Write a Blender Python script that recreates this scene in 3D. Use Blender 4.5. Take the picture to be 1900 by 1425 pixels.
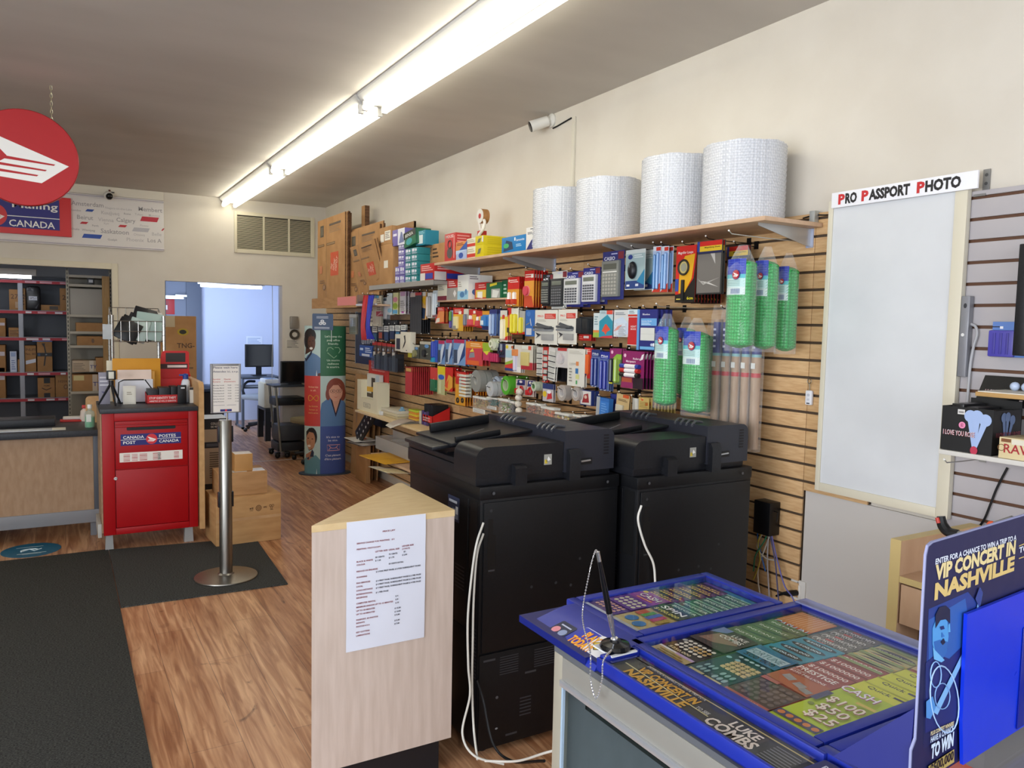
import bpy, bmesh, math, random
from mathutils import Vector, Matrix
random.seed(7)
for _o in list(bpy.data.objects): bpy.data.objects.remove(_o)
sc = bpy.context.scene
COL = sc.collection
pi = math.pi

# ---------------------------------------------------------------- camera
FPX, YAW, PITCH, ROLL, HC = 1437.48, .527383, .0744596, .0208329, 1.6
CF = Vector((math.sin(YAW)*math.cos(PITCH), math.cos(YAW)*math.cos(PITCH), -math.sin(PITCH)))
_r0 = Vector((math.cos(YAW), -math.sin(YAW), 0)); _u0 = _r0.cross(CF)
CR = _r0*math.cos(ROLL)+_u0*math.sin(ROLL); CU = _u0*math.cos(ROLL)-_r0*math.sin(ROLL)
CAM = Vector((0, 0, HC))
cd = bpy.data.cameras.new('camera'); cam = bpy.data.objects.new('camera', cd); COL.objects.link(cam)
cd.sensor_fit = 'HORIZONTAL'; cd.sensor_width = 36; cd.lens = FPX/1900*36; cd.clip_start = .02; cd.clip_end = 60
_m = Matrix((CR, CU, -CF)).transposed().to_4x4(); _m.translation = CAM; cam.matrix_world = _m
sc.camera = cam

# ---------------------------------------------------------------- world, daylight, exposure
sc.view_settings.view_transform = 'Standard'; sc.view_settings.look = 'None'
sc.view_settings.exposure = 0.0; sc.view_settings.gamma = 1.0
try: sc.view_settings.use_curve_mapping = False
except Exception: pass
wd = bpy.data.worlds.new('daylight'); sc.world = wd; wd.use_nodes = True
wd.node_tree.nodes['Background'].inputs[0].default_value = (.80, .88, 1.0, 1)
wd.node_tree.nodes['Background'].inputs[1].default_value = 1.5
def area(name, loc, target, sx, sy, power, col):
    l = bpy.data.lights.new(name, 'AREA'); l.shape = 'RECTANGLE'; l.size = sx; l.size_y = sy; l.energy = power; l.color = col
    o = bpy.data.objects.new(name, l); COL.objects.link(o); o.location = loc
    o.rotation_euler = (Vector(target)-Vector(loc)).to_track_quat('-Z', 'Y').to_euler(); return o
TUBE_E = 12.0                                    # emission of the fluorescent tubes
area('window_daylight', (-.6, -2.9, 1.75), (-.2, 4, 1.2), 4.6, 2.2, 110, (.86, .92, 1.0))
area('side_daylight', (-3.75, .3, 1.65), (2.8, 1.0, 1.2), 4.2, 2.0, 300, (.90, .94, 1.0))
area('office_daylight', (1.35, 11.2, 1.75), (2.8, 12.6, 1.3),   .9, 1.3, 44, (.62, .76, 1.0))

# ---------------------------------------------------------------- pixel of the photo (1900x1425) -> point on a plane of the room
def ray(px, py): return CF*FPX + CR*(px-950) - CU*(py-712.5)
def onX(px, py, X): d = ray(px, py); return CAM + d*(X/d.x)
def onY(px, py, Y): d = ray(px, py); return CAM + d*(Y/d.y)
def onZ(px, py, Z): d = ray(px, py); return CAM + d*((Z-HC)/d.z)
XW, XP, YB, CZ = 2.817, 2.842, 9.525, 3.005      # slatwall face, painted wall behind it, back wall, ceiling

# ---------------------------------------------------------------- materials
def lin(h):
    out = []
    for i in (0, 2, 4):
        c = int(h[i:i+2], 16)/255; out.append(c/12.92 if c <= .04045 else ((c+.055)/1.055)**2.4)
    return (*out, 1)
_mats = {}
def nodes(name):
    m = bpy.data.materials.new(name); m.use_nodes = True; nt = m.node_tree
    return m, nt, nt.nodes['Principled BSDF'], nt.nodes.new, nt.links.new
def M(h, rough=.5, metal=0., emit=0., spec=.5, coat=0.):
    k = (h, rough, metal, emit, spec, coat)
    if k in _mats: return _mats[k]
    m, nt, p, N, L = nodes('paint_'+h)
    p.inputs['Roughness'].default_value = rough; p.inputs['Metallic'].default_value = metal
    p.inputs['Specular IOR Level'].default_value = spec; p.inputs['Coat Weight'].default_value = coat
    c = lin(h); p.inputs['Base Color'].default_value = c
    if emit:
        p.inputs['Emission Color'].default_value = c; p.inputs['Emission Strength'].default_value = emit
    else:                                        # faint procedural unevenness of the surface
        t = N('ShaderNodeTexCoord'); n = N('ShaderNodeTexNoise'); n.inputs['Scale'].default_value = 35
        mr = N('ShaderNodeMapRange'); mr.inputs['To Min'].default_value = max(.02, rough-.05); mr.inputs['To Max'].default_value = min(1, rough+.05)
        L(t.outputs['Object'], n.inputs['Vector']); L(n.outputs[0], mr.inputs[0]); L(mr.outputs[0], p.inputs['Roughness'])
    _mats[k] = m; return m
def noisy(key, c1, c2, scale, stretch=(1, 1, 1), rough=.6, detail=4, bump=0., bscale=None, metal=0., lo=.35, hi=.65, spec=.4):
    if key in _mats: return _mats[key]
    m, nt, p, N, L = nodes(key)
    t = N('ShaderNodeTexCoord'); mp = N('ShaderNodeMapping'); mp.inputs['Scale'].default_value = stretch
    n = N('ShaderNodeTexNoise'); n.inputs['Scale'].default_value = scale; n.inputs['Detail'].default_value = detail
    r = N('ShaderNodeValToRGB'); r.color_ramp.elements[0].color = lin(c1); r.color_ramp.elements[1].color = lin(c2)
    r.color_ramp.elements[0].position = lo; r.color_ramp.elements[1].position = hi
    L(t.outputs['Object'], mp.inputs[0]); L(mp.outputs[0], n.inputs['Vector']); L(n.outputs[0], r.inputs[0]); L(r.outputs[0], p.inputs['Base Color'])
    p.inputs['Roughness'].default_value = rough; p.inputs['Metallic'].default_value = metal; p.inputs['Specular IOR Level'].default_value = spec
    if bump:
        n2 = N('ShaderNodeTexNoise'); n2.inputs['Scale'].default_value = bscale or scale; n2.inputs['Detail'].default_value = 3
        b = N('ShaderNodeBump'); b.inputs['Strength'].default_value = bump; b.inputs['Distance'].default_value = .01
        L(mp.outputs[0], n2.inputs['Vector']); L(n2.outputs[0], b.inputs['Height']); L(b.outputs[0], p.inputs['Normal'])
    _mats[key] = m; return m
def clear(key, col='ffffff', amount=.12, rough=.08, tint='ffffff', bump=0.):
    """thin clear plastic or glass: mostly see-through, a little gloss"""
    if key in _mats: return _mats[key]
    m, nt, p, N, L = nodes(key)
    tr = N('ShaderNodeBsdfTransparent'); tr.inputs[0].default_value = lin(tint)
    p.inputs['Base Color'].default_value = lin(col); p.inputs['Roughness'].default_value = rough
    lw = N('ShaderNodeLayerWeight'); lw.inputs[0].default_value = .35
    mr = N('ShaderNodeMapRange'); mr.inputs['To Min'].default_value = amount; mr.inputs['To Max'].default_value = min(1, amount+.22)
    mx = N('ShaderNodeMixShader')
    L(lw.outputs['Facing'], mr.inputs[0]); L(mr.outputs[0], mx.inputs[0]); L(tr.outputs[0], mx.inputs[1]); L(p.outputs[0], mx.inputs[2])
    L(mx.outputs[0], nt.nodes['Material Output'].inputs[0])
    if bump:
        t = N('ShaderNodeTexCoord'); n = N('ShaderNodeTexNoise'); n.inputs['Scale'].default_value = 18
        b = N('ShaderNodeBump'); b.inputs['Strength'].default_value = bump; b.inputs['Distance'].default_value = .02
        L(t.outputs['Object'], n.inputs['Vector']); L(n.outputs[0], b.inputs['Height']); L(b.outputs[0], p.inputs['Normal'])
    _mats[key] = m; return m
def pane(key, tint='ffffff', ior=1.4, rough=.02):
    """flat glass: see-through with a Fresnel mirror on top"""
    if key in _mats: return _mats[key]
    m, nt, p, N, L = nodes(key); nt.nodes.remove(p)
    tr = N('ShaderNodeBsdfTransparent'); tr.inputs[0].default_value = lin(tint)
    gl = N('ShaderNodeBsdfGlossy'); gl.inputs['Roughness'].default_value = rough
    fr_ = N('ShaderNodeFresnel'); fr_.inputs[0].default_value = ior; mx = N('ShaderNodeMixShader')
    ge = N('ShaderNodeNewGeometry'); sb_ = N('ShaderNodeMath'); sb_.operation = 'SUBTRACT'; sb_.inputs[0].default_value = 1; mu = N('ShaderNodeMath'); mu.operation = 'MULTIPLY'
    L(ge.outputs['Backfacing'], sb_.inputs[1]); L(sb_.outputs[0], mu.inputs[0]); L(fr_.outputs[0], mu.inputs[1]); L(mu.outputs[0], mx.inputs[0]); L(tr.outputs[0], mx.inputs[1]); L(gl.outputs[0], mx.inputs[2])
    L(mx.outputs[0], nt.nodes['Material Output'].inputs[0]); _mats[key] = m; return m
def bubble(key, c1, c2, scale=90, trans=.25):
    """bubble wrap: rows of little domes as bump and colour cells"""
    if key in _mats: return _mats[key]
    m, nt, p, N, L = nodes(key)
    t = N('ShaderNodeTexCoord'); v = N('ShaderNodeTexVoronoi'); v.inputs['Scale'].default_value = scale; v.inputs['Randomness'].default_value = .15
    r = N('ShaderNodeValToRGB'); r.color_ramp.elements[0].color = lin(c1); r.color_ramp.elements[1].color = lin(c2); r.color_ramp.elements[1].position = .75
    b = N('ShaderNodeBump'); b.inputs['Strength'].default_value = .55; b.inputs['Distance'].default_value = .006; b.invert = True
    L(t.outputs['Object'], v.inputs['Vector']); L(v.outputs['Distance'], r.inputs[0]); L(r.outputs[0], p.inputs['Base Color'])
    L(v.outputs['Distance'], b.inputs['Height']); L(b.outputs[0], p.inputs['Normal'])
    p.inputs['Roughness'].default_value = .22; p.inputs['Subsurface Weight'].default_value = trans; p.inputs['Subsurface Radius'].default_value = (.03, .03, .03)
    _mats[key] = m; return m
def planks():
    m, nt, p, N, L = nodes('laminate_planks')
    t = N('ShaderNodeTexCoord'); mp = N('ShaderNodeMapping'); mp.inputs['Rotation'].default_value = (0, 0, pi/2)
    br = N('ShaderNodeTexBrick'); br.offset = .37; br.inputs['Scale'].default_value = 1; br.inputs['Brick Width'].default_value = 1.25; br.inputs['Row Height'].default_value = .19
    br.inputs['Mortar Size'].default_value = .0016; br.inputs['Mortar Smooth'].default_value = .4; br.inputs['Bias'].default_value = .0
    br.inputs['Color1'].default_value = lin('dcb088'); br.inputs['Color2'].default_value = lin('c6966e'); br.inputs['Mortar'].default_value = lin('94725a')
    L(t.outputs['Object'], mp.inputs[0]); L(mp.outputs[0], br.inputs['Vector'])
    def layer(scale, stretch, c, lo, hi, prev, mode='MULTIPLY', fac=1., detail=5, dist=0.):
        mm = N('ShaderNodeMapping'); mm.inputs['Scale'].default_value = stretch; L(t.outputs['Object'], mm.inputs[0])
        n = N('ShaderNodeTexNoise'); n.inputs['Scale'].default_value = scale; n.inputs['Detail'].default_value = detail; n.inputs['Distortion'].default_value = dist
        L(mm.outputs[0], n.inputs['Vector'])
        r = N('ShaderNodeValToRGB'); r.color_ramp.elements[0].position = lo; r.color_ramp.elements[1].position = hi
        r.color_ramp.elements[0].color = lin(c); r.color_ramp.elements[1].color = (1, 1, 1, 1); L(n.outputs[0], r.inputs[0])
        x = N('ShaderNodeMix'); x.data_type = 'RGBA'; x.blend_type = mode; x.inputs[0].default_value = fac
        L(prev, x.inputs[6]); L(r.outputs[0], x.inputs[7]); return x.outputs[2]
    c = layer(1.6, (9, .9, 1), 'd8c8bc', .35, .62, br.outputs[0], dist=.8)
    c = layer(2.2, (14, .9, 1), 'ccb8ac', .38, .6, c, dist=1.2, detail=8)
    c = layer(2.3, (3.5, 1.6, 1), '9c8c84', .25, .36, c, dist=1.5)
    L(c, p.inputs['Base Color']); p.inputs['Roughness'].default_value = .36
    b = N('ShaderNodeBump'); b.inputs['Strength'].default_value = .15; b.inputs['Distance'].default_value = .004; b.invert = True
    L(br.outputs['Fac'], b.inputs['Height']); L(b.outputs[0], p.inputs['Normal'])
    return m
FLOORM = planks()
WALLM = noisy('wall_paint', 'd1c9bb', 'd7d0c3', 2.5, rough=.55, bump=.04, bscale=60)
CEILM = noisy('ceiling_paint', 'c1bbb3', 'cbc5bd', .9, (1, 2.2, 1), rough=.7, detail=3)
MAPLE = noisy('maple_laminate', 'c29a6c', 'd2ae80', 5, (3, 3, 22), rough=.42, detail=6)       # grain along the slat (object x,y)
MAPLEV = noisy('maple_panel', 'c5b4a8', 'd1c1b6', 5, (9, 9, .8), rough=.4, detail=6)          # grain upright
MAPLET = noisy('maple_top', 'd9bd8c', 'e3cb9e', 5, (2.5, 14, 4), rough=.35, detail=5)
SHELFM = noisy('shelf_board', 'c4a283', 'd0b092', 5, (6, 2, 6), rough=.45, detail=5)
CARPET = noisy('charcoal_carpet', '2a2b2a', '535452', 130, (1, 2.2, 1), rough=.95, detail=3, bump=.5, bscale=160, spec=.1)
KRAFT = noisy('kraft_cardboard', 'a97f54', 'b68c60', 6, (1, 1, 6), rough=.75, detail=5, spec=.2)
KRAFTD = noisy('kraft_edge', '5b4231', '7a5b43', 60, (1, 1, .2), rough=.85, spec=.1)
STEEL = noisy('brushed_steel', '84827d', '9d9b95', 8, (40, 40, .6), rough=.36, metal=1.)
ALU = noisy('aluminium', '9a9890', 'b0aea6', 8, (30, 30, 1), rough=.35, metal=.9)
BLK = noisy('black_plastic', '07080b', '0c0d11', 120, rough=.40, bump=.05, bscale=400)
BLKT = noisy('black_satin', '121317', '191a1f', 120, rough=.38, bump=.05, bscale=400)
BUB = bubble('bubble_white', 'e8e9ec', 'c2c5cb', 85)
BUBG = bubble('bubble_green', '46cf70', '0e7a32', 75)
BAG = clear('clear_bag', 'ffffff', .05, .1, bump=.9)
ACRY = pane('clear_acrylic', 'f2f4f4')
GLASS = pane('showcase_glass', 'eef2f3')
MAPLEG = noisy('maple_counter', '9c7c5e', 'a98a6c', 5, (6, 6, 2), rough=.5, detail=5)

# ---------------------------------------------------------------- mesh builder
_txt = {}
def glyphs(s, bold=0., shear=0.):
    k = (s, bold, shear)
    if k not in _txt:
        cu = bpy.data.curves.new('lettering', 'FONT'); cu.body = s; cu.size = 1; cu.resolution_u = 2; cu.offset = bold; cu.shear = shear
        ob = bpy.data.objects.new('lettering', cu); me = ob.to_mesh()
        v = [tuple(x.co[:2]) for x in me.vertices]; f = [tuple(p.vertices) for p in me.polygons]
        ob.to_mesh_clear(); bpy.data.objects.remove(ob); bpy.data.curves.remove(cu)
        xs = [a for a, b in v] or [0, 1]
        _txt[k] = (v, f, min(xs), max(xs))
    return _txt[k]
class MB:
    def __init__(s): s.v = []; s.f = []; s.mi = []; s.mats = []; s.M = Matrix(); s.st = []
    def push(s, m): s.st.append(s.M.copy()); s.M = s.M @ m; return s
    def pop(s): s.M = s.st.pop(); return s
    def idx(s, m):
        if isinstance(m, str): m = M(m)
        if m not in s.mats: s.mats.append(m)
        return s.mats.index(m)
    def add(s, vs, fs, m):
        i = s.idx(m); b = len(s.v); s.v += [s.M @ Vector(x) for x in vs]
        for f in fs: s.f.append(tuple(b+j for j in f)); s.mi.append(i)
        return s
    def box(s, a, b, m, bev=0.):
        x0, x1 = sorted((a[0], b[0])); y0, y1 = sorted((a[1], b[1])); z0, z1 = sorted((a[2], b[2]))
        if not bev:
            return s.add([(x0,y0,z0),(x1,y0,z0),(x1,y1,z0),(x0,y1,z0),(x0,y0,z1),(x1,y0,z1),(x1,y1,z1),(x0,y1,z1)],
                         [(0,3,2,1),(4,5,6,7),(0,1,5,4),(1,2,6,5),(2,3,7,6),(3,0,4,7)], m)
        bm = bmesh.new(); bmesh.ops.create_cube(bm, size=1)
        for v in bm.verts: v.co = Vector((x0+(v.co.x+.5)*(x1-x0), y0+(v.co.y+.5)*(y1-y0), z0+(v.co.z+.5)*(z1-z0)))
        bev = min(bev, .45*min(x1-x0, y1-y0, z1-z0))
        bmesh.ops.bevel(bm, geom=list(bm.edges), offset=bev, segments=2, profile=.6, affect='EDGES')
        s.bm(bm, m); return s
    def bm(s, bm, m):
        bm.verts.index_update(); s.add([v.co.copy() for v in bm.verts], [[v.index for v in f.verts] for f in bm.faces], m); bm.free()
    def rect(s, x0, y0, x1, y1, n, m): return s.add([(x0,y0,n),(x1,y0,n),(x1,y1,n),(x0,y1,n)], [(0,1,2,3)], m)
    def poly(s, pts, n, m):
        a = sum(pts[i-1][0]*pts[i][1]-pts[i][0]*pts[i-1][1] for i in range(len(pts)))
        if a < 0: pts = pts[::-1]
        return s.add([(x, y, n) for x, y in pts], [tuple(range(len(pts)))], m)
    def ell(s, cx, cy, rx, ry, n, m, k=20): return s.poly([(cx+rx*math.cos(2*pi*i/k), cy+ry*math.sin(2*pi*i/k)) for i in range(k)], n, m)
    def prism(s, pts, n0, n1, m):
        a = sum(pts[i-1][0]*pts[i][1]-pts[i][0]*pts[i-1][1] for i in range(len(pts)))
        if a < 0: pts = pts[::-1]
        k = len(pts)
        return s.add([(x,y,n0) for x,y in pts]+[(x,y,n1) for x,y in pts],
                     [tuple(range(k-1,-1,-1)), tuple(range(k,2*k))]+[(i,(i+1)%k,k+(i+1)%k,k+i) for i in range(k)], m)
    def ring(s, cx, cy, r0, r1, n, m, k=24, n1=None):
        vs = [(cx+r*math.cos(2*pi*i/k), cy+r*math.sin(2*pi*i/k), n) for r in (r0, r1) for i in range(k)]
        return s.add(vs, [(i, k+i, k+(i+1)%k, (i+1)%k) for i in range(k)], m)
    def lathe(s, prof, m, axis='z', c=(0,0,0), k=20, cap=True):
        """prof: (radius, height) pairs along the axis"""
        vs = []; fs = []
        for r, h in prof:
            for i in range(k):
                a = 2*pi*i/k; p = (r*math.cos(a), r*math.sin(a), h)
                if axis == 'x': p = (p[2], p[0], p[1])
                elif axis == 'y': p = (p[0], p[2], -p[1])
                vs.append((p[0]+c[0], p[1]+c[1], p[2]+c[2]))
        n = len(prof)
        for j in range(n-1):
            for i in range(k): fs.append((j*k+i, j*k+(i+1)%k, (j+1)*k+(i+1)%k, (j+1)*k+i))
        if cap: fs.append(tuple(range(k-1,-1,-1))); fs.append(tuple((n-1)*k+i for i in range(k)))
        return s.add(vs, fs, m)
    def cyl(s, c, r, h, m, axis='z', k=20): return s.lathe([(r, 0), (r, h)], m, axis, c, k)
    def tube(s, pts, r, m, k=8, closed=False):
        pts = [Vector(p) for p in pts]; n = len(pts); vs = []; fs = []; up = None
        for i, p in enumerate(pts):
            if closed: d = pts[(i+1) % n]-pts[i-1]
            else: d = pts[min(i+1, n-1)]-pts[max(i-1, 0)]
            d.normalize()
            if up is None: up = Vector((0, 0, 1)) if abs(d.z) < .9 else Vector((1, 0, 0))
            a = d.cross(up).normalized(); b = a.cross(d).normalized(); up = b
            rr = r[i] if isinstance(r, (list, tuple)) else r
            for j in range(k): vs.append(p+a*(rr*math.cos(2*pi*j/k))+b*(rr*math.sin(2*pi*j/k)))
        m_ = n if closed else n-1
        for i in range(m_):
            for j in range(k): fs.append((i*k+j, i*k+(j+1)%k, ((i+1)%n)*k+(j+1)%k, ((i+1)%n)*k+j))
        if not closed: fs.append(tuple(range(k-1,-1,-1))); fs.append(tuple((n-1)*k+j for j in range(k)))
        return s.add(vs, fs, m)
    def ball(s, c, r, m, k=10, sq=(1,1,1)):
        pr = [(max(1e-4, r*math.sin(pi*i/k)), -r*math.cos(pi*i/k)) for i in range(k+1)]
        s.push(Matrix.Translation(c) @ Matrix.Diagonal((*sq, 1))); s.lathe(pr, m, k=k*2, cap=False); s.pop(); return s
    def text(s, t, x, y, h, n, m, w=None, al='l', bold=.012, shear=0.):
        """cap height h; w stretches the line to that width"""
        v, f, a, b = glyphs(t, bold, shear)
        if not f: return s
        sy = h/.70; sx = sy if w is None else w/max(b-a, .01); wid = (b-a)*sx
        x0 = x - (wid/2 if al == 'c' else wid if al == 'r' else 0)
        return s.add([(x0+(p-a)*sx, y+q*sy, n) for p, q in v], f, m)
    def build(s, name, parent=None, sharp=32):
        me = bpy.data.meshes.new(name); me.from_pydata([tuple(p) for p in s.v], [], s.f)
        for m in s.mats: me.materials.append(m)
        me.polygons.foreach_set('material_index', s.mi); me.polygons.foreach_set('use_smooth', [True]*len(s.f))
        me.update(); me.set_sharp_from_angle(angle=math.radians(sharp))
        o = bpy.data.objects.new(name, me); COL.objects.link(o)
        if parent is not None: o.parent = parent
        return o
def spline(pts, sub=8):
    P = [Vector(p) for p in pts]; P = [P[0]*2-P[1]]+P+[P[-1]*2-P[-2]]; out = []
    for i in range(1, len(P)-2):
        for j in range(sub):
            t = j/sub; a, b, c, d = P[i-1:i+3]
            out.append(.5*((2*b)+(c-a)*t+(2*a-5*b+4*c-d)*t*t+(3*b-a-3*c+d)*t**3))
    return out+[P[-2]]
# ---------------------------------------------------------------- things, parts, frames
def tag(o, label, cat, group=None):
    o['label'] = label; o['category'] = cat
    if group: o['group'] = group
    return o
def thing(name, label, cat, mat=None, group=None):
    o = bpy.data.objects.new(name, None); COL.objects.link(o); o.empty_display_size = .05
    if mat is not None: o.matrix_world = mat
    return tag(o, label, cat, group)
def single(name, mb, label, cat, mat=None, group=None):
    o = mb.build(name)
    if mat is not None: o.matrix_world = mat
    return tag(o, label, cat, group)
def struct(name, mb):
    o = mb.build(name); o['kind'] = 'structure'; return o
def dup(root, mat, label=None, group=None):
    r = root.copy(); COL.objects.link(r); r.matrix_world = mat
    if label: r['label'] = label
    if group: r['group'] = group
    for ch in list(root.children):
        c = ch.copy(); COL.objects.link(c); c.parent = r
        for g in ch.children: d = g.copy(); COL.objects.link(d); d.parent = c
    return r
def fr(cols, p):
    m = Matrix(cols).transposed().to_4x4(); m.translation = p; return m
def RZ(a): return Matrix.Rotation(a, 4, 'Z')
def FR(p, a=0.): return fr(((0,-1,0),(0,0,1),(-1,0,0)), p) @ Matrix.Rotation(a, 4, 'Y')   # faces the aisle (-x): local x to the right, y up, z out
def FB(p, a=0.): return fr(((1,0,0),(0,0,1),(0,-1,0)), p) @ Matrix.Rotation(a, 4, 'Y')    # faces the shop front (-y)
def FT(p): return fr(((0,-1,0),(1,0,0),(0,0,1)), p)                                       # lies on a counter, read from the aisle
def FF(p, a=0.): return Matrix.Translation(p) @ RZ(a)                                     # plain upright
def rot(x=0, y=0, z=0): return Matrix.Rotation(z,4,'Z') @ Matrix.Rotation(y,4,'Y') @ Matrix.Rotation(x,4,'X')
T = Matrix.Translation
EPS = .0006
def wing(mb, cx, cy, r, n, red='c8191f', white='ffffff', rx=None, disc=True):
    rx = rx or r; f = lambda pts: [(cx+x*rx, cy+y*r) for x, y in pts]
    if disc: mb.ell(cx, cy, rx, r, n, red, 40)
    mb.poly(f([(-.8,.52),(.817,-.096),(.296,-.511),(-.75,-.42),(-.68,-.325),(-.634,-.25),(-.57,-.195),(-.46,-.13),(-.36,-.06),(-.328,.003)]), n+EPS, white)
    for q in ([(-.37,.0),(.559,-.085),(.53,-.115),(-.46,-.06)], [(-.58,-.14),(.40,-.22),(.37,-.25),(-.62,-.195)], [(-.68,-.265),(.24,-.345),(.21,-.375),(-.74,-.325)]):
        mb.poly(f(q), n+2*EPS, red)
def deco(mb, items, w, h, n=0., raised=None):
    """flat print goes to mb, raised pieces to `raised` (or mb); positions in 0..1 of the w x h face"""
    R = raised or mb; lay = 0
    for it in items:
        k, a = it[0], it[1:]; lay += 1; z = n + EPS*(1+lay*.5)
        if k == 'r': mb.rect(a[0]*w, a[1]*h, a[2]*w, a[3]*h, z, a[4])
        elif k == 'e': mb.ell(a[0]*w, a[1]*h, a[2]*w, a[3]*h, z, a[4])
        elif k == 'p': mb.poly([(x*w, y*h) for x, y in a[0]], z, a[1])
        elif k == 't': mb.text(a[0], a[1]*w, a[2]*h, a[3]*h, z, a[4], w=a[5]*w if len(a) > 5 and a[5] else None, al=a[6] if len(a) > 6 else 'l')
        elif k == 'l':
            x0, y0, x1, y1, q, c = a; st = (y1-y0)/q
            for i in range(q):
                e = x1-(x1-x0)*((i*37 % 11)/28)
                mb.rect(x0*w, (y0+i*st+st*.25)*h, e*w, (y0+i*st+st*.7)*h, z, c)
        elif k == 'b': R.box((a[0]*w, a[1]*h, n), (a[2]*w, a[3]*h, n+a[4]), a[5], bev=min(a[4], (a[2]-a[0])*w)*.18)
        elif k == 'v': R.lathe([(a[3]*.5, a[1]*h), (a[3], a[1]*h+a[3]*.6), (a[3], a[2]*h-a[3]*.6), (a[3]*.5, a[2]*h)], a[4], 'y', (a[0]*w, 0, n+a[3]), 10)
        elif k == 'h': R.lathe([(a[3], a[1]*w), (a[3], a[2]*w)], a[4], 'x', (0, a[0]*h, n+a[3]), 10)
        elif k == 'd': R.cyl((a[0]*w, a[1]*h, n), a[2], a[3], a[4], 'z', 20)
        elif k == 'o': R.tube([(a[0]*w+a[2]*math.cos(2*pi*i/20), a[1]*h+a[2]*math.sin(2*pi*i/20), n+a[3]) for i in range(20)], a[3], a[4], 6, True)
        elif k == 'k':
            x0, y0, x1, y1, nx, ny, c = a[:7]; dx = (x1-x0)/nx; dy = (y1-y0)/ny
            for i in range(nx):
                for j in range(ny): R.box(((x0+i*dx+dx*.15)*w, (y0+j*dy+dy*.18)*h, n), ((x0+i*dx+dx*.85)*w, (y0+j*dy+dy*.82)*h, n+.002+(a[7] if len(a) > 7 else 0)), c)
        elif k == 'kf':
            x0, y0, x1, y1, nx, ny, c = a[:7]; dx = (x1-x0)/nx; dy = (y1-y0)/ny
            for i in range(nx):
                for j in range(ny): mb.ell((x0+(i+.5)*dx)*w, (y0+(j+.5)*dy)*h, dx*w*.38, dy*h*.38, z, c, 12)
        elif k == 'wing': wing(mb, a[0]*w, a[1]*h, a[2], z)
def face(px, plane, kind):
    """pixel box of a face -> (centre-left x.., width, height, corner) on a wall-parallel plane"""
    x0, y0, x1, y1 = px; xm, ym = (x0+x1)/2, (y0+y1)/2
    f = onX if kind == 'R' else onY
    L, Rr, Tt, Bb = f(x0, ym, plane), f(x1, ym, plane), f(xm, y0, plane), f(xm, y1, plane)
    if kind == 'R': return L.y, Rr.y, Bb.z, Tt.z
    return L.x, Rr.x, Bb.z, Tt.z
def boxpx(name, label, cat, px, plane, kind='R', depth=.1, base='c8b090', front=(), side=(), top=None, group=None, tilt=0., bev=.0015, z0=None, turn=0., flaps=None):
    """carton seen at px: front face on the plane, body going back by depth. z0: rest on this height"""
    a, b, zb, zt = face(px, plane, kind); w, h = abs(b-a), zt-zb
    if z0 is not None: zb = z0; h = max(.01, zt-z0)
    mb = MB(); mb.box((0, 0, -depth), (w, h, 0), base, bev); deco(mb, front, w, h, 0)
    if side:
        sgn = 1 if kind == 'R' else -1               # the flank that the shop front sees
        mb.push((T((w, 0, 0)) @ Matrix.Rotation(pi/2, 4, 'Y')) if sgn > 0 else (T((0, 0, -depth)) @ Matrix.Rotation(-pi/2, 4, 'Y')))
        deco(mb, side, depth, h, 0); mb.pop()
    if top: mb.push(Matrix.Rotation(-pi/2, 4, 'X')).rect(.002, .002, w-.002, depth-.002, h+EPS, top).pop()
    m = FR((plane, a, zb), turn) if kind == 'R' else FB((a, plane, zb), turn)
    m = m @ Matrix.Rotation(tilt, 4, 'Z')
    return single(name, mb, label, cat, m, group)
# ---- carded goods hanging on slatwall hooks
HOOKN = [0]
def hook(y, z, d, what, col=None, tip=True):
    mb = MB(); c = col or M('2b2b2d', .3, .8)
    mb.box((-.012, -.012, 0), (.012, .025, .004), c)
    pts = [(0, 0, .002), (0, 0, d*.6), (0, .002, d), (0, .014, d+.016)] if tip else [(0, 0, .002), (0, 0, d)]
    mb.tube(pts, .0022, c, 6); mb.ball((0, .014, d+.016), .0042, M('e8e6e0', .4), 5)
    return single('peg_hook', mb, 'thin wire peg hook holding '+what, 'hook', FR((XW-.001, y, z)), 'wire hooks in the slatwall')
def card(name, desc, cat, px, items=(), base='f2f0ea', d=.235, n=1, sp=.014, th=.0012, hk=True, rnd=0., lean=0., part='product', clearback=False, behind=None):
    a, b, zb, zt = face(px, XW-d, 'R'); w, h = a-b, zt-zb
    bk, pr = MB(), MB()
    bk.box((0, 0, -th), (w, h, 0), base); bk.push(Matrix()); deco(bk, items, w, h, 0, pr); bk.pop()
    yl = a
    def place(i):
        j = random.uniform(-rnd, rnd)
        return FR((XW-d+i*sp, yl+random.uniform(-.002, .002)*(i > 0), zb+random.uniform(-.002, .002)*(i > 0)), 0) @ T((w/2, h, 0)) @ rot(0, j, lean) @ T((-w/2, -h, 0))
    g = desc+' on one hook' if n > 1 else None
    lab = desc if n == 1 else desc+', frontmost on its hook'
    if pr.f:
        t = thing(name, lab, cat, place(0), g); bk.build('card', t); pr.build(part, t)
    else: t = single(name, bk, lab, cat, place(0), g)
    for i in range(1, n): dup(t, place(i), (behind or desc)+', behind the frontmost one', g)
    if hk: hook(yl-w/2, zt+.0035, d+.012, hk if isinstance(hk, str) else desc)
    return t
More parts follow.
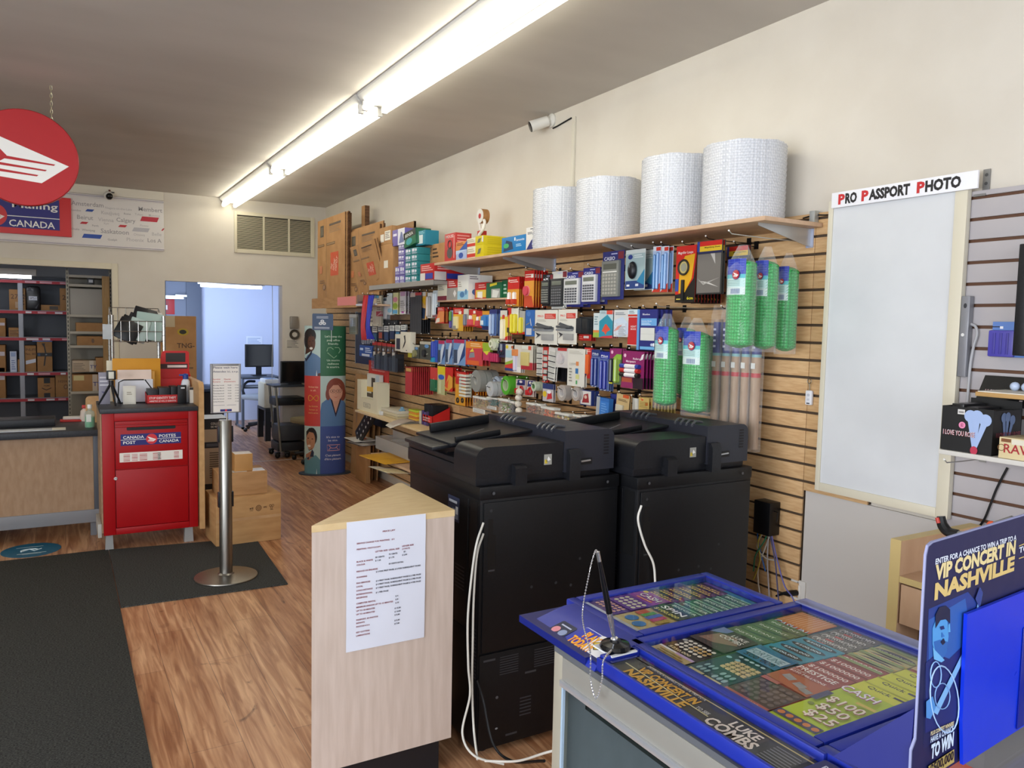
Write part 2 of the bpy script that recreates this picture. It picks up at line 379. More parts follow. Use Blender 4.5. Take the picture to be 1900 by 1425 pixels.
# ================================================================ the room
def boxes(name, lst, m):
    mb = MB()
    for a, b in lst: mb.box(a, b, m)
    return struct(name, mb)
FY = -2.4                                       # shop front
boxes('floor', [((-3.6, FY-.1, -.1), (3.4, 13.3, 0))], FLOORM)
boxes('ceiling', [((-3.6, FY-.1, CZ), (XP+.1, YB+.12, CZ+.1))], CEILM)
boxes('wall_right', [((XP, FY-.1, 0), (XP+.1, YB+.12, CZ))], WALLM)
boxes('wall_left', [((-3.6, FY-.1, 0), (-3.5, -1.85, CZ)), ((-3.6, -1.85, 0), (-3.5, 2.45, .6)), ((-3.6, -1.85, 2.7), (-3.5, 2.45, CZ)), ((-3.6, 2.45, 0), (-3.5, 13.3, CZ))], WALLM)
boxes('wall_front', [((-3.5, FY-.1, 0), (XP, FY, .55)), ((-3.5, FY-.1, 2.75), (XP, FY, CZ)), ((-3.5, FY-.1, .55), (-3.1, FY, 2.75)), ((2.3, FY-.1, .55), (XP, FY, 2.75))], WALLM)
mb = MB(); fm = M('c9c9c6', .4, .6)
for x in (-3.1, -1.35, .45, 2.22): mb.box((x, FY-.08, .55), (x+.08, FY-.02, 2.75), fm)
for z in (.55, 2.67): mb.box((-3.1, FY-.08, z), (2.3, FY-.02, z+.08), fm)
struct('window_1', mb)
mb = MB(); mb.box((-3.1, FY-.055, .6), (2.3, FY-.05, 2.7), pane('window_glass')); o = mb.build('window_pane', bpy.data.objects['window_1'])
mb = MB()
for y in (-1.85, -.46, .93, 2.37): mb.box((-3.58, y, .6), (-3.52, y+.08, 2.7), fm)
for z in (.6, 2.62): mb.box((-3.58, -1.85, z), (-3.52, 2.45, z+.08), fm)
struct('window_2', mb)
mb = MB(); mb.box((-3.555, -1.8, .65), (-3.55, 2.4, 2.65), pane('window_glass')); mb.build('window_pane', bpy.data.objects['window_2'])
DX0, DX1, DZ, PX1, PZ = 1.017, 2.314, 2.03, .49, 2.13      # office door opening; stockroom opening ends at PX1
boxes('wall_back', [((-3.5, YB, PZ), (PX1, YB+.12, CZ)), ((PX1, YB, 0), (DX0, YB+.12, CZ)), ((DX0, YB, DZ), (DX1, YB+.12, CZ)), ((DX1, YB, 0), (XP, YB+.12, CZ))], WALLM)
TRIMM = M('d9d0b8', .45)
mb = MB(); mb.box((PX1-.005, YB-.018, 0), (PX1+.055, YB, PZ+.06), TRIMM, .004); mb.box((-3.5, YB-.018, PZ-.005), (PX1-.005, YB, PZ+.06), TRIMM, .004)
struct('trim_1', mb)
mb = MB(); mb.box((.54, YB-.012, 0), (DX0, YB, .1), TRIMM); mb.box((DX1, YB-.012, 0), (XP, YB, .1), TRIMM); struct('baseboard_back', mb)
# stockroom and office behind the back wall
STOCKW = M('b9bcc2', .6); OFFW = M('ccd4ea', .6)
boxes('wall_stockroom', [((-3.5, 12.0, 0), (.72, 12.1, 2.6)), ((.72, YB+.12, 0), (.80, 12.1, 2.6))], STOCKW)
boxes('ceiling_stockroom', [((-3.5, YB+.12, 2.6), (.80, 12.1, 2.7))], STOCKW)
GREYW = M('6f7686', .6)
boxes('wall_office', [((1.72, 12.9, 0), (3.35, 13.0, 2.6)), ((.80, 12.9, 0), (1.72, 13.0, 2.6)), ((3.3, YB+.12, 0), (3.4, 13.0, 2.6))], OFFW)
boxes('ceiling_office', [((.80, YB+.12, 2.6), (3.4, 13.0, 2.7))], STOCKW)
mb = MB(); mb.box((1.0, 12.82, 0), (1.66, 12.9, 2.3), GREYW); mb.box((1.66, 12.78, 0), (1.88, 12.9, 2.4), M('565d6c', .6), .006)
mb.box((1.30, 12.74, 1.905), (1.62, 12.82, 1.955), M('d5dbe0', .3, .5)); mb.box((1.50, 12.70, 1.94), (1.66, 12.74, 1.97), M('d5dbe0', .3, .5))
struct('door_1', mb)
mb = MB(); mb.box((DX0, YB+.121, 0), (DX0+.02, YB+.4, DZ), M('6b86b0', .6)); struct('trim_2', mb)
# corner post of the office doorway with its cord
mb = MB(); mb.box((DX1+.002, YB+.122, 0), (DX1+.06, YB+.20, 2.6), M('c7cfe6', .5)); struct('trim_3', mb)
mb = MB(); mb.box((1.3, 8.985, 0), (2.75, 9.005, .004), M('c9c5c4', .35, .3)); struct('trim_4', mb)

# ---------------------------------------------------------------- slatwall
PITCH_S, GAP = .0762, .0115
def slat(name, y0, y1, z0, z1, mat, gm, label):
    mb = MB(); mb.box((XW+.009, y0, z0), (XP-.0015, y1, z1), gm)
    zs = []; z = 1.479
    while z < 2.2: z += PITCH_S
    edges = [z1]
    while z > z0-.1:
        if z0+.012 < z < z1-.012: edges.append(z)
        z -= PITCH_S
    edges.append(z0)
    for i in range(len(edges)-1):
        t, b = edges[i], edges[i+1]
        t -= GAP/2 if i else 0; b += GAP/2 if i < len(edges)-2 else 0
        mb.box((XW, y0+.001, b), (XW+.012, y1-.001, t), mat, .0012)
    return single(name, mb, label, 'wall panel', None, 'slatwall panels')
GRV = M('4a3a2a', .6); GRVG = M('5c3b25', .6)
slat('slatwall_panel', 5.69, 9.4, .09, 2.112, MAPLE, GRV, 'far maple slatwall panel behind the lanyards, tape and scissors')
slat('slatwall_panel', 3.98, 5.689, .09, 2.112, MAPLE, GRV, 'maple slatwall panel in the middle behind the calculators')
slat('slatwall_panel', 2.268, 3.979, .09, 2.112, MAPLE, GRV, 'maple slatwall panel behind the green bubble wrap rolls')
slat('slatwall_panel', 1.95, 2.267, .906, 2.112, MAPLE, GRV, 'narrow maple slatwall strip beside the white photo board')
slat('slatwall_panel', -.4, 1.655, .45, 2.112, M('b3aeb0', .45), GRVG, 'grey slatwall panel right of the white photo board')
mb = MB(); mb.box((XP-.012, 1.66, 0), (XP-.001, 2.262, .903), M('c6c1bb', .5)); single('wall_board', mb, 'plain pale grey board low on the wall under the photo board', 'wall panel')

# ---------------------------------------------------------------- ceiling lights
TUBEM = M('fffbe9', .4, 0, TUBE_E)
WMET = M('c9c8c4', .35)
def fixture(y0, y1, label, fx=1.70):
    t = thing('ceiling_light', label, 'ceiling light', T((fx, (y0+y1)/2, CZ)), 'fluorescent strip lights')
    L = (y1-y0)/2; mb = MB()
    mb.prism([(-.105, 0), (-.105, -.016), (-.062, -.058), (.062, -.058), (.105, -.016), (.105, 0)], -L+.004, L-.004, WMET)
    o = mb.build('housing', t); o.rotation_euler = (pi/2, 0, 0)
    for x in (-.062, .062):
        mb = MB(); mb.cyl((x, -L+.035, -.088), .019, 2*L-.07, TUBEM, 'y', 14) if False else mb.lathe([(.019, L-.035), (.019, -L+.035)], TUBEM, 'y', (x, 0, -.088), 14)
        mb.build('tube', t)
        for s in (-1, 1):
            mb = MB(); mb.box((x-.017, s*(L-.03)-.012, -.108), (x+.017, s*(L-.03)+.012, -.05), M('d8d6d0', .4), .004)
            mb.lathe([(.0185, -.012), (.0185, .012)], M('cfcdc6', .3, .6), 'y', (x, s*(L-.055), -.088), 12)
            mb.build('lamp_holder', t)
fixture(7.12, 9.50, 'ceiling strip light with two glowing tubes nearest the back wall')
fixture(4.72, 7.10, 'middle ceiling strip light with two glowing tubes')
fixture(2.32, 4.70, 'ceiling strip light with two glowing tubes running out of the photo top')
fixture(3.6, 5.98, 'ceiling strip light over the customer side of the post office counter', -1.75)
fixture(6.0, 8.38, 'ceiling strip light above the low post office counter', -1.75)
# ================================================================ signs over the post office counter
RED, NAVY, WH = 'c4161c', '26256f', 'f4f3ef'
# hanging round sign
sy = 5.6
R0 = (onY(60, 214, sy).z-onY(60, 392, sy).z)/2; c0 = onY(147, 303, sy); c0.x -= R0
t = thing('hanging_sign', 'large round red hanging sign with a white winged arrow', 'sign', FB((c0.x, sy, c0.z)))
mb = MB(); mb.lathe([(R0-.004, -.05), (R0, -.046), (R0, -.004), (R0-.004, 0)], M('a8141a', .35), k=64); wing(mb, 0, 0, R0-.004, .0005, 'b5151b', WH); mb.build('disc', t)
ch = onY(95, 182, sy)
for dx in (ch.x-c0.x, -(ch.x-c0.x)):
    mb = MB(); zt = CZ-c0.z; zb = math.sqrt(R0*R0-dx*dx)-.01
    n = int((zt-zb)/.022)
    for i in range(n):
        z = zb+(i+.5)*(zt-zb)/n; a = i % 2*pi/2
        mb.push(T((dx, z, -.025)) @ Matrix.Rotation(a, 4, 'Y'))
        mb.tube([(.006*math.cos(q*pi/5), .015*math.sin(q*pi/5), 0) for q in range(10)], .0016, M('cfc9a8', .3, .8), 5, True); mb.pop()
    mb.build('chain', t)
# banner along the back wall
a, b, zb, zt = face((-260, 378, 306, 461), YB-.02, 'B'); a = -2.6; b = 1.012
p = onY(306, 461, YB-.02); zb = p.z; zt = onY(304, 378, YB-.02).z; w, h = b-a, zt-zb
t = thing('banner_sign', 'long white banner of grey city names with red and blue dashes', 'sign', FB((a, YB-.02, zb)))
mb = MB(); mb.box((0, 0, -.018), (w, h, 0), 'dedad6', .002); G = 'a29e9f'; G2 = 'c0bcbb'
def nb(px, py, s, hh, c, wd=None):
    q = onY(px, py, YB-.02); mb.text(s, q.x-a, q.z-zb, hh, EPS, c, w=wd)
for px, py, s, hh, c in ((132,380,'Amsterdam',.045,G),(143,406,'Beirut',.043,G),(182,410,'Vienna',.038,G2),(216,411,'Calgary',.043,G),(257,391,'Membert',.045,G),(188,397,'Kuujjuaq',.035,G2),(195,387,'Niagara-on-the-Lake',.022,G2),
    (187,432,'Saskatoon',.047,G),(274,449,'Los A',.042,G),(235,447,'Phoenix',.037,G2),(282,437,'Belle',.036,G2),(260,420,'Flower',.022,G2),(200,446,'Guelph',.022,G),(193,416,'Kyiv',.02,G2),(133,391,'London',.02,G),(133,426,'Osaka',.02,G),(152,428,'Winnipeg',.022,G),(171,420,'Perth',.02,G),(230,398,'Rome',.02,G),(250,399,'Tokyo',.022,G2),(276,401,'Moncton',.022,G2),(248,437,'Ottawa',.026,G2)):
    nb(px, py, s, hh, c)
for x0, y0, x1, y1, c in ((158,389,175,392,'23489b'),(148,412,164,415,'c02a35'),(219,418,236,421,'c02a35'),(260,404,295,410,'bf2c3c'),(152,436,190,441,'2a4fa8'),(245,424,278,429,'b8b6ba'),(299,424,305.5,428,'c02a35')):
    q, r = onY(x0, y1, YB-.02), onY(x1, y0, YB-.02); k = .02
    mb.poly([(q.x-a, q.z-zb), (r.x-a-k, q.z-zb), (r.x-a, r.z-zb), (q.x-a+k, r.z-zb)], EPS*2, c)
mb.build('panel', t)
for z0 in (-.03, h):
    mb = MB(); mb.box((0, z0, -.018), (w, z0+.03, .006), 'd9d4d2', .003); mb.box((0, z0+.011, .006), (w, z0+.017, .0075), '8f8a98'); mb.build('rail', t)
mb = MB(); mb.box((a, YB-.018, zt+.033), (b, YB, CZ-.002), 'dcd6c6', .003); struct('trim_5', mb)
# red and blue post office sign over the banner
q0 = onY(133, 440, YB-.06); q1 = onY(133, 368, YB-.06); x1 = q0.x; x0 = x1-1.25; z0, z1 = q0.z, q1.z
t = thing('post_office_sign', 'red framed blue sign partly hidden behind the round hanging sign', 'sign', FB((x0, YB-.06, z0)))
mb = MB(); W_, H_ = x1-x0, z1-z0; mb.box((0, 0, -.04), (W_, H_, 0), 'd8383c', .004); mb.build('frame', t)
mb = MB(); bx = onY(111, 428, YB-.06).x-x0; by = onY(111, 428, YB-.06).z-z0; ty = H_-.035
mb.box((.13, by, 0), (bx, ty, .006), '2b2a80')
ly = onY(70, 404, YB-.06).z-z0; mb.rect(.13, ly-.004, bx, ly+.004, .0068, WH)
cx = onY(-22, 408, YB-.06).x-x0
cl = onY(17, 420, YB-.06); cr = onY(102, 420, YB-.06)
mb.text('CANADA', cl.x-x0, onY(17, 419, YB-.06).z-z0, .066, .0072, WH, w=cr.x-cl.x)
mb.text('Mailing', cl.x-x0+.03, ly+.088, .07, .0072, WH, w=.40); wing(mb, onY(-12, 397, YB-.06).x-x0, ly, .115, .0075, 'd8383c', WH)
mb.build('panel', t)
# dome camera on the back wall
q = onY(201, 364, YB-.05)
t = thing('security_camera', 'small round security camera above the city name banner', 'camera', FB((q.x, YB-.02, q.z)))
mb = MB(); mb.cyl((-.01, .015, 0), .03, .03, 'e8e5dc'); mb.box((-.02, .04, .005), (.06, .052, .012), '3a3a3a'); mb.ball((.012, .062, .02), .011, '6b3a2a', 6); mb.build('mount', t)
mb = MB(); mb.ball((0, 0, .07), .047, 'e4e0d6', 8); mb.build('body', t)
mb = MB(); mb.ball((.006, -.008, .092), .037, M('0c0d10', .15), 8); mb.build('lens', t)

# ================================================================ stockroom
SY = 11.05; GS = M('8d929c', .45); GSD = M('5f646d', .55)
mb = MB(); mb.lathe([(.019, -.35), (.019, .35)], M('f2f6ff', .4, 0, 9.), 'x', (0, 0, -.03), 12)
q = onY(20, 508, 10.6)
t = thing('ceiling_light', 'short glowing tube light inside the stockroom', 'ceiling light', T((q.x-.15, 10.6, q.z)))
mb.build('tube', t); mb = MB(); mb.box((-.4, -.05, -.01), (.4, .05, .06), WMET, .004); mb.build('housing', t)
mb = MB(); mb.tube([(0, 0, .06), (0, 0, 2.6-q.z)], .006, 'b0b0b0', 6); mb.build('hanger', t)
levels = [onY(70, y, SY).z for y in (520, 576, 625.5, 690, 738)]
xl, xr = -1.6, onY(126, 640, SY).x+.25
t = thing('storage_shelf', 'grey metal storage shelving with red label strips in the stockroom', 'shelving', T((0, SY, 0)))
mb = MB(); mb.box((xl, .5, 0), (xr, .52, levels[0]+.06), GSD); mb.build('back_panel', t)
ux = onY(40, 640, SY).x
for x in (ux, xr-.03, xl):
    mb = MB(); mb.box((x-.025, -.01, 0), (x+.025, .04, levels[0]+.06 if x != ux else onY(40, 515, SY).z), M('aab0bd', .4), .003); mb.build('upright', t)
for i, z in enumerate(levels):
    mb = MB(); mb.box((xl, 0, z-.03), (xr, .5, z), GS); mb.build('shelf', t)
    mb = MB(); mb.box((xl, -.014, z-.042), (xr, 0, z-.008), 'b92a3a'); rr = random.Random(i)
    x = ux+.05
    while x < xr-.1:
        ww = rr.uniform(.05, .13); mb.rect(x, z, x+ww, z, 0, WH) if False else mb.box((x, -.0155, z-.036), (x+ww, -.014, z-.014), rr.choice(('e7e7ee', 'd8a0ac', 'eceef4'))); x += ww+rr.uniform(.03, .16)
    mb.build('label_strip', t)
KB = ('l', .15, .5, .85, .85, 3, '6d4c33')
def carton(px, plane, label, front=(), base=KRAFT, depth=.25, kind='B', z0=None, name='cardboard_box', side=(), turn=0., group=None, cat='box', top=None, tilt=0.):
    return boxpx(name, label, cat, px, plane, kind, depth, base, front, side, top, group, tilt, .003, z0, turn)
P = SY+.03; G_ = 'parcels on the stockroom shelves'
carton((17,537,37,574), P, 'brown parcel at the top shelf of the stockroom, next to the upright', (('t','2712X',.15,.55,.22,'6b4a34'),('r',.55,.1,.95,.4,'b79a7a')), z0=levels[1], group=G_)
carton((37,535,47,574), P, 'narrow tall brown parcel left of the black bag', (('l',.2,.2,.8,.9,5,'6b4a34'),), z0=levels[1], group=G_)
q = boxpx('mailer_bag', 'black poly mailer bag with a white label on the top stockroom shelf', 'bag', (48,531,75,580), P-.04, 'B', .14, M('14151b', .3), (('r',.2,.42,.78,.58,'dfe4f2'),('t','SPS15',.26,.46,.09,'3a3f55'),('p',[(.1,.8),(.3,.98),(.45,.78)],'2c2e38'),('p',[(.6,.1),(.9,.3),(.7,.05)],'2c2e38')), bev=.035, z0=levels[1])
carton((76,566,111,574), P, 'flat brown parcel lying right of the black bag', (('r',.45,.2,.9,.8,'4a4036'),), z0=levels[1], group=G_)
carton((111,535,126,571), P, 'brown parcel at the right end of the top shelf', (('t','20',.3,.5,.2,'5e402c'),), z0=levels[1], group=G_)
carton((16,608,38,624), P, 'low brown parcel alone on the second shelf', (('l',.1,.15,.9,.75,4,'6b4a34'),), z0=levels[2], group=G_)
carton((18.5,652,31,688), P, 'slim white box on the third stockroom shelf', (('r',.15,.75,.85,.95,'9fb6e0'),('l',.2,.1,.8,.6,5,'7d93c4')), 'd5e0f6', z0=levels[3], group=G_)
carton((33,667,46,688), P, 'small brown carton between the white box and the taller parcels', (('p',[(.1,0),(.9,.35),(.9,.2),(.3,0)],'5a3d2a'),), z0=levels[3], group=G_)
carton((46,641,67,688), P, 'tall brown parcel with a crooked white label', (('t','INLIFE',.1,.80,.09,'523621'),('t','No. 805',.1,.64,.08,'523621'),('p',[(.08,.28),(.97,.36),(.97,.5),(.08,.42)],'dde4f4')), z0=levels[3], group=G_)
carton((69,633,97,688), P, 'large brown parcel with black tape and an arrow on the third shelf', (('r',0,.50,1,.62,'17191f'),('p',[(.3,.93),(.55,.93),(.42,.82)],'2a1d14'),('p',[(.42,.9),(.50,.9),(.62,.6),(.5,.2),(.40,.18),(.52,.6)],'2a1d14'),('e',.6,.56,.06,.02,'8fa0b0'),('r',.05,.52,.2,.6,'2c4d7d')), z0=levels[3], group=G_)
q = boxpx('plastic_lid', 'blue plastic lid lying on the large brown parcel', 'lid', (60,631.5,97,634), P-.01, 'B', .2, M('5b86d8', .3))
carton((70,701,102,735), P, 'brown parcel with a printed smile on the lowest stockroom shelf', (('r',.36,.72,.72,1,'14161a'),('r',.36,0,.72,.22,'14161a'),('p',[(.25,.5),(.5,.40),(.78,.5),(.8,.46),(.5,.35),(.23,.46)],'4c3222'),('t','PRIME',.36,.56,.07,'4c3222')), z0=levels[4], group=G_)
carton((103,695,130,735), P, 'plain brown parcel right of the smile parcel', (('t','1020X',.2,.65,.1,'5e402c'),('e',.7,.45,.14,.1,'6b4a34'),('e',.7,.45,.10,.07,'a97f54')), z0=levels[4], group=G_)
for i, (y0, y1, lab) in enumerate(((590,620,'upper brown parcel left of the shelf upright'),(640,678,'middle brown parcel left of the shelf upright'),(682,726,'lower brown parcel left of the shelf upright'))):
    carton((-14,y0,10,y1), P, lab, (('r',.3,.6,.95,.75,'d8cfd8'),), z0=(levels[2], levels[3], levels[4])[i], group=G_)
# narrow perforated rack on the right of the stockroom
RY = 10.1; PERF = noisy('perforated_steel', '8b8677', 'a9a394', 60, (.3, .3, 3), rough=.5, metal=.4)
x0, x1 = onY(125, 640, RY).x, onY(209, 640, RY).x
zt = onY(125, 500, RY).z
t = thing('metal_rack', 'beige metal rack with perforated uprights at the stockroom doorway', 'rack', T((0, RY, 0)))
for x, dz in ((x0+.012, 0), (x1-.012, .03)):
    mb = MB(); mb.box((x-.014, 0, 0), (x+.014, .04, zt+dz), PERF)
    for k in range(int((zt)/.045)): mb.box((x-.005, -.0012, .05+k*.045), (x+.005, 0, .075+k*.045), '3c3a35')
    mb.build('upright', t)
rz = [onY(165, y, RY).z for y in (511, 528, 584, 615, 641, 726)]
for z in rz:
    mb = MB(); mb.box((x0+.027, .002, z-.028), (x1-.027, .42, z), M('b3ad9d', .45)); mb.build('shelf', t)
mb = MB(); mb.box((x0, .43, 0), (x1, .44, zt-.05), M('8f8a7c', .5)); mb.build('back_panel', t)
mb = MB(); mb.box((x1-.02, -.05, 0), (x1+.055, -.012, zt-.06), noisy('pine_board', 'b08a55', 'c09a66', 8, (6, 6, .6))); single('wooden_board', mb, 'upright pine board at the right of the metal rack', 'board', T((-.08, RY, 0)))
R_ = RY+.03; G2_ = 'boxes on the beige rack'
carton((130,536,193,581), R_, 'wide pale grey carton on the upper rack shelf', (), 'a8a49b', .35, z0=rz[2], group=G2_)
boxpx('label_printer', 'small black device on the top rack shelf', 'device', (162,515,175,525), R_, 'B', .1, BLK, (('r',.2,.3,.8,.7,'c9cdd4'),), z0=rz[1])
carton((141,599,195,612), R_, 'brown carton lying under the pale grey carton', (), KRAFT, .35, z0=rz[3], group=G2_)
carton((143,624,196,640), R_, 'brown carton with a faint round stamp', (('e',.55,.5,.05,.25,'6f5034'),), KRAFT, .35, z0=rz[4], group=G2_)
carton((134,669,178,690), R_, 'pale labelled carton stacked on the lowest rack shelf', (('l',.05,.1,.55,.8,5,'8a7a66'),('r',.72,0,.9,1,'d6cbb8'),('t','TY',.75,.3,.3,'3d3a7a')), 'bfa98c', .3, group=G2_)
carton((178,664,200,690), R_, 'brown carton right of the pale labelled carton', (), KRAFT, .3, group=G2_)
carton((134,695,186,723), R_, 'brown carton with purple tape at the rack bottom', (('r',.72,0,.9,1,'cdbba6'),('t','TY',.74,.3,.25,'3d3a7a'),('r',.05,.65,.42,.95,'d2c48a')), KRAFT, .3, z0=rz[5], group=G2_)

# ================================================================ post office counter
CYF = 6.36                                     # front of the low counter
DARKTOP = noisy('charcoal_top', '2c2e33', '35373c', 80, rough=.42)
qz = onY(100, 799, CYF).z
t = thing('counter', 'low wooden counter with dark grey worktop beside the red mailbox', 'counter', T((0, CYF, 0)))
cx1 = onY(186, 850, CYF).x; cx0 = -2.6
mb = MB(); mb.box((cx0, -.06, qz-.045), (cx1, .62, qz), DARKTOP, .006); mb.build('worktop', t)
zk0, zk1 = onY(100, 951, CYF).z, onY(100, 975, CYF).z
mb = MB(); mb.box((cx0, 0, zk0), (cx1-.045, .03, qz-.046), MAPLEG); mb.build('front_panel', t)
mb = MB(); mb.box((cx0, -.012, zk1), (cx1-.002, .02, zk0), M('85868a', .4), .004); mb.build('kick_rail', t)
mb = MB(); mb.box((cx1-.044, -.008, zk1), (cx1-.004, .032, qz-.046), M('4d5058', .45), .003); mb.build('post', t)
for x in (cx1-.05, -1.3):
    mb = MB(); mb.box((x-.02, .03, 0), (x+.02, .10, zk1+.02), M('6f7074', .45)); mb.build('leg', t)
mb = MB(); mb.box((cx0, .56, .1), (cx1-.05, .6, qz-.046), M('6b6e75', .5)); mb.build('rear_panel', t)
z = qz
q0, q1 = onZ(-60, 790, z), onZ(102, 777, z+.055)
mb = MB(); mb.box((-1.0, 6.62, 0), (onZ(103, 781, z).x, 6.86, .055), BLKT, .006); single('equipment_box', mb, 'flat black equipment box on the low counter', 'device', T((0, 0, z)))
q0 = onZ(122, 797, z); mb = MB(); mb.box((-.85, CYF+.02, 0), (q0.x-.085, CYF+.145, .003), M('cfd3d8', .25)); mb.box((q0.x-.085, CYF+.02, 0), (q0.x, CYF+.145, .003), 'd8d4c4')
single('desk_mat', mb, 'long pale strip of notices lying along the low counter edge', 'notice', T((0, 0, z)))
# sanitizer bottle
q = onZ(167, 793, z)
t = thing('sanitizer_bottle', 'clear bottle half full of green hand sanitizer on the low counter', 'bottle', T((q.x, q.y, z)))
mb = MB(); mb.lathe([(.030, 0), (.034, .006), (.034, .10), (.028, .118), (.013, .128), (.013, .142)], clear('bottle_plastic', 'e8f2ee', .2, .08, 'eef6f2'), k=18); mb.build('bottle', t)
mb = MB(); mb.lathe([(.031, .003), (.0325, .008), (.0325, .078)], M('1fa363', .2), k=18); mb.build('gel', t)
mb = MB(); mb.lathe([(.016, .142), (.016, .168), (.012, .17)], 'e9e7e0', k=16); mb.build('cap', t)
mb = MB(); mb.box((-.024, -.0345, .045), (.008, -.0335, .10), 'dfe2d8'); mb.build('label', t)
q = onZ(139, 783, z); mb = MB(); mb.box((-.10, 0, 0), (.045, .10, .012), 'c5261d', .003); mb.box((-.08, .05, .012), (.05, .14, .03), 'd9d8d2', .006); single('stationery_tray', mb, 'low red and white tray of papers behind the sanitizer bottle', 'tray', T((q.x, q.y+.02, z)))
q = onZ(158, 782, z); mb = MB(); mb.lathe([(.03, 0), (.035, .03), (.03, .08), (.012, .10)], 'd8c9bb', k=14); mb.box((-.02, -.02, .1), (.03, .02, .125), 'c8312a', .006); single('spray_bottle', mb, 'small spray bottle with red top behind the sanitizer', 'bottle', T((q.x, q.y+.03, z)))
# wooden divider at the left of the mailbox
WOODP = noisy('counter_end_wood', 'b98f5d', 'c79d6b', 6, (4, 4, 1), rough=.45)
def rounded(w, h, r, n=6):
    pts = [(0, 0), (w, 0)]
    for cx, cy, a0 in ((w-r, h-r, 0), (r, h-r, pi/2)): pts += [(cx+r*math.cos(a0+pi/2*i/n), cy+r*math.sin(a0+pi/2*i/n)) for i in range(n+1)]
    return pts
a, b, zb, zt = face((159, 735, 189, 788), 6.75, 'B')
mb = MB(); mb.prism(rounded(b-a, zt-.05, .03), -.02, 0, WOODP); single('counter_divider', mb, 'wooden divider with a rounded corner between counter and mailbox', 'divider', FB((a, 6.75, .05)))
# ---- red mailbox cabinet
MY = 5.88
x0, x1 = onY(190.5, 880, MY).x, onY(367, 860, MY).x; z0 = onY(280, 986, MY).z; z1 = onY(280, 765, MY).z; W_ = x1-x0; H_ = z1-z0
ztop = onY(280, 757, MY).z+.003
t = thing('mailbox_cabinet', 'red steel mailbox cabinet with posting slot and dark counter top', 'mailbox', FB((x0, MY, 0)))
REDP = noisy('mailbox_red', 'a1030b', 'a8070f', 3, rough=.42, spec=.35)
mb = MB(); D_ = .58
fl, fr_, fb, ft = .075, .06, .045, .055
mb.box((0, z0, -D_), (W_, z1, -.02), REDP); 
for bx in (((0, z0), (fl, z1)), ((W_-fr_, z0), (W_, z1)), ((fl, z0), (W_-fr_, z0+fb)), ((fl, z1-ft), (W_-fr_, z1))): mb.box((*bx[0], -.0205), (*bx[1], 0), REDP, .004)
mb.build('body', t)
lx = lambda px, py: (onY(px, py, MY).x-x0, onY(px, py, MY).z)
zm = lx(280, 868)[1]; zc = lx(280, 793)[1]
mb = MB(); mb.box((fl+.004, zm+.003, -.018), (W_-fr_-.004, z1-ft-.004, -.008), REDP, .002)
for k in (0, 1): mb.box((fl+.006, z1-ft-.026-.018*k, -.008), (W_-fr_-.006, z1-ft-.014-.018*k, .001), REDP, .003)
s0, s1 = lx(235, 797), lx(326, 791)
mb.prism([(s0[0]+(s1[0]-s0[0])*x, (s0[1]+s1[1])/2-.012+y*.024) for x, y in ((.02,0),(.98,0),(1,.25),(1,.75),(.98,1),(.02,1),(0,.75),(0,.25))], -.008, -.0072, '050505')
mb.build('upper_panel', t)
mb = MB(); mb.box((fl+.004, z0+fb+.004, -.018), (W_-fr_-.004, zm-.003, -.004), REDP, .003); o = mb.build('door', t)
mb = MB(); l0 = lx(214.5, 888); mb.cyl((l0[0], l0[1], -.004), .011, .006, M('d6d8dc', .25, .8)); mb.box((l0[0], l0[1]-.002, .002), (l0[0]+.010, l0[1]+.002, .0026), '222222'); mb.build('lock', o)
# sticker: CANADA POST / POSTES CANADA
a_, b_ = lx(224, 822), lx(336, 803); mb = MB(); y0, y1 = (lx(280, 825)[1], lx(280, 804)[1]); n = -.0078
mb.rect(a_[0], y0, b_[0], y1, n, NAVY); ym = (y0+y1)/2; sw = b_[0]-a_[0]
mb.rect(a_[0], ym-.0015, b_[0], ym+.0015, n+EPS, WH)
for s, u, v, ww in (('CANADA', .04, .60, .34), ('POST', .04, .14, .20), ('POSTES', .63, .60, .28), ('CANADA', .63, .14, .33)): mb.text(s, a_[0]+u*sw, y0+v*(y1-y0), (y1-y0)*.25, n+2*EPS, WH, w=ww*sw)
wing(mb, a_[0]+.505*sw, ym, (y1-y0)*.45, n+3*EPS, 'd8323a', WH)
y0, y1 = lx(280, 855)[1], lx(280, 838)[1]; a_, b_ = lx(222, 850), lx(339, 840)
mb.rect(a_[0], y0, b_[0], y1, n, 'e9e3da'); sw = b_[0]-a_[0]
for i in range(5):
    for u, l in ((.06, .10), (.19, .09), (.31, .12), (.52, .12), (.60, .05), (.86, .08)): mb.rect(a_[0]+u*sw, y0+(.1+i*.16)*(y1-y0), a_[0]+(u+l)*sw, y0+(.1+i*.16+.08)*(y1-y0), n+EPS, 'c98a88' if (i+int(u*10)) % 3 else 'b23a3c')
mb.build('sticker', t)
mb = MB(); mb.box((-.012, z1, -D_-.02), (W_+.005, ztop, .012), DARKTOP, .006); mb.build('worktop', t)
mb = MB(); mb.box((-.01, z0+.02, -D_-.02), (-.001, z1, -.005), MAPLEG); mb.build('end_panel', t)
mb = MB(); mb.box((-.035, z0-.01, -D_*.6), (-.011, z0+.085, -.002), M('b5b0a8', .4), .004); mb.build('bumper', t)
for x, wd in ((.035, .042), (W_-.06, .05)):
    for dn in (-.03, -D_+.05):
        mb = MB(); mb.prism([(x-wd*.62, 0), (x+wd*.62, 0), (x+wd*.5, z0), (x-wd*.5, z0)], dn-.05, dn, M('9b9a98', .4)); mb.build('leg', t)
ez = onY(369, 722, MY).z
mb = MB(); 
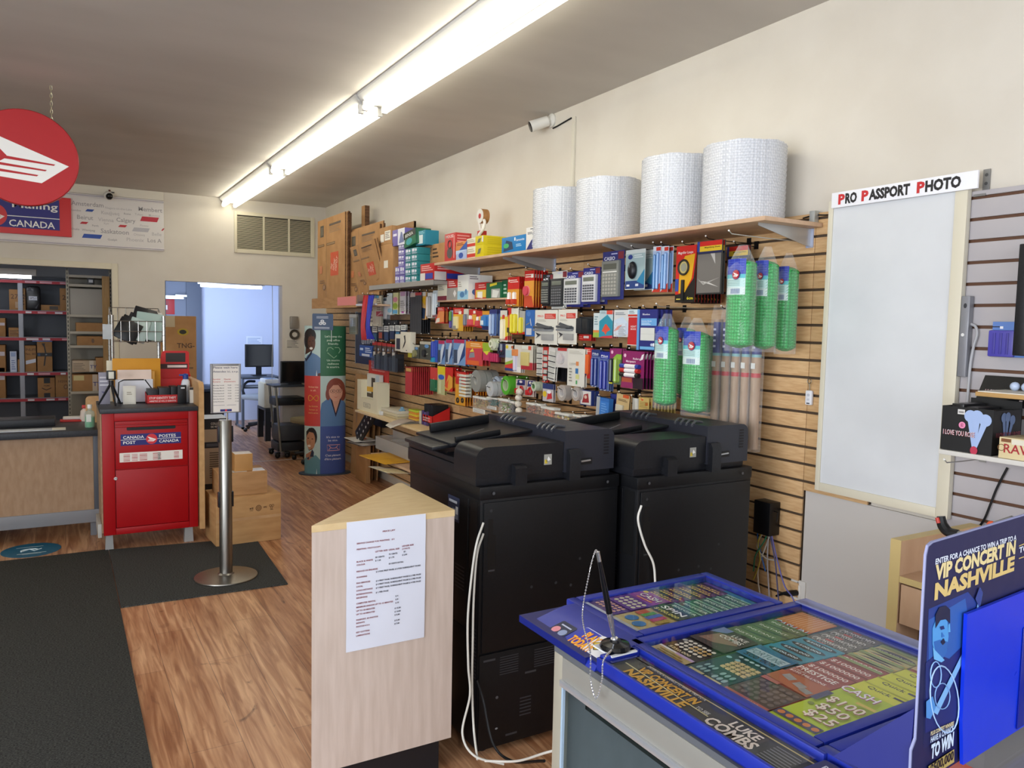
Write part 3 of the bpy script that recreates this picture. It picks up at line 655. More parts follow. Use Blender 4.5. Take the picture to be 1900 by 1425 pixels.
pts = [(0, 0), (D_+.06, 0), (D_+.06, ez-z0+.06)] + [(.05*(1-math.sin(pi/2*i/6)), ez-z0+.06-.05*(1-math.cos(pi/2*i/6)) ) for i in range(7)]
mb.push(T((W_+.006, z0-.01, -D_-.02)) @ Matrix.Rotation(-pi/2, 4, 'Y')); mb.prism([(D_+.06-x, y) for x, y in pts], -.034, 0, WOODP); mb.pop(); mb.build('wood_end_panel', t)
# ---- things on the mailbox counter
z = ztop; Y0 = 6.05
def onctr(px, py): return onZ(px, py, z)
q = onctr(256, 745); mb = MB(); mb.box((-.16, -.06, 0), (.165, .06, .0015), 'cbbfb0'); mb.rect(-.12, -.03, .1, .03, .0018, 'e5dccd'); single('paper_notice', mb, 'paper notice lying flat at the front of the mailbox counter', 'notice', T((q.x, q.y, z)))
Y1 = Y0+.30
a, b, zb, zt = face((210, 665, 298, 735), Y1, 'B')
t = thing('envelope_rack', 'black wire rack holding white envelopes and orange mailers', 'rack', FB((a, Y1-.12, z)))
mb = MB(); w = b-a; hh = .17
for u in (.13, .60):
    mb.tube([(w*u-.02, .002, 0), (w*u-.012, hh*.9, 0), (w*u+.02, hh, 0)] if u < .5 else [(w*u+.06, .002, 0), (w*u+.055, hh*.6, 0), (w*u+.01, hh, 0)], .004, BLK)
mb.tube([(w*.13+.02, hh, 0), (w*.61, hh, 0)], .004, BLK); mb.tube([(w*.06, .004, 0), (w*.9, .004, 0)], .004, BLK)
for u in (.1, .85): mb.tube([(w*u, .004, .0), (w*u, .004, -.14), (w*u, .12, -.15)], .004, BLK)
mb.build('frame', t)
def sheet(name, px, Y, label, c, cat, th=.02, z0=None, group=None, front=()): return boxpx(name, label, cat, px, Y, 'B', th, c, front, bev=.002, z0=z if z0 is None else z0, group=group)
sheet('padded_mailer', (209,665,298,739), Y1+.02, 'large orange padded mailer standing behind the white envelopes', noisy('mailer_orange', 'c98a1c', 'd09428', 4), 'mailer', .02)
sheet('padded_mailer', (216,689,287,736), Y1-.035, 'smaller orange mailer just behind the white envelopes', 'd9a04a', 'mailer', .015)
sheet('envelope', (218,686,281,735), Y1-.055, 'pinkish envelope edge peeping over the white envelopes', 'e3cdbf', 'envelope', .004)
sheet('envelope_pack', (214,704,284,735), Y1-.075, 'pack of white envelopes in the black wire rack', 'dfe0e8', 'envelopes', .03)
sheet('paper_card', (198,669,210,737), Y1+.05, 'pale card standing left of the orange mailers', 'd8d3bd', 'card', .01)
sheet('notice_card', (228,716,252,741), Y0+.1, 'small square pale card leaning in front of the envelopes', 'd3cfc4', 'card', .006, front=(('r',.1,.1,.9,.9,'dcd8cb'),('l',.3,.5,.7,.7,2,'9a917c')))
sheet('brochure_stack', (183,691,204,740), Y0+.16, 'grey brochures standing behind the black tripod', '8d8a99', 'brochures', .03, front=(('l',.1,.55,.9,.9,3,'c9c7d0'),('p',[(.2,.4),(.8,.4),(.6,.3)],'5d5a80')))
# little tripod
q = onY(207, 745, Y0+.07)
t = thing('mini_tripod', 'small black tripod with a phone clamp on the mailbox counter', 'tripod', T((q.x, Y0+.07, z)))
hz = onY(207, 710, Y0+.07).z-z
for k in range(3):
    a = -pi/2+.25+k*2*pi/3; mb = MB(); mb.tube([(0, 0, hz), (.085*math.cos(a), .085*math.sin(a), 0.004)], [.009, .006], BLKT, 8); mb.build('leg', t)
mb = MB(); mb.cyl((0, 0, hz-.02), .016, .035, BLKT); mb.box((-.03, -.012, hz+.02), (.03, .012, hz+.085), BLKT, .004); mb.build('clamp', t)
mb = MB(); mb.box((-.017, -.016, hz+.028), (.017, -.012, hz+.078), 'd9d7c9', .002); mb.build('pad', t)
# red display boxes
a, b, zb, zt = face((272, 728, 330, 747), Y0+.1, 'B'); w = b-a
def reddisp(label, m, w, hfront, hback, dep, txts, fill, header=None):
    t = thing('display_box', label, 'display box', m, None); mb = MB(); RD = 'c21c1c'
    mb.box((0, 0, -.003), (w, hfront, 0), RD); mb.box((0, 0, -dep), (w, .003, 0), RD); mb.box((0, 0, -dep), (w, hback, -dep+.003), RD)
    for x in (0, w-.003): mb.push(T((x, 0, 0)) @ Matrix.Rotation(pi/2, 4, 'Y')).prism([(0, 0), (dep, 0), (dep, hback), (0, hfront)], 0, .003, RD).pop()
    deco(mb, txts, w, hfront, 0); mb.build('tray', t)
    for i, (x0, x1, hh, c) in enumerate(fill):
        mb = MB(); mb.box((x0*w, .004, -dep+.01), (x1*w, hh, -.008), c, .003); mb.build('insert', t)
    if header: mb = MB(); mb.prism([(0, hback), (w, hback), (w, header*.97), (w*.93, header), (w*.2, header), (w*.13, header*.97)], -dep, -dep+.003, RD); mb.rect(w*.25, hback+(header-hback)*.45, w*.88, hback+(header-hback)*.9, -dep+.0036, '2b2321'); mb.rect(w*.05, hback+(header-hback)*.12, w*.95, hback+(header-hback)*.36, -dep+.0036, '3a1414'); mb.rect(w*.3, hback+(header-hback)*.18, w*.92, hback+(header-hback)*.3, -dep+.004, 'e8dcd8'); mb.build('header', t)
    return t
reddisp('red card holder display lettered STOP IDENTITY THEFT at the counter front', FB((a, Y0+.1, z)), w*1.05, .062, .085, .16, (('t','STOP IDENTITY THEFT',.08,.52,.26,'f3e6e2',.82),('t','ARRETEZ LE VOL D IDENTITE',.08,.2,.16,'f3e6e2',.82)), ((.04,.36,.105,BLKT),(.38,.72,.115,BLKT),(.74,.96,.12,BLK)))
a2, b2, zb2, zt2 = face((296, 652, 355, 720), Y0+.42, 'B')
reddisp('tall red display box with a black card picture on its header', FB((a2, Y0+.42, z)), b2-a2, zt2-z-.21, zt2-z-.16, .12, (), ((.05,.95,zt2-z-.24,'8f1414'),), zt2-z)
a, b, zb, zt = face((337, 690, 352, 744), Y0+.16, 'B')
t = thing('hand_lotion_bottle', 'white pump bottle with blue cap at the right of the mailbox counter', 'bottle', T(((a+b)/2, Y0+.16, z)))
mb = MB(); mb.lathe([(.03, 0), (.033, .01), (.033, .13), (.026, .16), (.014, .172)], 'd3d9e2', k=18); mb.rect(0, 0, 0, 0, 0, 'd3d9e2') if False else None; mb.build('bottle', t)
mb = MB(); mb.lathe([(.02, .172), (.02, .205), (.012, .212)], '1f3f8c', k=16); mb.box((-.045, -.01, .195), (0, .01, .208), '1f3f8c', .003); mb.build('pump', t)
sheet('terminal', (330,715,346,746), Y0+.03, 'black card terminal standing right of the red display', BLK, 'terminal', .04, front=(('r',.35,.82,.8,.9,'c8ccd0'),))
sheet('small_box', (352,719,362,744), Y0+.06, 'small white box with dark rim at the counter end', 'ddd6c8', 'box', .05, front=(('r',0,.85,1,1,'2a2522'),))

# ---- wire basket rack behind the mailbox
BY = 7.6; CHR = M('b4b4b0', .25, .9)
x0, x1 = onY(208, 600, BY).x, onY(304, 600, BY).x; zb, zt = onY(255, 634, BY).z, onY(255, 596, BY).z; dp = .45
t = thing('wire_basket_rack', 'chrome wire rack with a mesh basket of mailers behind the mailbox', 'rack', T((x0, BY, 0))); w = x1-x0
for x in (0, w):
    for y in (0, dp):
        mb = MB(); mb.tube([(x, y, 0), (x, y, zt+.05)], .013, CHR, 8)
        for k in range(int((zt+.05)/.05)): mb.lathe([(.0145, 0), (.0145, .004)], M('8d8d89', .3, .9), c=(x, y, k*.05), k=8)
        mb.build('post', t)
mb = MB()
for i in range(7):
    x = w*i/6
    mb.tube([(x, dp, zt+.12), (x, dp, zb), (x, 0, zb), (x, 0, zt)], .004, CHR, 6)
for y, z_ in ((0, zt), (0, (zt+zb)/2), (0, zb), (dp, zt+.12), (dp, zb)): mb.tube([(0, y, z_), (w, y, z_)], .004, CHR, 6)
for x in (0, w):
    for zz in (zb, zt): mb.tube([(x, 0, zz), (x, dp, zz+(.12 if zz == zt else 0))], .004, CHR, 6)
mb.build('basket', t)
for zz in (.3, .85):
    mb = MB()
    for i in range(9): mb.tube([(w*i/8, 0, zz), (w*i/8, dp, zz)], .003, CHR, 5)
    for y in (0, dp/2, dp): mb.tube([(0, y, zz-.006), (w, y, zz-.006)], .004, CHR, 5)
    mb.build('shelf', t)
mb = MB(); mb.box((-.075, -.01, zb+.02), (0, -.005, zb+.15), M('8b8b88', .3, .7)); mb.build('sign_holder', t)
rr = random.Random(3)
for i in range(11):
    mb = MB(); hh = rr.uniform(.16, .30); ww = rr.uniform(.14, .24); c = ('16171b', '17181c', '2a2b2f', 'c9cfcc', 'bcd0cc', '1b1c20', '202226', 'd5d8d4', 'a9c2bd', 'cfd2ce', 'e2e2de')[i]
    mb.box((-ww/2, 0, -.012), (ww/2, hh, .012), M(c, .3), .008)
    lab = ('black mailer bag in the wire basket', 'pale clear-wrapped mailer in the wire basket')[c in ('c9cfcc', 'bcd0cc', 'd5d8d4', 'a9c2bd', 'cfd2ce', 'e2e2de')]
    single('mailer_bag', mb, lab, 'bag', FB((x0+.08+(w-.14)*i/10.5, BY+.08+.03*(i % 4)+.02*i/3, zb+.012), 0) @ rot(-.15, 0, -.5+.045*i), 'mailers in the wire basket')
# tall carton at the doorway
YT = 8.6
a, b, zb, zt = face((306, 586, 339, 690), YT, 'B'); 
mb = MB(); mb.box((0, 0, -.3), (.34, zt-.0, 0), KRAFT, .004); deco(mb, (('t','TNG-',.45,.80,.03,'4c3423'),('e',.62,.90,.16,.022,'b7a01e'),('e',.62,.90,.10,.014,'2c2a1a'),('r',0,.93,.4,1,'bfae8d'),('l',.3,.66,.9,.74,3,'7d5c3c'))
 , .34, zt); single('cardboard_box', mb, 'tall narrow brown carton with a yellow round sticker by the office doorway', 'box', FB((a-.04, YT, 0)) @ T((0, 0, 0)))
q = onY(305, 569, YB+.6); mb = MB(); 
a, b, zb, zt = face((296, 555, 324, 583), 10.8, 'B'); boxpx('alarm_panel', 'red alarm panel on the wall inside the office doorway', 'alarm panel', (296,555,324,583), 12.815, 'B', .06, 'a51c20', (('r',.15,.1,.6,.9,'8c1519'),('r',.38,.3,.52,.6,'d9d2cc')))
# carton display and bin behind the stanchion
a, b, zb, zt = face((365, 777, 424, 950), 6.75, 'B')
mb = MB(); w = b-a; h = zt-.16; mb.box((0, 0, -.3), (w, h, 0), 'a9947a', .003)
deco(mb, (('r',0,.86,1,1,'15151a'),('t','COLLECTION',.45,.92,.03,'d9d2c6',.5),('t','DE VETEMENTS',.45,.88,.025,'d9d2c6',.5),('r',0,.61,1,.69,'15151a'),('e',.15,.65,.05,.02,'b4262a'),('r',.3,.63,.9,.67,'4a4a50'),('l',.4,.2,.95,.56,12,'5d4c3b'),('p',[(0,.35),(.2,.5),(.25,.47),(.06,.32)],'cdbda6'),('r',0,0,1,.13,'15151a'),('e',.85,.06,.06,.025,'b4262a')), w, h)
mb.push(T((0, 0, -.3)) @ Matrix.Rotation(-pi/2, 4, 'X')).rect(0, 0, w, .3, 0, 'd0d6e0') if False else mb.push(Matrix.Rotation(-pi/2, 4, 'X')).rect(0, 0, w, .3, h+EPS, 'cfd5de').pop()
single('display_carton', mb, 'printed carton bin with black bands behind the steel stanchion', 'carton', FB((a, 6.75, .16)))
mb = MB(); cb = clear('storage_tub', 'dfe6e8', .22, .1, 'e9eef0'); mb.box((0, 0, 0), (w+.02, .34, .15), cb, .01); mb.box((-.01, -.01, .135), (w+.03, .35, .155), M('3a3b3e', .4), .004); mb.box((.05, .02, .01), (w-.02, .2, .10), 'd8d6cc', .01)
single('storage_tub', mb, 'clear plastic tub under the printed carton bin', 'tub', T((a, 6.73, 0)))
# ================================================================ shelves over the slatwall
def bracket(y, z, d, label):
    t = thing('shelf_bracket', label, 'bracket', FR((XW, y, z)), 'steel shelf brackets')
    mb = MB(); mb.push(Matrix.Rotation(-pi/2, 4, 'Y')); mb.prism([(0, 0), (d, 0), (d, -.012), (.03, -.075), (0, -.075)], -.0015, .0015, M('b7b7b5', .35, .6)); mb.pop()
    mb.build('arm', t)
    mb = MB(); mb.box((-.016, -.082, 0), (.016, .0, .004), M('aab0c4', .3, .5)); mb.box((-.016, -.082, .004), (-.013, 0, .012), M('aab0c4', .3, .5)); mb.build('plate', t)
SHZ = 2.066; SHD = .355
for i, (y0, y1, lab) in enumerate(((2.23, 3.295, 'nearest wooden wall shelf carrying the two largest bubble wrap rolls'), (3.297, 4.37, 'middle wooden wall shelf carrying the two smaller bubble wrap rolls'), (4.372, 5.44, 'far wooden wall shelf carrying the yellow and red cartons'))):
    mb = MB(); mb.box((XW-SHD, y0, SHZ-.018), (XW-.002, y1, SHZ), SHELFM, .002); single('wall_shelf', mb, lab, 'shelf', None, 'long wooden wall shelves')
    for j, y in enumerate((y0+.06, y1-.06)): bracket(y, SHZ-.0185, SHD-.03, ('steel bracket under the near end of the '+('nearest', 'middle', 'far')[i]+' wooden shelf') if not j else ('steel bracket under the far end of the '+('nearest', 'middle', 'far')[i]+' wooden shelf'))
q0, q1 = onX(811, 558.5, XW-.25), onX(942, 551, XW-.25)
z2 = (q0.z+q1.z)/2
for y0, y1, lab in ((q1.y, (q0.y+q1.y)/2, 'near half of the short shelf under the long one'), ((q0.y+q1.y)/2+.002, q0.y, 'far half of the short shelf under the long one')):
    mb = MB(); mb.box((XW-.25, y0, z2-.012), (XW-.002, y1, z2), SHELFM, .002); single('wall_shelf', mb, lab, 'shelf', None, 'short wooden wall shelves')
bracket(q1.y+.03, z2-.0125, .2, 'steel bracket under the short wall shelf')
# grey steel shelf with cartons, then the acrylic fronted shelf in the corner
GD = .36; q0, q1 = onX(685, 532, XW-GD), onX(804, 518.5, XW-GD); z3 = (q0.z+q1.z)/2
for k, (y0, y1) in enumerate(((q1.y, q1.y+(q0.y-q1.y)*.45), (q1.y+(q0.y-q1.y)*.45+.003, q0.y))):
    mb = MB(); mb.box((XW-GD+.006, y0, z3-.03), (XW-.002, y1, z3-.002), M('8f8c86', .4, .2), .003); mb.box((XW-GD, y0, z3-.035), (XW-GD+.004, y1, z3+.004), M('9d9a94', .4, .2)); single('metal_shelf', mb, ('near', 'far')[k]+' grey steel wall shelf under the stacked cartons', 'shelf', None, 'grey steel wall shelves')
AD = .36; q0, q1 = onX(579, 568, XW-AD), onX(700, 566.5, XW-AD); z4 = q1.z
YC = min(YB-.03, q0.y)
mb = MB(); mb.box((XW-AD, q1.y, z4-.004), (XW-.002, YC, z4+.012), SHELFM, .002); t = single('wall_shelf', mb, 'corner wall shelf with a clear lip under the tall flat boxes', 'shelf')
mb = MB(); mb.box((XW-AD-.003, q1.y, z4+.004), (XW-AD, q1.y+.55, z4+.105), ACRY); mb.box((XW-AD-.012, q1.y, z4+.002), (XW-AD, q1.y+.55, z4+.018), M('cfd2d4', .2, .3)); mb.build('clear_lip', t)
mb = MB(); mb.box((XW-AD-.003, q1.y+.56, z4-.012), (XW-AD, YC-.002, z4+.10), KRAFT); mb.rect(0,0,0,0,0,KRAFT) if False else mb.box((XW-AD-.0045, q1.y+.57, z4+.01), (XW-AD-.003, q1.y+1.15, z4+.095), 'd87c74'); mb.build('price_strip', t)
# ---- flattened moving boxes
def flat(label, m, w, h, n, dk=True, th=.011, step=.012):
    t = None
    for i in range(n):
        mb = MB(); mb.box((0, 0, -th), (w, h, 0), KRAFT)
        for u in (0, w): mb.box((u-.0006, 0, -th), (u+.0006, h, -.001), KRAFTD)
        if i == 0:
            s = .34*w; D = '4a3726'; OR = 'c9502a'
            mb.rect(s-.004, 0, s+.004, h, EPS, '7d5c3b'); 
            deco(mb, (('r',.11,.80,.24,.93,'4d463b'),('r',.13,.82,.22,.91,'6a6152'),('r',.45,.90,.86,.925,D),('l',.45,.82,.85,.89,4,'8a6a48'),('r',.36,.69,.66,.715,D),('r',.37,.695,.65,.71,'9a7a54'),('r',.02,.69,.26,.715,D),('r',.03,.695,.25,.71,'9a7a54'),('l',.1,.26,.3,.31,2,'7d5c3b'),('e',.27,.22,.05,.035,'5b4230'),('e',.27,.22,.035,.025,'a97f54'),('l',.36,.03,.8,.06,1,D),('r',.1,.38,.2,.47,'c47a50')), w, h)
            mb.rect(w*.50, h*.34, w*.78, h*.60, EPS*2, OR)
            mb.push(T((w*.53, h*.355, 0)) @ Matrix.Rotation(math.atan2(h*.2, w*.2), 4, 'Z'))
            ln = math.hypot(h*.22, w*.2)
            for r_, s_ in enumerate(('THE', 'HOME', 'DEPOT')): pass
            mb.pop()
            for r_, (s_, ang) in enumerate((('THE', 0), ('HOME', 0), ('DEPOT', 0))):
                mb.push(T((w*(.555+.075*r_), h*(.40-.008*r_), 0)) @ Matrix.Rotation(1.15, 4, 'Z')); mb.text(s_, 0, 0, w*.055, EPS*3.2, 'e6c6b2', w=h*(.07, .13, .16)[r_]); mb.pop()
        o = single('flattened_box', mb, label if i == 0 else label.replace(', front one', '')+', behind the front one', 'flattened box', m @ T((random.uniform(-.01, .05)*(i > 0), random.uniform(-.01, .03)*(i > 0), -i*step)), label+' and those behind' if n > 1 else None)
x = XW-.30
a, b, zb, zt = face((587, 401, 640, 566), x, 'R')
flat('tall flattened moving box with orange square leaning in the corner, front one', FR((x, min(a, YC-.01), z4+.0125)), min(a, YC-.01)-b, zt-z4-.02, 6)
mb = MB(); hh = zt-z4+.05; mb.box((0, 0, -.05), (.10, hh, 0), KRAFT); mb.box((.1, 0, -.05), (.101, hh, 0), KRAFTD); single('flattened_box', mb, 'narrow dark edged flattened box standing tallest at the wall', 'flattened box', FR((XW-.12, b+.02, z4+.0125)))
x = XW-.24; a, b, zb, zt = face((647, 422, 704, 560), x, 'R')
flat('wide flattened moving box right of the tall ones, front one', FR((x, a, z4+.0125)), a-b, zt-z4-.02, 4)
x = XW-.33; p = onX(652, 537, x); p2 = onX(695, 535, x); w_ = p.y-p2.y
flat('small tilted flattened moving box with an orange square, front one', FR((XW-.24, p.y-.03, z3-.06)) @ rot(.24, 0, .04), w_*1.05, .47, 3, th=.008, step=.009)
p = onX(685, 517, x); mb = MB(); mb.box((0, 0, -.06), (.27, .33, 0), KRAFT, .003); mb.rect(.03, .08, .12, .09, EPS, '4a3726'); mb.rect(.2, .08, .26, .09, EPS, '4a3726'); single('cardboard_box', mb, 'plain small carton tilted against the wide flattened box', 'box', FR((XW-.27, p.y-.02, z3+.06)) @ Matrix.Rotation(.2, 4, 'Z'))
# ---- cartons on the grey shelf
XS = XW-.30
def rbox(px, label, front=(), base=KRAFT, depth=.16, z0=None, d=.30, side=(), top=None, tilt=0., turn=0., name='carton', cat='carton', group=None): return boxpx(name, label, cat, px, XW-d, 'R', depth, base, front, side, top, group, tilt, .002, z0, turn)
rbox((704,453,729,520), 'tall plain brown carton with a white label on the grey shelf', (('r',.35,.42,.65,.60,'e2ddd0'),), KRAFT, .2, z0=z3+.004)
rbox((704,421,727,453), 'brown carton with two white stickers on top of the tall plain one', (('r',.1,.15,.38,.6,'e6e1d6'),('r',.45,.2,.9,.75,'e6e1d6'),('l',.5,.3,.85,.7,4,'77736c')), KRAFT, .2)
mb = MB(); a, b, zb, zt = face((723, 416, 768, 452), XW-.08, 'R'); mb.box((0, 0, -.02), (a-b, zt-zb+.2, 0), noisy('kraft_shade', '94704a', 'a37d55', 6), .002); mb.box((a-b-.003, 0, -.02), (a-b, zt-zb+.2, .003), KRAFTD); single('flattened_box', mb, 'opened brown carton flap standing behind the purple cartons', 'flattened box', FR((XW-.08, a, zb-.2)))
PUR = '6f63ad'; TEAL = '1f7f86'
rbox((728,425,751,455), 'larger purple and white carton with a shoe picture', (('r',.46,0,1,1,'dfe0ea'),('p',[(.55,.1),(.95,.15),(.8,.75),(.7,.8)],'6d79a8'),('r',.08,.6,.38,.75,'e6e3f2')), PUR, .12)
def grid(px, nx, ny, base, label, grp, d=.28, z0=None):
    a, b, zb, zt = face(px, XW-d, 'R'); w, h = (a-b)/nx, (zt-zb)/ny; rr = random.Random(nx*7+ny); first = True
    zb = zb if z0 is None else z0; h = (zt-zb)/ny
    for j in range(ny):
        for i in range(nx):
            mb = MB(); mb.box((.001, .001, -.14), (w-.001, h-.001, 0), base, .002)
            deco(mb, (('r',.08,.45,.5,.85,'d9dbe8'),('l',.1,.1,.9,.38,2,'c9cbe0'),('e',.72,.62,.12,.2,'e8e8f2')), w, h)
            single('small_carton', mb, label(i, j, nx, ny), 'carton', FR((XW-d, a-i*w, zb+j*h)), grp)
ordn = ('lowest', 'second from the bottom', 'third from the bottom', 'fourth from the bottom', 'topmost')
grid((739,453,751,494), 1, 4, PUR, lambda i, j, nx, ny: 'small purple carton in the single column, '+ordn[j if j < 3 else 4], 'small purple cartons', .29)
grid((733,494,751,518), 2, 2, PUR, lambda i, j, nx, ny: ('left' if i == 0 else 'right')+' small purple carton in the '+('bottom' if j == 0 else 'second')+' row', 'small purple cartons', .29, z0=z3+.004)
grid((752,460,775,518), 2, 5, TEAL, lambda i, j, nx, ny: ('left' if i == 0 else 'right')+' small teal carton, '+ordn[j]+' of its column', 'small teal cartons', .31, z0=z3+.004)
rbox((750,431,772,459), 'tilted green carton lying on the stack of teal cartons', (('r',0,.55,1,1,'1f2a26'),('t','SENSA',.1,.66,.2,'e6e6e0',.7),('e',.45,.3,.25,.22,'3aa0a8')), '2a6f4d', .14, tilt=.12, side=(('r',.2,.15,.7,.75,'d8e6ea'),('r',0,0,.08,1,'1d5c4a')), d=.30)
rbox((772,428,789,455), 'teal carton with a white picture beside the tilted green one', (('r',.2,.1,.75,.7,'dfe9ea'),('l',.1,.75,.9,.95,2,'9fd0d8')), '2386a0', .12, d=.27)
rbox((774,454,828,513), 'brown carton with large sideways lettering by the grey shelf end', (('l',.55,.55,.75,.9,3,'4c3726'),('r',.25,.3,.29,.7,'4c3726')), KRAFT, .1, d=.20)
mb = MB(); a, b, zb, zt = face((774, 454, 828, 513), XW-.20, 'R'); mb.push(Matrix.Rotation(pi/2, 4, 'Z'))
mb.text('CleanCare', .02, -.16, .05, 0, '2f2219', w=.34); mb.text('TER SMALL', .02, -.24, .03, 0, '2f2219', w=.2); mb.text('VINYL GLOVES', .02, -.30, .03, 0, '2f2219', w=.24); mb.pop()
o = mb.build('lettering'); _c = [q for q in bpy.data.objects if q.get('label', '').startswith('brown carton with large sideways')][0]; o.parent = _c; o.location = (0, 0, EPS)
rbox((780,489,806,513), 'red and blue carton standing on the end of the grey shelf', (('r',0,0,.35,.45,'d9d5d0'),('r',.38,.08,.9,.42,'31409c'),('l',.1,.55,.9,.9,3,'e8b6ae')), 'b71f1d', .25, z0=z3+.004, side=(('r',0,0,.4,.5,'c9c5c3'),('r',.42,.1,1,.42,'22338f'),('l',.1,.6,.9,.85,2,'e8b6ae')), d=.34)
# ---- cartons on the far long shelf
zS = SHZ+.001
rbox((825,433,845,483), 'red carton with a grey mouse picture', (('t','MOUSE',.12,.84,.1,'f2dcd8',.7),('e',.5,.3,.26,.2,'55504f'),('o',.5,.6,.03,.003,'55504f'),('r',.85,.1,.93,.9,'e39a92')), 'c23b37', .13, z0=zS, side=(('l',.1,.55,.9,.95,4,'e39a92'),('r',0,.3,1,.5,'d9793a')), d=.33)
rbox((846,464,867,482), 'lower blue and white carton with an oval logo', (('e',.45,.45,.2,.3,'2f4fa3'),('p',[(0,.6),(1,1),(0,1)],'b7cfe8')), 'a9b7d8', .18, z0=zS, d=.33)
rbox((846,448,867,464), 'orange and blue carton lying on the oval logo carton', (('p',[(.3,0),(1,0),(1,1)],'3b5fa8'),('l',.1,.55,.7,.9,2,'8a3d1c')), 'd98a48', .18, d=.33)
rbox((866,459,882,477), 'lower white carton with a red band', (('r',.05,.1,1,.42,'c8321f'),('l',.1,.55,.9,.9,2,'b0a68e')), 'e6dfc8', .18, z0=zS, d=.33)
rbox((866,442,882,459), 'upper white carton with a red band', (('r',.05,.1,1,.42,'c8321f'),('l',.1,.55,.9,.9,2,'b0a68e')), 'e6dfc8', .18, d=.33)
YEL = 'd6c313'
for (y0, y1, lab, z0) in ((455, 472, 'lower yellow carton with a grey picture on the shelf', zS), (437.5, 455, 'upper yellow carton with a price tag on the shelf', None)):
    fr__ = [('p',[(.25,.25),(.6,.3),(.75,.75),(.4,.7)],'6b6a58')] + ([('p',[(.8,.35),(1,.3),(1,.9),(.85,.95)],'dcdcdc')] if z0 is None else [])
    rbox((882,y0,897,y1), lab, fr__, YEL, .30, z0=z0, side=(('l',.1,.1,.9,.9,4,'c9b60f'),), d=.34)
rbox((931,438,975,466), 'blue carton with a picture of wires', (('p',[(.08,.1),(.5,.2),(.45,.65),(.2,.8)],'2b3f5b'),('e',.2,.45,.12,.15,'49b06a'),('t','Samsonite',.62,.66,.14,'e8f0f6',.34),('l',.62,.3,.85,.5,2,'bfe0f2'),('r',.55,.7,.6,.9,'eef4f8')), '1478b8', .06, z0=zS, d=.335)
rbox((976,420,1009.5,461), 'white carton with a navy quarter circle picture', (('p',[(.02,0),(1,0),(1,.98),(.7,.7),(.3,.4)],'2b2d6d'),('p',[(.35,.2),(.6,.12),(.62,.5),(.4,.55)],'c6d2ec'),('l',.1,.68,.4,.8,2,'6a6a70'),('l',.25,.88,.8,.96,1,'55555c'),('r',.86,0,1,1,'252a66')), 'e4e2dd', .05, z0=zS, d=.34)
# tape dispenser standing on the yellow cartons
p = onX(896, 437, XW-.26)
t = thing('tape_dispenser', 'hand tape dispenser with a brown tape roll standing on the yellow cartons', 'tape dispenser', FR((XW-.26, p.y, p.z+.002)))
mb = MB(); mb.lathe([(.024, -.025), (.05, -.025), (.05, .025), (.024, .025), (.024, -.025)], noisy('brown_tape', '9a6a3c', 'b58350', 20), 'z', (0, .13, 0), 28, False); mb.build('tape_roll', t)
mb = MB(); mb.lathe([(.001, .024), (.049, .024), (.049, .027), (.001, .027)], 'd9d6cf', 'z', (0, .13, 0), 24); mb.lathe([(.018, .027), (.018, .0285), (.001, .0285)], 'b32325', 'z', (0, .13, 0), 16); mb.build('hub', t)
mb = MB(); mb.tube(spline([(-.02, .0, .0), (-.02, .05, .01), (-.02, .10, .02), (-.02, .14, .0)]), .009, 'e6e2da'); mb.tube(spline([(.0, .0, .03), (.05, .03, .03), (.06, .08, .02), (.02, .11, .01)]), .011, 'e6e2da'); mb.box((-.03, 0, -.02), (.02, .03, .03), 'b3241f', .004); mb.build('handle', t)
# ---- short shelf goods
rbox((812,527,829,557), 'white and maroon carton at the far end of the short shelf', (('r',0,0,1,.27,'7c1f35'),('l',.1,.6,.7,.9,3,'9a9788')), 'e1ddc6', .09, z0=z2, d=.24)
rbox((829.5,519,849,555.5), 'red and grey carton with a white diamond', (('r',0,0,1,.6,'9d9a94'),('p',[(.6,.32),(.75,.5),(.9,.32),(.75,.12)],'e4e2de'),('l',.15,.66,.85,.95,3,'e8cfca')), 'b3221f', .09, z0=z2, d=.24)
rbox((849,510,869,554), 'tall white carton with a blue mask picture', (('r',0,0,1,.35,'9ccbe0'),('e',.45,.2,.22,.12,'4d7fae'),('e',.8,.3,.1,.12,'5f8fba'),('l',.1,.5,.4,.75,3,'a9a79f')), 'e4e5de', .20, z0=z2, side=(('e',.35,.3,.2,.14,'5474a6'),('l',.05,.8,.4,.95,2,'6b5a66'),('r',.5,0,.51,1,'c9bfc9')), d=.24)
rbox((881,524,902,551), 'red and yellow carton in front of the mask carton', (('r',.1,.1,1,.55,'dfc04a'),('p',[(.25,.1),(.7,.05),(.7,.45),(.25,.45)],'ece9e2'),('l',.35,.65,.95,.9,2,'eebdb2')), 'c3211d', .05, z0=z2, d=.2)
rbox((902,524,931,550), 'dark green carton with a yellow sticker', (('p',[(.25,.75),(.7,.85),(.7,.98),(.25,.92)],'e3cf2e'),('r',.35,.05,.9,.6,'a9aaa6'),('p',[(.4,.1),(.7,.05),(.85,.45),(.45,.55)],'d8dbd6')), '12633e', .06, z0=z2, d=.2)
rbox((931,520,943,549), 'narrow green carton at the near end of the short shelf', (('l',.3,.2,.8,.85,3,'b9d6c4'),), '15623c', .07, z0=z2, d=.19)
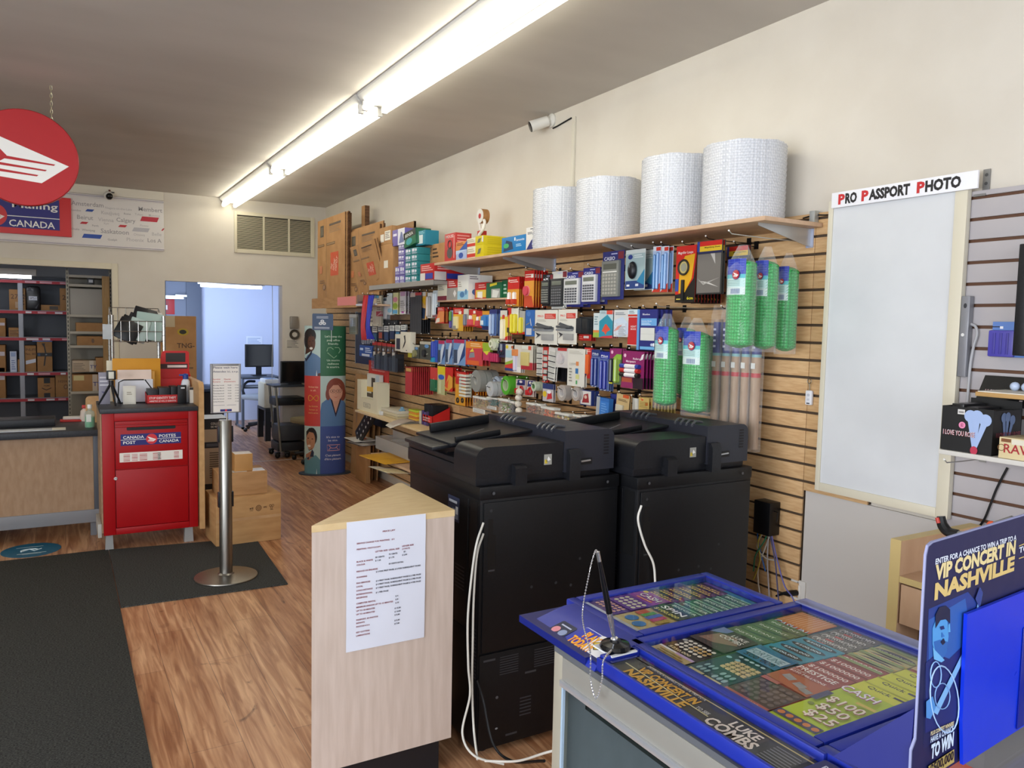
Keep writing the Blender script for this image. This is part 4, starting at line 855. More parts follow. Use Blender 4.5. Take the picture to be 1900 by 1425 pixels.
# ---- big bubble wrap rolls
def roll(px, d, label):
    a, b, zb, zt = face(px, XW-d, 'R'); r = min(.176, (a-b)/2*.97); h = zt-SHZ
    t = thing('bubble_wrap_roll', label, 'bubble wrap', T((XW-d, (a+b)/2, SHZ)), 'bubble wrap rolls on the long shelf')
    n = 52; pr = []; k = int(h/.012)
    mb = MB(); vs = []; fs = []
    for j in range(k+1):
        for i in range(n):
            aa = 2*pi*i/n; rr = r*(1+.004*math.sin(5*aa+j*.08))+(.004 if (i+j) % 2 else -.0008)
            vs.append((rr*math.cos(aa), rr*math.sin(aa), h*j/k+(.002*math.sin(7*aa) if j == k else 0)))
    for j in range(k):
        for i in range(n): fs.append((j*n+i, j*n+(i+1)%n, (j+1)*n+(i+1)%n, (j+1)*n+i))
    mb.add(vs, fs, BUB); mb.build('wrap', t, 60)
    mb = MB(); mb.ring(0, 0, .04, r*.985, h-.006, BUB, 40)
    for q in range(6): mb.tube([(r*(.25+.12*q)*math.cos(2*pi*i/30), r*(.25+.12*q)*math.sin(2*pi*i/30), h-.004) for i in range(30)], .003, BUB, 5, True)
    mb.build('wound_end', t)
    mb = MB(); mb.lathe([(.04, .01), (.04, h-.003), (.036, h-.003), (.036, .01)], KRAFT, k=18, cap=False); mb.build('core', t)
RD_ = .178
roll((1309, 274, 1460, 404), RD_, 'largest bubble wrap roll, at the near end of the shelf')
roll((1211, 298, 1309, 420), RD_, 'third bubble wrap roll, left of the largest')
roll((1075, 337, 1189, 436), RD_, 'wide bubble wrap roll second from the far end')
roll((1013, 355, 1076, 446), RD_, 'smallest bubble wrap roll, farthest along the shelf')
# ================================================================ carded goods on hooks
RC, YC_, OR_, GR_, NV = 'c8241c', 'e2c61a', 'dd8a2c', '8f9296', '2a2f7c'
rows = []
def C(*a, **k): rows.append(card(*a, **k))
gl = M('f1efe8', .25)
# ---- top row, middle
C('glue_card', 'red and yellow card with two white glue sticks', 'stationery', (942,514,963.5,568), (('r',0,.0,1,.58,'d9962c'),('l',.2,.8,.9,.92,2,'f3d9cc'),('e',.13,.88,.07,.05,'e8b7a8'),('v',.25,.04,.48,.012,gl),('v',.68,.04,.48,.012,gl),('b',.1,.06,.38,.24,.026,'c23a22'),('b',.54,.06,.82,.24,.026,'c23a22')), RC, n=5, part='glue_stick')
C('round_gadget_card', 'red and orange card with a round pink gadget', 'stationery', (973,502,991,570), (('r',0,0,1,.72,'dc9a3c'),('p',[(0,0),(1,0),(.8,.3),(0,.35)],'c74a2a'),('l',.1,.8,.9,.92,2,'f3d9cc'),('d',.32,.45,.030,.02,'d2495a'),('o',.32,.45,.030,.004,'e28a90'),('r',.7,.80,.95,.9,'f0e8dc')), RC, n=6, sp=.02, part='gadget')
calc = lambda body, keys, lcd='6f7468': (('b',.12,.06,.88,.76,.018,body),('b',.2,.60,.8,.70,.0205,lcd),)
def calcard(desc, px, base, body, keyc, brand, n=1, lcd='6f7468', dark=False):
    C('calculator_card', desc, 'calculator', px, (('r',0,.80,1,1,base),('t',brand,.07,.82,.07,'eef0f6',.5),('r',.72,.83,.97,.98,'7b2a35'),('l',.4,.92,.68,.97,1,'b9bde0'),
      ('b',.08,.06,.86,.80,.02,body),('b',.16,.62,.78,.74,.0215,lcd),('k',.14,.10,.80,.54,5,6,keyc,.0205),('b',.14,.555,.80,.585,.0215,'d9d9d4' if not dark else '55585c')), base, n=n, part='calculator', sp=.05)
calcard('narrow black calculator on a dark card', (1007,509,1026,568), '1a1b1f', '26272b', '8b8d84', 'eX', dark=True)
calcard('black calculator on a white card beside the narrow one', (1024,503,1052,573), 'cfcfc8', '2c2d30', '6f7173', '', dark=True)
calcard('white calculator on a navy card left of its twin', (1048,504,1083,569), NV, 'c9cacb', '4a4c52', 'CASIO', 2)
calcard('white calculator on a navy card right of its twin', (1082,496.5,1114,564), NV, 'cbccd0', '4a4c52', 'CASIO', 2)
calcard('large grey calculator on a navy card under the shelf', (1118,466,1158,556), '2b3170', '80827c', 'a5a39a', 'CASIO', 1, '56584f')
C('mouse_pack', 'black computer mouse in a clear blister pack', 'computer mouse', (1160.5,463,1197,537), (('r',.02,.02,.98,.9,'9fb6b8'),('r',.02,.02,.98,.22,'28407c'),('e',.25,.82,.12,.06,'2a3f86'),('p',[(.6,.2),(.98,.1),(.98,.5)],'2f7fa8'),('l',.45,.78,.9,.88,2,'d9e2e2'),('r',.1,.08,.25,.13,'e8e8e8'),('r',.55,.08,.7,.14,'d0d4e0')), 'c9d2d0', n=2, sp=.06)
mb = MB(); mb.push(T((0, 0, .012))); mb.ball((0, 0, 0), 1, BLKT, 8, (.030, .046, .020)); mb.pop(); mb.box((-.003, .012, .028), (.003, .034, .034), '6a6c70', .002)
o = mb.build('mouse', rows[-1]); a, b, zb, zt = face((1160.5,463,1197,537), XW-.235, 'R'); o.location = ((a-b)*.45, (zt-zb)*.48, .001)
for px, s in (((1211,457,1226,542), 'left'), ((1226.8,457,1240,542), 'right')):
    C('pen_pack', s+' pack of pale blue pens on a red card', 'pens', px, (('r',0,.12,1,.9,'a9bede'),('p',[(0,0),(1,0),(1,.2),(.3,.08)],'c93a28'),('r',.4,.9,.95,.98,'c8372a'),('v',.35,.06,.82,.008,M('5f8fc4',.25)),('v',.72,.06,.86,.008,M('7fa6d6',.25)),('v',.2,.1,.45,.006,M('1f3d7d',.25))), 'd6dbe4', n=2, part='pen', sp=.03)
C('magnifier_card', 'round magnifier on a red, yellow and black card', 'magnifier', (1254,456,1291,561), (('r',0,0,1,.14,'0f0f10'),('p',[(0,.14),(.45,.16),(.9,.42),(1,.8),(1,0),(0,0)],'17140f'),('p',[(.18,.16),(.5,.18),(.82,.42),(.95,.85),(.45,.82),(.2,.6)],'dca41c'),('t','Magnifier Loupe',.1,.86,.045,'f2dcd4',.75),('r',.0,.2,.17,.42,'2a4aa0'),('l',.08,.04,.4,.08,1,'e0d25a'),('t','6cm',.62,.05,.05,'e5d72c',.3),('o',.42,.62,.034,.0055,'2a2622'),('d',.42,.62,.033,.004,'bfae6d'),('d',.42,.62,.02,.005,'8f8f7c'),('b',.36,.04,.48,.40,.012,'1b1b1c')), RC, n=9, sp=.021, part='magnifier')
for px, nm, d in (((1293,446,1340,545), 'clear magnifying sheet in front of the black fringed cards', .25), ((1348,456,1388,550), 'clear magnifying sheet half hidden by green bubble wrap', .12)):
    C('magnifying_sheet', nm, 'magnifying sheet', px, (('r',.03,.90,.97,.99,RC),('r',.03,.80,.97,.90,'ddb92a'),('r',.03,.76,.97,.80,'1d2450'),('r',0,.8,.1,.99,'27408f'),('t','Magnifying Sheet',.3,.86,.025,'3a2a10',.6),('r',.04,.02,.96,.75,'6f6b66'),('p',[(.1,.25),(.9,.12),(.5,.22)],'c9c6c0'),('p',[(.55,.75),(.75,.55),(.72,.75)],'b5b2ad'),('p',[(.05,.3),(.3,.2),(.95,.3),(.3,.17)],'aaa7a2')), '3a3a38', d=d, n=2)
# ---- second row, middle
tube_y = M('e0d02a', .3)
C('glue_tube_card', 'tall white and yellow glue tube on a pale card', 'glue', (928,576,943,634), (('r',0,.1,1,.8,'dcc63a'),('p',[(0,.05),(1,.05),(1,.2)],RC),('v',.5,.06,.72,.016,M('ece6c8', .3)),('v',.5,.72,.86,.008,M('c8382a'))), 'd8d6cc', n=3, part='tube')
C('marker_card', 'short red card right of the white glue tube', 'stationery', (941,571,948.5,617), (('r',.1,.1,.9,.7,'d8664a'),('r',.0,0,1,.2,'35261f')), RC, n=2)
C('glue_tube_card', 'yellow glue stick pack on a white card', 'glue', (948.5,572,962,620), (('v',.3,.04,.78,.014,tube_y),('v',.72,.04,.78,.014,tube_y),('r',0,0,1,.12,RC)), 'dedccf', n=3, part='glue_stick')
C('glue_tube_card', 'yellow glue stick pack on a grey card', 'glue', (963.5,577,974,620), (('v',.5,.04,.72,.014,tube_y),('r',0,0,1,.1,RC)), 'a9a9a4', n=3, part='glue_stick')
C('key_tag_card', 'blue card with silver key tags', 'stationery', (975,575,992,624), (('e',.35,.85,.2,.1,'4c7fc4'),('r',.1,.05,.7,.3,'c9cfd8'),('p',[(.55,.7),(.7,.4),(.62,.4),(.5,.62)],'c9ced6'),('p',[(.1,.45),(.6,.55),(.5,.5),(.1,.4)],'8a8a74')), '2f68b4', n=3)
for px, s in (((992.5,575,1034.5,639), 'left'), ((1035.5,574,1070.5,638.5), 'right')):
    C('staple_remover_card', s+' white card with a grey stapler and staples', 'stapler', px, (('t','PRO',.12,.79,.06,'d8594e',.26),('r',.44,.74,.92,.89,'c83428'),('l',.48,.76,.88,.87,3,'e8a79c'),('l',.1,.66,.5,.73,2,'b5b3a8'),('p',[(.02,.56),(.1,.63),(.5,.55),(.85,.50),(.85,.42),(.45,.44)],'55585c'),('b',.02,.38,.82,.44,.02,'83868a'),('b',.06,.46,.78,.53,.026,'4d5054'),('b',.36,.12,.85,.30,.012,'9b9b9a'),('r',.5,.18,.78,.26,'b73a34'),('p',[(.05,.15),(.3,.28),(.05,.34),(.15,.24)],'3a3c40')), 'dcdacf', d=.26, part='stapler')
C('binder_clip_pack', 'dark pack of black clips with a red foot', 'stationery', (1074,588,1098,632), (('r',0,0,1,.26,'b9211d'),('r',.4,.1,.8,.2,'ddd0c8'),('l',.05,.04,.35,.2,2,'e07a6a'),('b',.08,.3,.5,.95,.03,'22262b'),('b',.52,.3,.95,.93,.028,'1b1e22')), '2c2f33', n=3, part='clip')
C('highlighter_card', 'narrow white and green card left of the teal one', 'stationery', (1101,581,1112,626), (('r',0,.0,1,.25,'9cb84a'),('r',0,.2,1,.3,'d8894a'),('l',.2,.5,.8,.9,4,'7d99a0')), 'cfdadb', n=3)
C('pushpin_card', 'teal card with a red star shaped picture', 'stationery', (1112,576,1137,627), (('p',[(0,0),(1,0),(1,.6),(.6,.85),(0,.6)],'2d8fa8'),('p',[(.2,.25),(.45,.5),(.55,.5),(.85,.3),(.6,.22),(.5,.1),(.4,.2)],'d9543f'),('p',[(0,.0),(1,0),(1,.1),(.3,.06)],'c73b46'),('r',.55,.86,.98,1,'d8503f'),('l',.1,.88,.5,.97,2,'8a98a0')), 'b9d0d6', n=4)
C('nail_clip_pack', 'rounded blister of silver clips on a white card', 'stationery', (1139,575,1166,625), (('p',[(0,.1),(.4,.0),(1,.1),(1,.5),(.6,.75),(0,.6)],'c5d4e4'),('p',[(0,.2),(.3,.4),(.6,.45),(.3,.25)],'d8664a'),('l',.1,.8,.8,.92,2,'7c848e'),('l',.35,.05,.85,.4,7,'7b7f84'),('b',.2,.05,.92,.5,.014,clear('blister','ffffff',.15,.05))), 'd2d4d3', n=4, part='blister')
C('receipt_book', 'red notebook with a pale blue header', 'notebook', (1165,574,1185,641), (('r',0,.78,1,1,'cfdfe4'),('r',0,.80,.9,.86,'c9402f'),('l',.1,.88,.6,.97,2,'6f8088'),('t','RENT',.3,.50,.05,'f0dcd8',.5),('t','BOOK',.3,.43,.05,'f0dcd8',.5),('r',0,0,1,.02,'e5ddd2')), 'c0282c', n=2, th=.006)
C('account_pad', 'blue and white account book on a hook', 'notebook', (1182,574,1219,650), (('r',0,0,.12,1,'5f9cd6'),('r',.2,.60,.98,.78,'6aa6dc'),('t','Blueline',.28,.86,.04,'e8ecf6',.36),('t','Invoice Book',.24,.70,.03,'eaf2fa',.5),('l',.24,.62,.7,.68,2,'cfe2f4'),('r',.2,.24,.9,.55,'d9dbd6'),('r',.2,.395,.9,.40,'b7bab5'),('e',.78,.14,.06,.035,'c9d6ee'),('r',.84,.1,.92,.18,'e8ecf6'),('r',.2,.02,.92,.09,'6fb0e0')), '262c78', n=4, th=.008, sp=.03, d=.25)
# ---- third row, middle
C('eraser_card', 'white card with green, red and blue stripes', 'stationery', (937.6,639,954,688), (('p',[(0,.3),(1,.45),(1,.32),(0,.2)],'8fae3c'),('p',[(0,.2),(1,.32),(1,.1),(0,.05)],'c5352c'),('r',0,0,1,.1,'2c3d78'),('r',.05,.5,.75,.78,'a9cbd8'),('e',.2,.9,.15,.07,'d8c42c'),('e',.8,.9,.12,.06,'b5633c')), 'd8d9d2', n=3)
C('correction_pen_card', 'white correction pen on a narrow card', 'stationery', (952,640,967,691), (('r',0,0,1,.2,'e2e0da'),('v',.4,.05,.85,.012,M('c9c4d4', .3)),('b',.2,.6,.6,.84,.026,'d9874c')), 'cfcdc4', n=3, part='pen')
C('sticky_note_pack', 'pale yellow sticky note pad on a white card', 'stationery', (967,641,989,686), (('r',0,.0,1,.3,'b52f3a'),('r',.05,.85,.9,1,'d9ddd2'),('r',.6,.82,.85,.98,'d8553e'),('b',.06,.16,.72,.72,.012,'cdbd7a'),('r',.06,.66,.72,.72,'8f8250')), 'c9c6b8', n=4, part='note_pad')
for px, s, c in (((996,644,1007,697), 'narrow white clip strip beside the sticky notes', 'd2d1c8'), ((1007,644,1017,710), 'tall red and white clip strip in the third row', 'c8332c')):
    C('clip_strip', s, 'stationery', px, tuple(('r',.15,.08+k*.18,.85,.19+k*.18,'bdbcb4') for k in range(5))+tuple(('b',.1,.05+k*.18,.9,.08+k*.18,.008,'3b3b3c') for k in range(5)), c, n=2, part='clip')
C('clip_strip', 'white clip strip hanging crooked over the tape', 'stationery', (1018,645,1033,707), tuple(('r',.15,.1+k*.17,.85,.2+k*.17,'c4c3bb') for k in range(5))+tuple(('b',.05,.06+k*.17,.92,.085+k*.17,.008,'343436') for k in range(5)), 'dedcd4', lean=-.10, n=2, part='clip')
C('hole_reinforcement_pack', 'clear round blister of silver clips', 'stationery', (1030,646,1054,682), (('r',.2,.86,.9,1,'c23c3a'),('d',.5,.46,.033,.018,clear('blister2','e8e4e6',.3,.1)),('p',[(.3,.5),(.5,.7),(.7,.5),(.5,.3)],'c9a7a2'),('p',[(.2,.3),(.6,.5),(.7,.4),(.3,.2)],'8d8486')), 'cbc7c3', n=2, part='blister')
C('pencil_lead_pack', 'bundle of thin black refills below the round blister', 'stationery', (1028,683,1046,707), tuple(('v',.1+.16*k,.0,.97,.004,M('1a1b24',.3)) for k in range(6)), '2b2c36', d=.15, n=3, part='refill', hk=False)
C('tab_card', 'large white card with small coloured tabs', 'stationery', (1053,647,1085,717), (('l',.1,.85,.9,.95,3,'b5b2a6'),('r',.5,.55,.66,.66,'d58a55'),('r',.48,.34,.64,.48,'2e6ea8'),('r',.5,.2,.7,.32,'cfd08a'),('r',.52,.06,.6,.16,'4a9e5c'),('r',.12,.55,.3,.62,'c9c6bc'),('l',.12,.1,.3,.5,5,'8d8a80'),('r',.25,.58,.5,.62,'bdbab0')), 'd6d4ca', n=2, d=.25)
C('cutter_card', 'orange cutter knife on a red card', 'cutter', (1084,645,1097,702), (('l',.1,.85,.9,.96,2,'e9b4a8'),('b',.3,.15,.85,.78,.014,'d8622c'),('b',.1,.1,.4,.55,.012,'2f3a7c'),('p',[(.1,.0),(.5,.2),(.7,.16)],'c9753a')), 'c22a26', n=3, part='cutter')
for px, s, c1, c2 in (((1097,649,1113,718), 'navy pen pack beside the orange cutter', '2a3d86', '24356f'), ((1113,653,1131,725), 'blue marker pack hanging lower than the pens', '28359a', '1f2c8c')):
    C('pen_pack', s, 'pens', px, (('r',0,.82,1,1,c2),('t','Pilot',.12,.87,.05,'e6ebf6',.7),('l',.1,.84,.8,.86,1,'b5c4ee'),('v',.28,.03,.78,.010,M(c1,.25)),('v',.68,.03,.78,.010,M(c1,.25)),('v',.28,.0,.1,.006,M('b9c3d6',.2)),('v',.68,.0,.1,.006,M('b9c3d6',.2))), '5c6d9c', n=3, part='pen')
C('pen_pack', 'black and lime marker pack on a purple card', 'pens', (1131,647,1153,713), (('r',0,.72,1,1,'8b2464'),('e',.2,.9,.1,.05,'e2b7cc'),('p',[(.2,.7),(.6,.85),(1,.85),(1,.7)],'8cb43e'),('v',.3,.05,.72,.014,M('2a2e36',.3)),('v',.7,.05,.74,.014,M('9ab84a',.3)),('r',0,0,.3,.1,'d6cf3a')), '5d6a52', n=3, part='marker')
C('marker_card', 'purple card with three white markers lying across it', 'markers', (1154.5,652,1195,721), (('e',.12,.88,.06,.05,'e6bccf'),('t','Rulers',.50,.78,.055,'f0dbe4',.3),('t','Marqueurs',.18,.70,.06,'f0dbe4',.44),('p',[(.8,.76),(.9,.92),(1,.95),(.95,.8)],'e6dfe4'),('h',.60,.05,.8,.011,M('ece9ea',.3)),('h',.48,.05,.8,.011,M('ece9ea',.3)),('h',.36,.05,.8,.011,M('ece9ea',.3)),('h',.60,.0,.22,.0115,'2e3ea0'),('h',.48,.0,.22,.0115,'c22d2a'),('h',.36,.0,.22,.0115,'17171a'),('h',.60,.72,.86,.0115,'2e3ea0'),('h',.48,.72,.86,.0115,'c22d2a'),('h',.36,.72,.86,.0115,'17171a'),('r',.02,.16,.5,.28,'b5573c'),('r',0,.0,.55,.16,'8e2a5c'),('r',.55,0,1,.3,'2a1c26')), '8a2160', n=6, sp=.022, part='marker', d=.25)
# ---- bottom row, middle
C('playing_card_box', 'boxed deck of cards with a red picture', 'playing cards', (1076,724,1098,752), (('r',.06,.05,.94,.95,'d9d6d0'),('p',[(.2,.15),(.8,.2),(.7,.8),(.35,.7)],'9c2a30'),('e',.5,.55,.12,.12,'d9b8a8'),('r',.06,.02,.94,.05,'22306e')), '2b3b7c', th=.02, n=2, sp=.03)
C('hanging_box', 'blue hang box with a silver flank', 'stationery', (1107,738,1130,780), (('r',0,0,.28,1,'a9aeb2'),('l',.4,.15,.9,.8,6,'6fa6e4'),('r',.3,.85,1,1,'2f6fbe')), '3a7fd0', th=.03, lean=-.06)
C('hanging_box', 'dark blue pack half hidden behind the blue hang box', 'stationery', (1132,731,1146,776), (('r',0,.1,.4,.6,'8a8fae'),), '343a86', th=.02, d=.18)
C('label_pack', 'manila pack of labels on an orange card', 'stationery', (1144,732,1168,779), (('p',[(0,.0),(1,0),(1,.45),(.3,.15)],'d38a36'),('r',.5,.88,.95,1,'d25a2c'),('l',.15,.72,.85,.82,2,'6d5636'),('b',.08,.22,.62,.58,.012,'cfc9b4'),('l',.15,.08,.6,.2,3,'d9cdb0')), 'c9ae7c', n=2, lean=-.07, part='label_pad')
C('clear_film_pack', 'crumpled clear plastic pack beside the manila bags', 'stationery', (1173,739,1185,784), (('p',[(.2,0),(.5,.5),(.3,1),(.8,1),(.9,.5),(.6,0)],'d9d9d2'),('p',[(.5,.1),(.7,.6),(.6,.95),(.75,.5)],'9c9c96')), 'b5b4aa')
C('coin_envelope_pack', 'manila envelope pack with an orange corner', 'envelopes', (1185,738,1204,785), (('r',0,.5,1,1,'cdb26a'),('p',[(.15,.98),(.5,.92),(.3,.86)],'d2542c'),('r',.62,.70,.9,.84,'b96a2c'),('l',.1,.6,.9,.85,4,'a38a4a'),('r',.1,.05,.7,.45,'d9c99a'),('r',.0,.0,1,.02,'8f7a42')), 'c2ab62', n=9, sp=.022, d=.25)
# ---- rows under the short shelf
C('bottle_card', 'red and orange card with a small white applicator', 'stationery', (808,570,824,600), (('p',[(0,0),(1,.1),(1,.75),(.4,.75)],'d8864a'),('p',[(0,.0),(.5,.1),(.5,.35),(.15,.3)],'dcd8cc'),('l',.3,.8,.9,.95,2,'efbdb0')), 'c32a1e', n=6, sp=.03, part='applicator')
C('marker_card', 'thin green and purple pen beside the red cards', 'pens', (835,576,840.5,609), (('v',.5,.4,.95,.011,M('5f9a4c')),('v',.5,.02,.42,.010,M('5a4c9a'))), '8d9ab4', part='pen')
C('glue_gun_card', 'red card with a yellow knife, left under the shelf', 'stationery', (841,571,860,614), (('r',0,0,1,.72,'d9a832'),('b',.15,.1,.55,.62,.016,'e5d9a0'),('b',.15,.05,.45,.22,.02,'9b9688'),('l',.15,.78,.85,.94,2,'efc0b4'),('r',.55,.72,.8,.85,'ece4da')), 'c3251e', n=5, part='knife', sp=.02)
C('ink_card', 'grey card with a slim bottle under the short shelf', 'stationery', (860,573,870,606), (('v',.5,.05,.7,.013,M('7c7f8c',.3)),('r',0,0,1,.12,'b3372c'),('r',.1,.7,.9,.98,'d3d1c6')), 'a8a694', n=3, part='bottle')
C('glue_bottle_card', 'red card with a pink and white glue bottle, left one', 'glue', (870,574,884,606), (('r',.45,.1,1,.7,'dba63c'),('b',.05,.08,.6,.42,.02,'d2505c'),('v',.32,.4,.66,.010,gl),('r',.6,.76,.9,.92,'efe6da')), 'c3251e', n=4, part='bottle')
C('glue_bottle_card', 'red card with a pink and white glue bottle, right one', 'glue', (884.5,577,895,608), (('r',.45,.1,1,.7,'dba63c'),('b',.05,.08,.65,.42,.02,'c9464e'),('v',.35,.4,.66,.010,gl)), 'b9241f', n=3, part='bottle')
C('ink_bottle_card', 'blue and white ink bottle on an orange topped card', 'stationery', (895,577,908,612), (('r',0,.8,1,1,'d9962c'),('b',.1,.2,.75,.72,.02,'3f7fbe'),('b',.05,.25,.5,.5,.022,'d6e2ea'),('r',0,0,1,.2,'1f2f66')), '4b86c0', n=3, part='bottle')
C('mechanical_pencil_pack', 'pack of silver blue pencils under the short shelf', 'pens', (908.5,574,921,623), (('v',.3,.05,.82,.011,M('b9c9e2',.25)),('v',.72,.05,.82,.011,M('8fa9d2',.25)),('r',0,.84,1,1,'2c3270')), '5d78ac', n=5, sp=.03, part='pencil')
# ---- third row, left
def scis(px, s, n=1): C('scissors_card', s, 'scissors', px, (('p',[(.1,.0),(.45,.05),(.9,.7),(.85,.98),(.55,.8),(.2,.35)],'c9d3e0'),('p',[(.5,.1),(.95,.4),(.95,.9)],'22407a'),('r',.05,.86,.9,1,'b02656'),('b',.15,.08,.35,.6,.012,'39465c')), '6f95c4', n=n, part='scissors', sp=.03)
C('pen_pack', 'slim blue pen pack left of the scissors', 'pens', (800.5,631,812,672), (('v',.5,.2,.95,.016,M('2c45ac',.3)),('b',.15,.0,.6,.22,.02,'2f9ac0'),('r',.1,.9,.5,1,'d8b23a')), '3a55b4', n=2, part='pen')
scis((813,632,826,676), 'blue blister card with shears, left of three'); scis((827,630,840,676), 'blue blister card with shears, middle of three'); scis((841,630,864,678), 'blue blister card with shears, right of three', 4)
C('puzzle_pack', 'orange pack with a grey picture on a hook', 'stationery', (864,634,896,678), (('r',0,.72,1,1,'dd8a2c'),('p',[(0,.0),(1,.05),(1,.75),(.2,.7)],'c8404a'),('p',[(.2,.3),(.55,.34),(.52,.55),(.28,.52)],'8a8c94'),('p',[(.25,.56),(.5,.58),(.42,.72)],'e0d84a'),('r',.1,.02,.8,.2,'d9642c'),('l',.3,.78,.9,.95,2,'f0cf9c')), 'd5502e', n=3, sp=.03)
C('highlighter_pack', 'lime and pink pack beside the orange one', 'stationery', (895,636,910,669), (('r',0,.5,1,1,'96b42e'),('r',0,0,1,.5,'c23a5e'),('p',[(.1,.5),(.6,.3),(.9,.55)],'d6d23c')), '9ab236', n=2)
C('pink_marker_pack', 'row of pink markers beside the lime pack', 'markers', (909,655,926,672), tuple(('v',.1+.2*k,.02,.95,.009,M('b01f50',.3)) for k in range(5)), '6e1f3c', n=2, part='marker', hk=False)
C('white_tape_pack', 'pair of white correction tape rolls', 'tape', (910,628,926,650), (('d',.3,.55,.028,.02,'d9dcc4'),('d',.3,.55,.012,.021,'8d9470'),('d',.72,.45,.026,.02,'ccd2bb')), 'b9c0a0', n=2, part='tape')
C('scissors_card', 'black and pink scissors on a navy card', 'scissors', (923,637,938,663), (('o',.35,.3,.014,.003,'16171c'),('o',.7,.35,.014,.003,'16171c'),('b',.4,.5,.6,.95,.006,'9aa2ac'),('e',.55,.45,.1,.06,'d06a8a')), '2c3250', n=2, part='scissors')
# ---- fourth row, left
C('calendar_card', 'green bottle shaped pack at the fourth row', 'stationery', (798,682,812,726), (('r',0,.5,1,1,'c43a34'),('p',[(.2,.1),(.5,.55),(.85,.1)],'dfe0d6'),('b',.2,.03,.8,.5,.015,'2b6a48')), '2b6a48', part='bottle')
C('glue_bag', 'yellow and blue pack of pale sticks', 'stationery', (812,680,826,732), (('r',0,.0,1,.72,'b5b684'),('r',0,.72,1,1,'d8c21e'),('e',.5,.62,.4,.09,'2f5fb8'),('r',.2,.05,.5,.5,'c9caa0')), 'cbbd3c', n=2)
C('crayon_pack', 'red and yellow flame coloured pack', 'stationery', (825,682,840,726), (('p',[(0,.1),(.5,.0),(1,.2),(1,.6),(.5,.7)],'dda03a'),('p',[(.0,.2),(.4,.1),(.5,.5)],'d8502a')), 'c7261d', n=4, sp=.025)
C('large_scissors_card', 'long silver scissors with black handles on a red card', 'scissors', (845,690,864,752), (('r',0,.0,1,.62,'d8982c'),('l',.15,.85,.85,.95,2,'efc0b0'),('p',[(.42,.45),(.5,1.0),(.6,.45)],'a8aaa8'),('b',.44,.42,.58,.8,.008,'a8aaa8'),('o',.3,.14,.017,.005,'1a1a1c'),('o',.75,.16,.015,.005,'1a1a1c')), 'c2281d', n=9, sp=.022, part='scissors')
C('organizer_basket_pack', 'stack of small white plastic trays on a hook', 'trays', (862,693,875,737), tuple(('b',0,.02+k*.14,1,.12+k*.14,.05,'d6d8cc') for k in range(7)), 'b9bfae', part='tray', d=.2)
C('notebook_stack', 'red covered notebook with black pages', 'notebook', (752,681,764,732), (('r',0,.82,1,1,'8d2620'),('r',.1,.84,.9,.96,'c9a05c')), 'b7353a', n=11, sp=.019, th=.008, d=.26)
# ---- first and second row, far left
mbr = {}
for px, s, c in (((671,548,680.5,640), 'red', 'b8151c'), ((680.8,548,689,638), 'blue', '1a22a6')):
    a, b, zb, zt = face(px, XW-.42, 'R'); w, h = a-b, zt-zb
    t = thing('lanyard_bundle', 'bundle of '+s+' lanyards hanging at the far end of the slatwall', 'lanyards', FR((XW-.42, a, zb)))
    for k in range(5):
        mb = MB(); x = w*(.15+.17*k); mb.tube(spline([(w*.5, h, -.01*k), (x, h*.7, .006*math.sin(k)), (x*.9+.05*w, h*.35, .01), (x, h*.1, -.008*k)]), .0075, c, 6); mb.build('strap', t)
        mb = MB(); mb.tube([(x, h*.1, -.008*k), (x, h*.02, -.008*k)], .004, M('8d8e90', .5, .4), 6); mb.build('clasp', t)
    hook((a+b)/2, zt+.004, .42, s+' lanyard bundle')
C('badge_holder_pack', 'blue badge holder pack under the lanyards', 'badge holder', (667,641,691,662), (('r',.05,.55,.3,.75,'b9cbe6'),('l',.45,.35,.95,.85,3,'cfdaf0'),('r',.2,.05,.8,.25,'c9cedb')), '2c4f9c', n=2, d=.27)
mb = MB(); a, b, zb, zt = face((660,580,672,674), XW-.03, 'R'); mb.box((0, 0, -.02), (.62, zt-zb, 0), '1e2650', .002); mb.box((-.01, -.005, -.022), (0, zt-zb+.01, .003), 'b9bcb9'); single('poster_board', mb, 'dark navy board hanging behind the lanyards', 'board', FR((XW-.03, a, zb)))
C('clear_sleeve_pack', 'pair of clear plastic sleeves hanging left of the navy board', 'plastic sleeves', (648,583,662,620), (('r',0,.85,1,1,'d3d2ca'),('l',.1,.1,.9,.7,6,'aab0b4'),('b',.1,.02,.9,.8,.01,ACRY)), 'b0ada0', n=2, d=.2, part='sleeve')
C('ruler_card', 'tall white card ruled like a height chart', 'stationery', (684,548,708,605), (('r',.6,.32,1,.48,'c03246'),('p',[(.6,.32),(1,.48),(1,.40)],'e0b0b4'),('l',.08,.1,.35,.95,7,'8a877c'),('l',.65,.5,.95,.9,6,'8d7d74'),('b',.12,.24,.2,.36,.006,'2a2a2a'),('r',.0,.9,.8,1,'2f8fc0')), 'd8d4c4', n=2, d=.26)
C('phone_charger_card', 'slim white pack with dark cables below', 'cables', (709,552,718,594), (('r',.0,.0,1,.06,'55575a'),('r',.1,.85,.9,.97,'46505c')), 'd3d6da', n=3)
C('cable_card', 'pack with pink, green and blue dots', 'cables', (718,544,729,584), (('e',.5,.2,.4,.1,'8fc0d8'),), 'cfd8da', n=2)
C('cable_card', 'yellow edged pack with a lime round dot', 'cables', (728,543,739,583), (('e',.5,.68,.4,.12,'d98a9c'),('e',.5,.38,.42,.14,'9ab83a'),('r',.1,.02,.9,.2,'5f9fc8')), 'd8d49a', n=4)
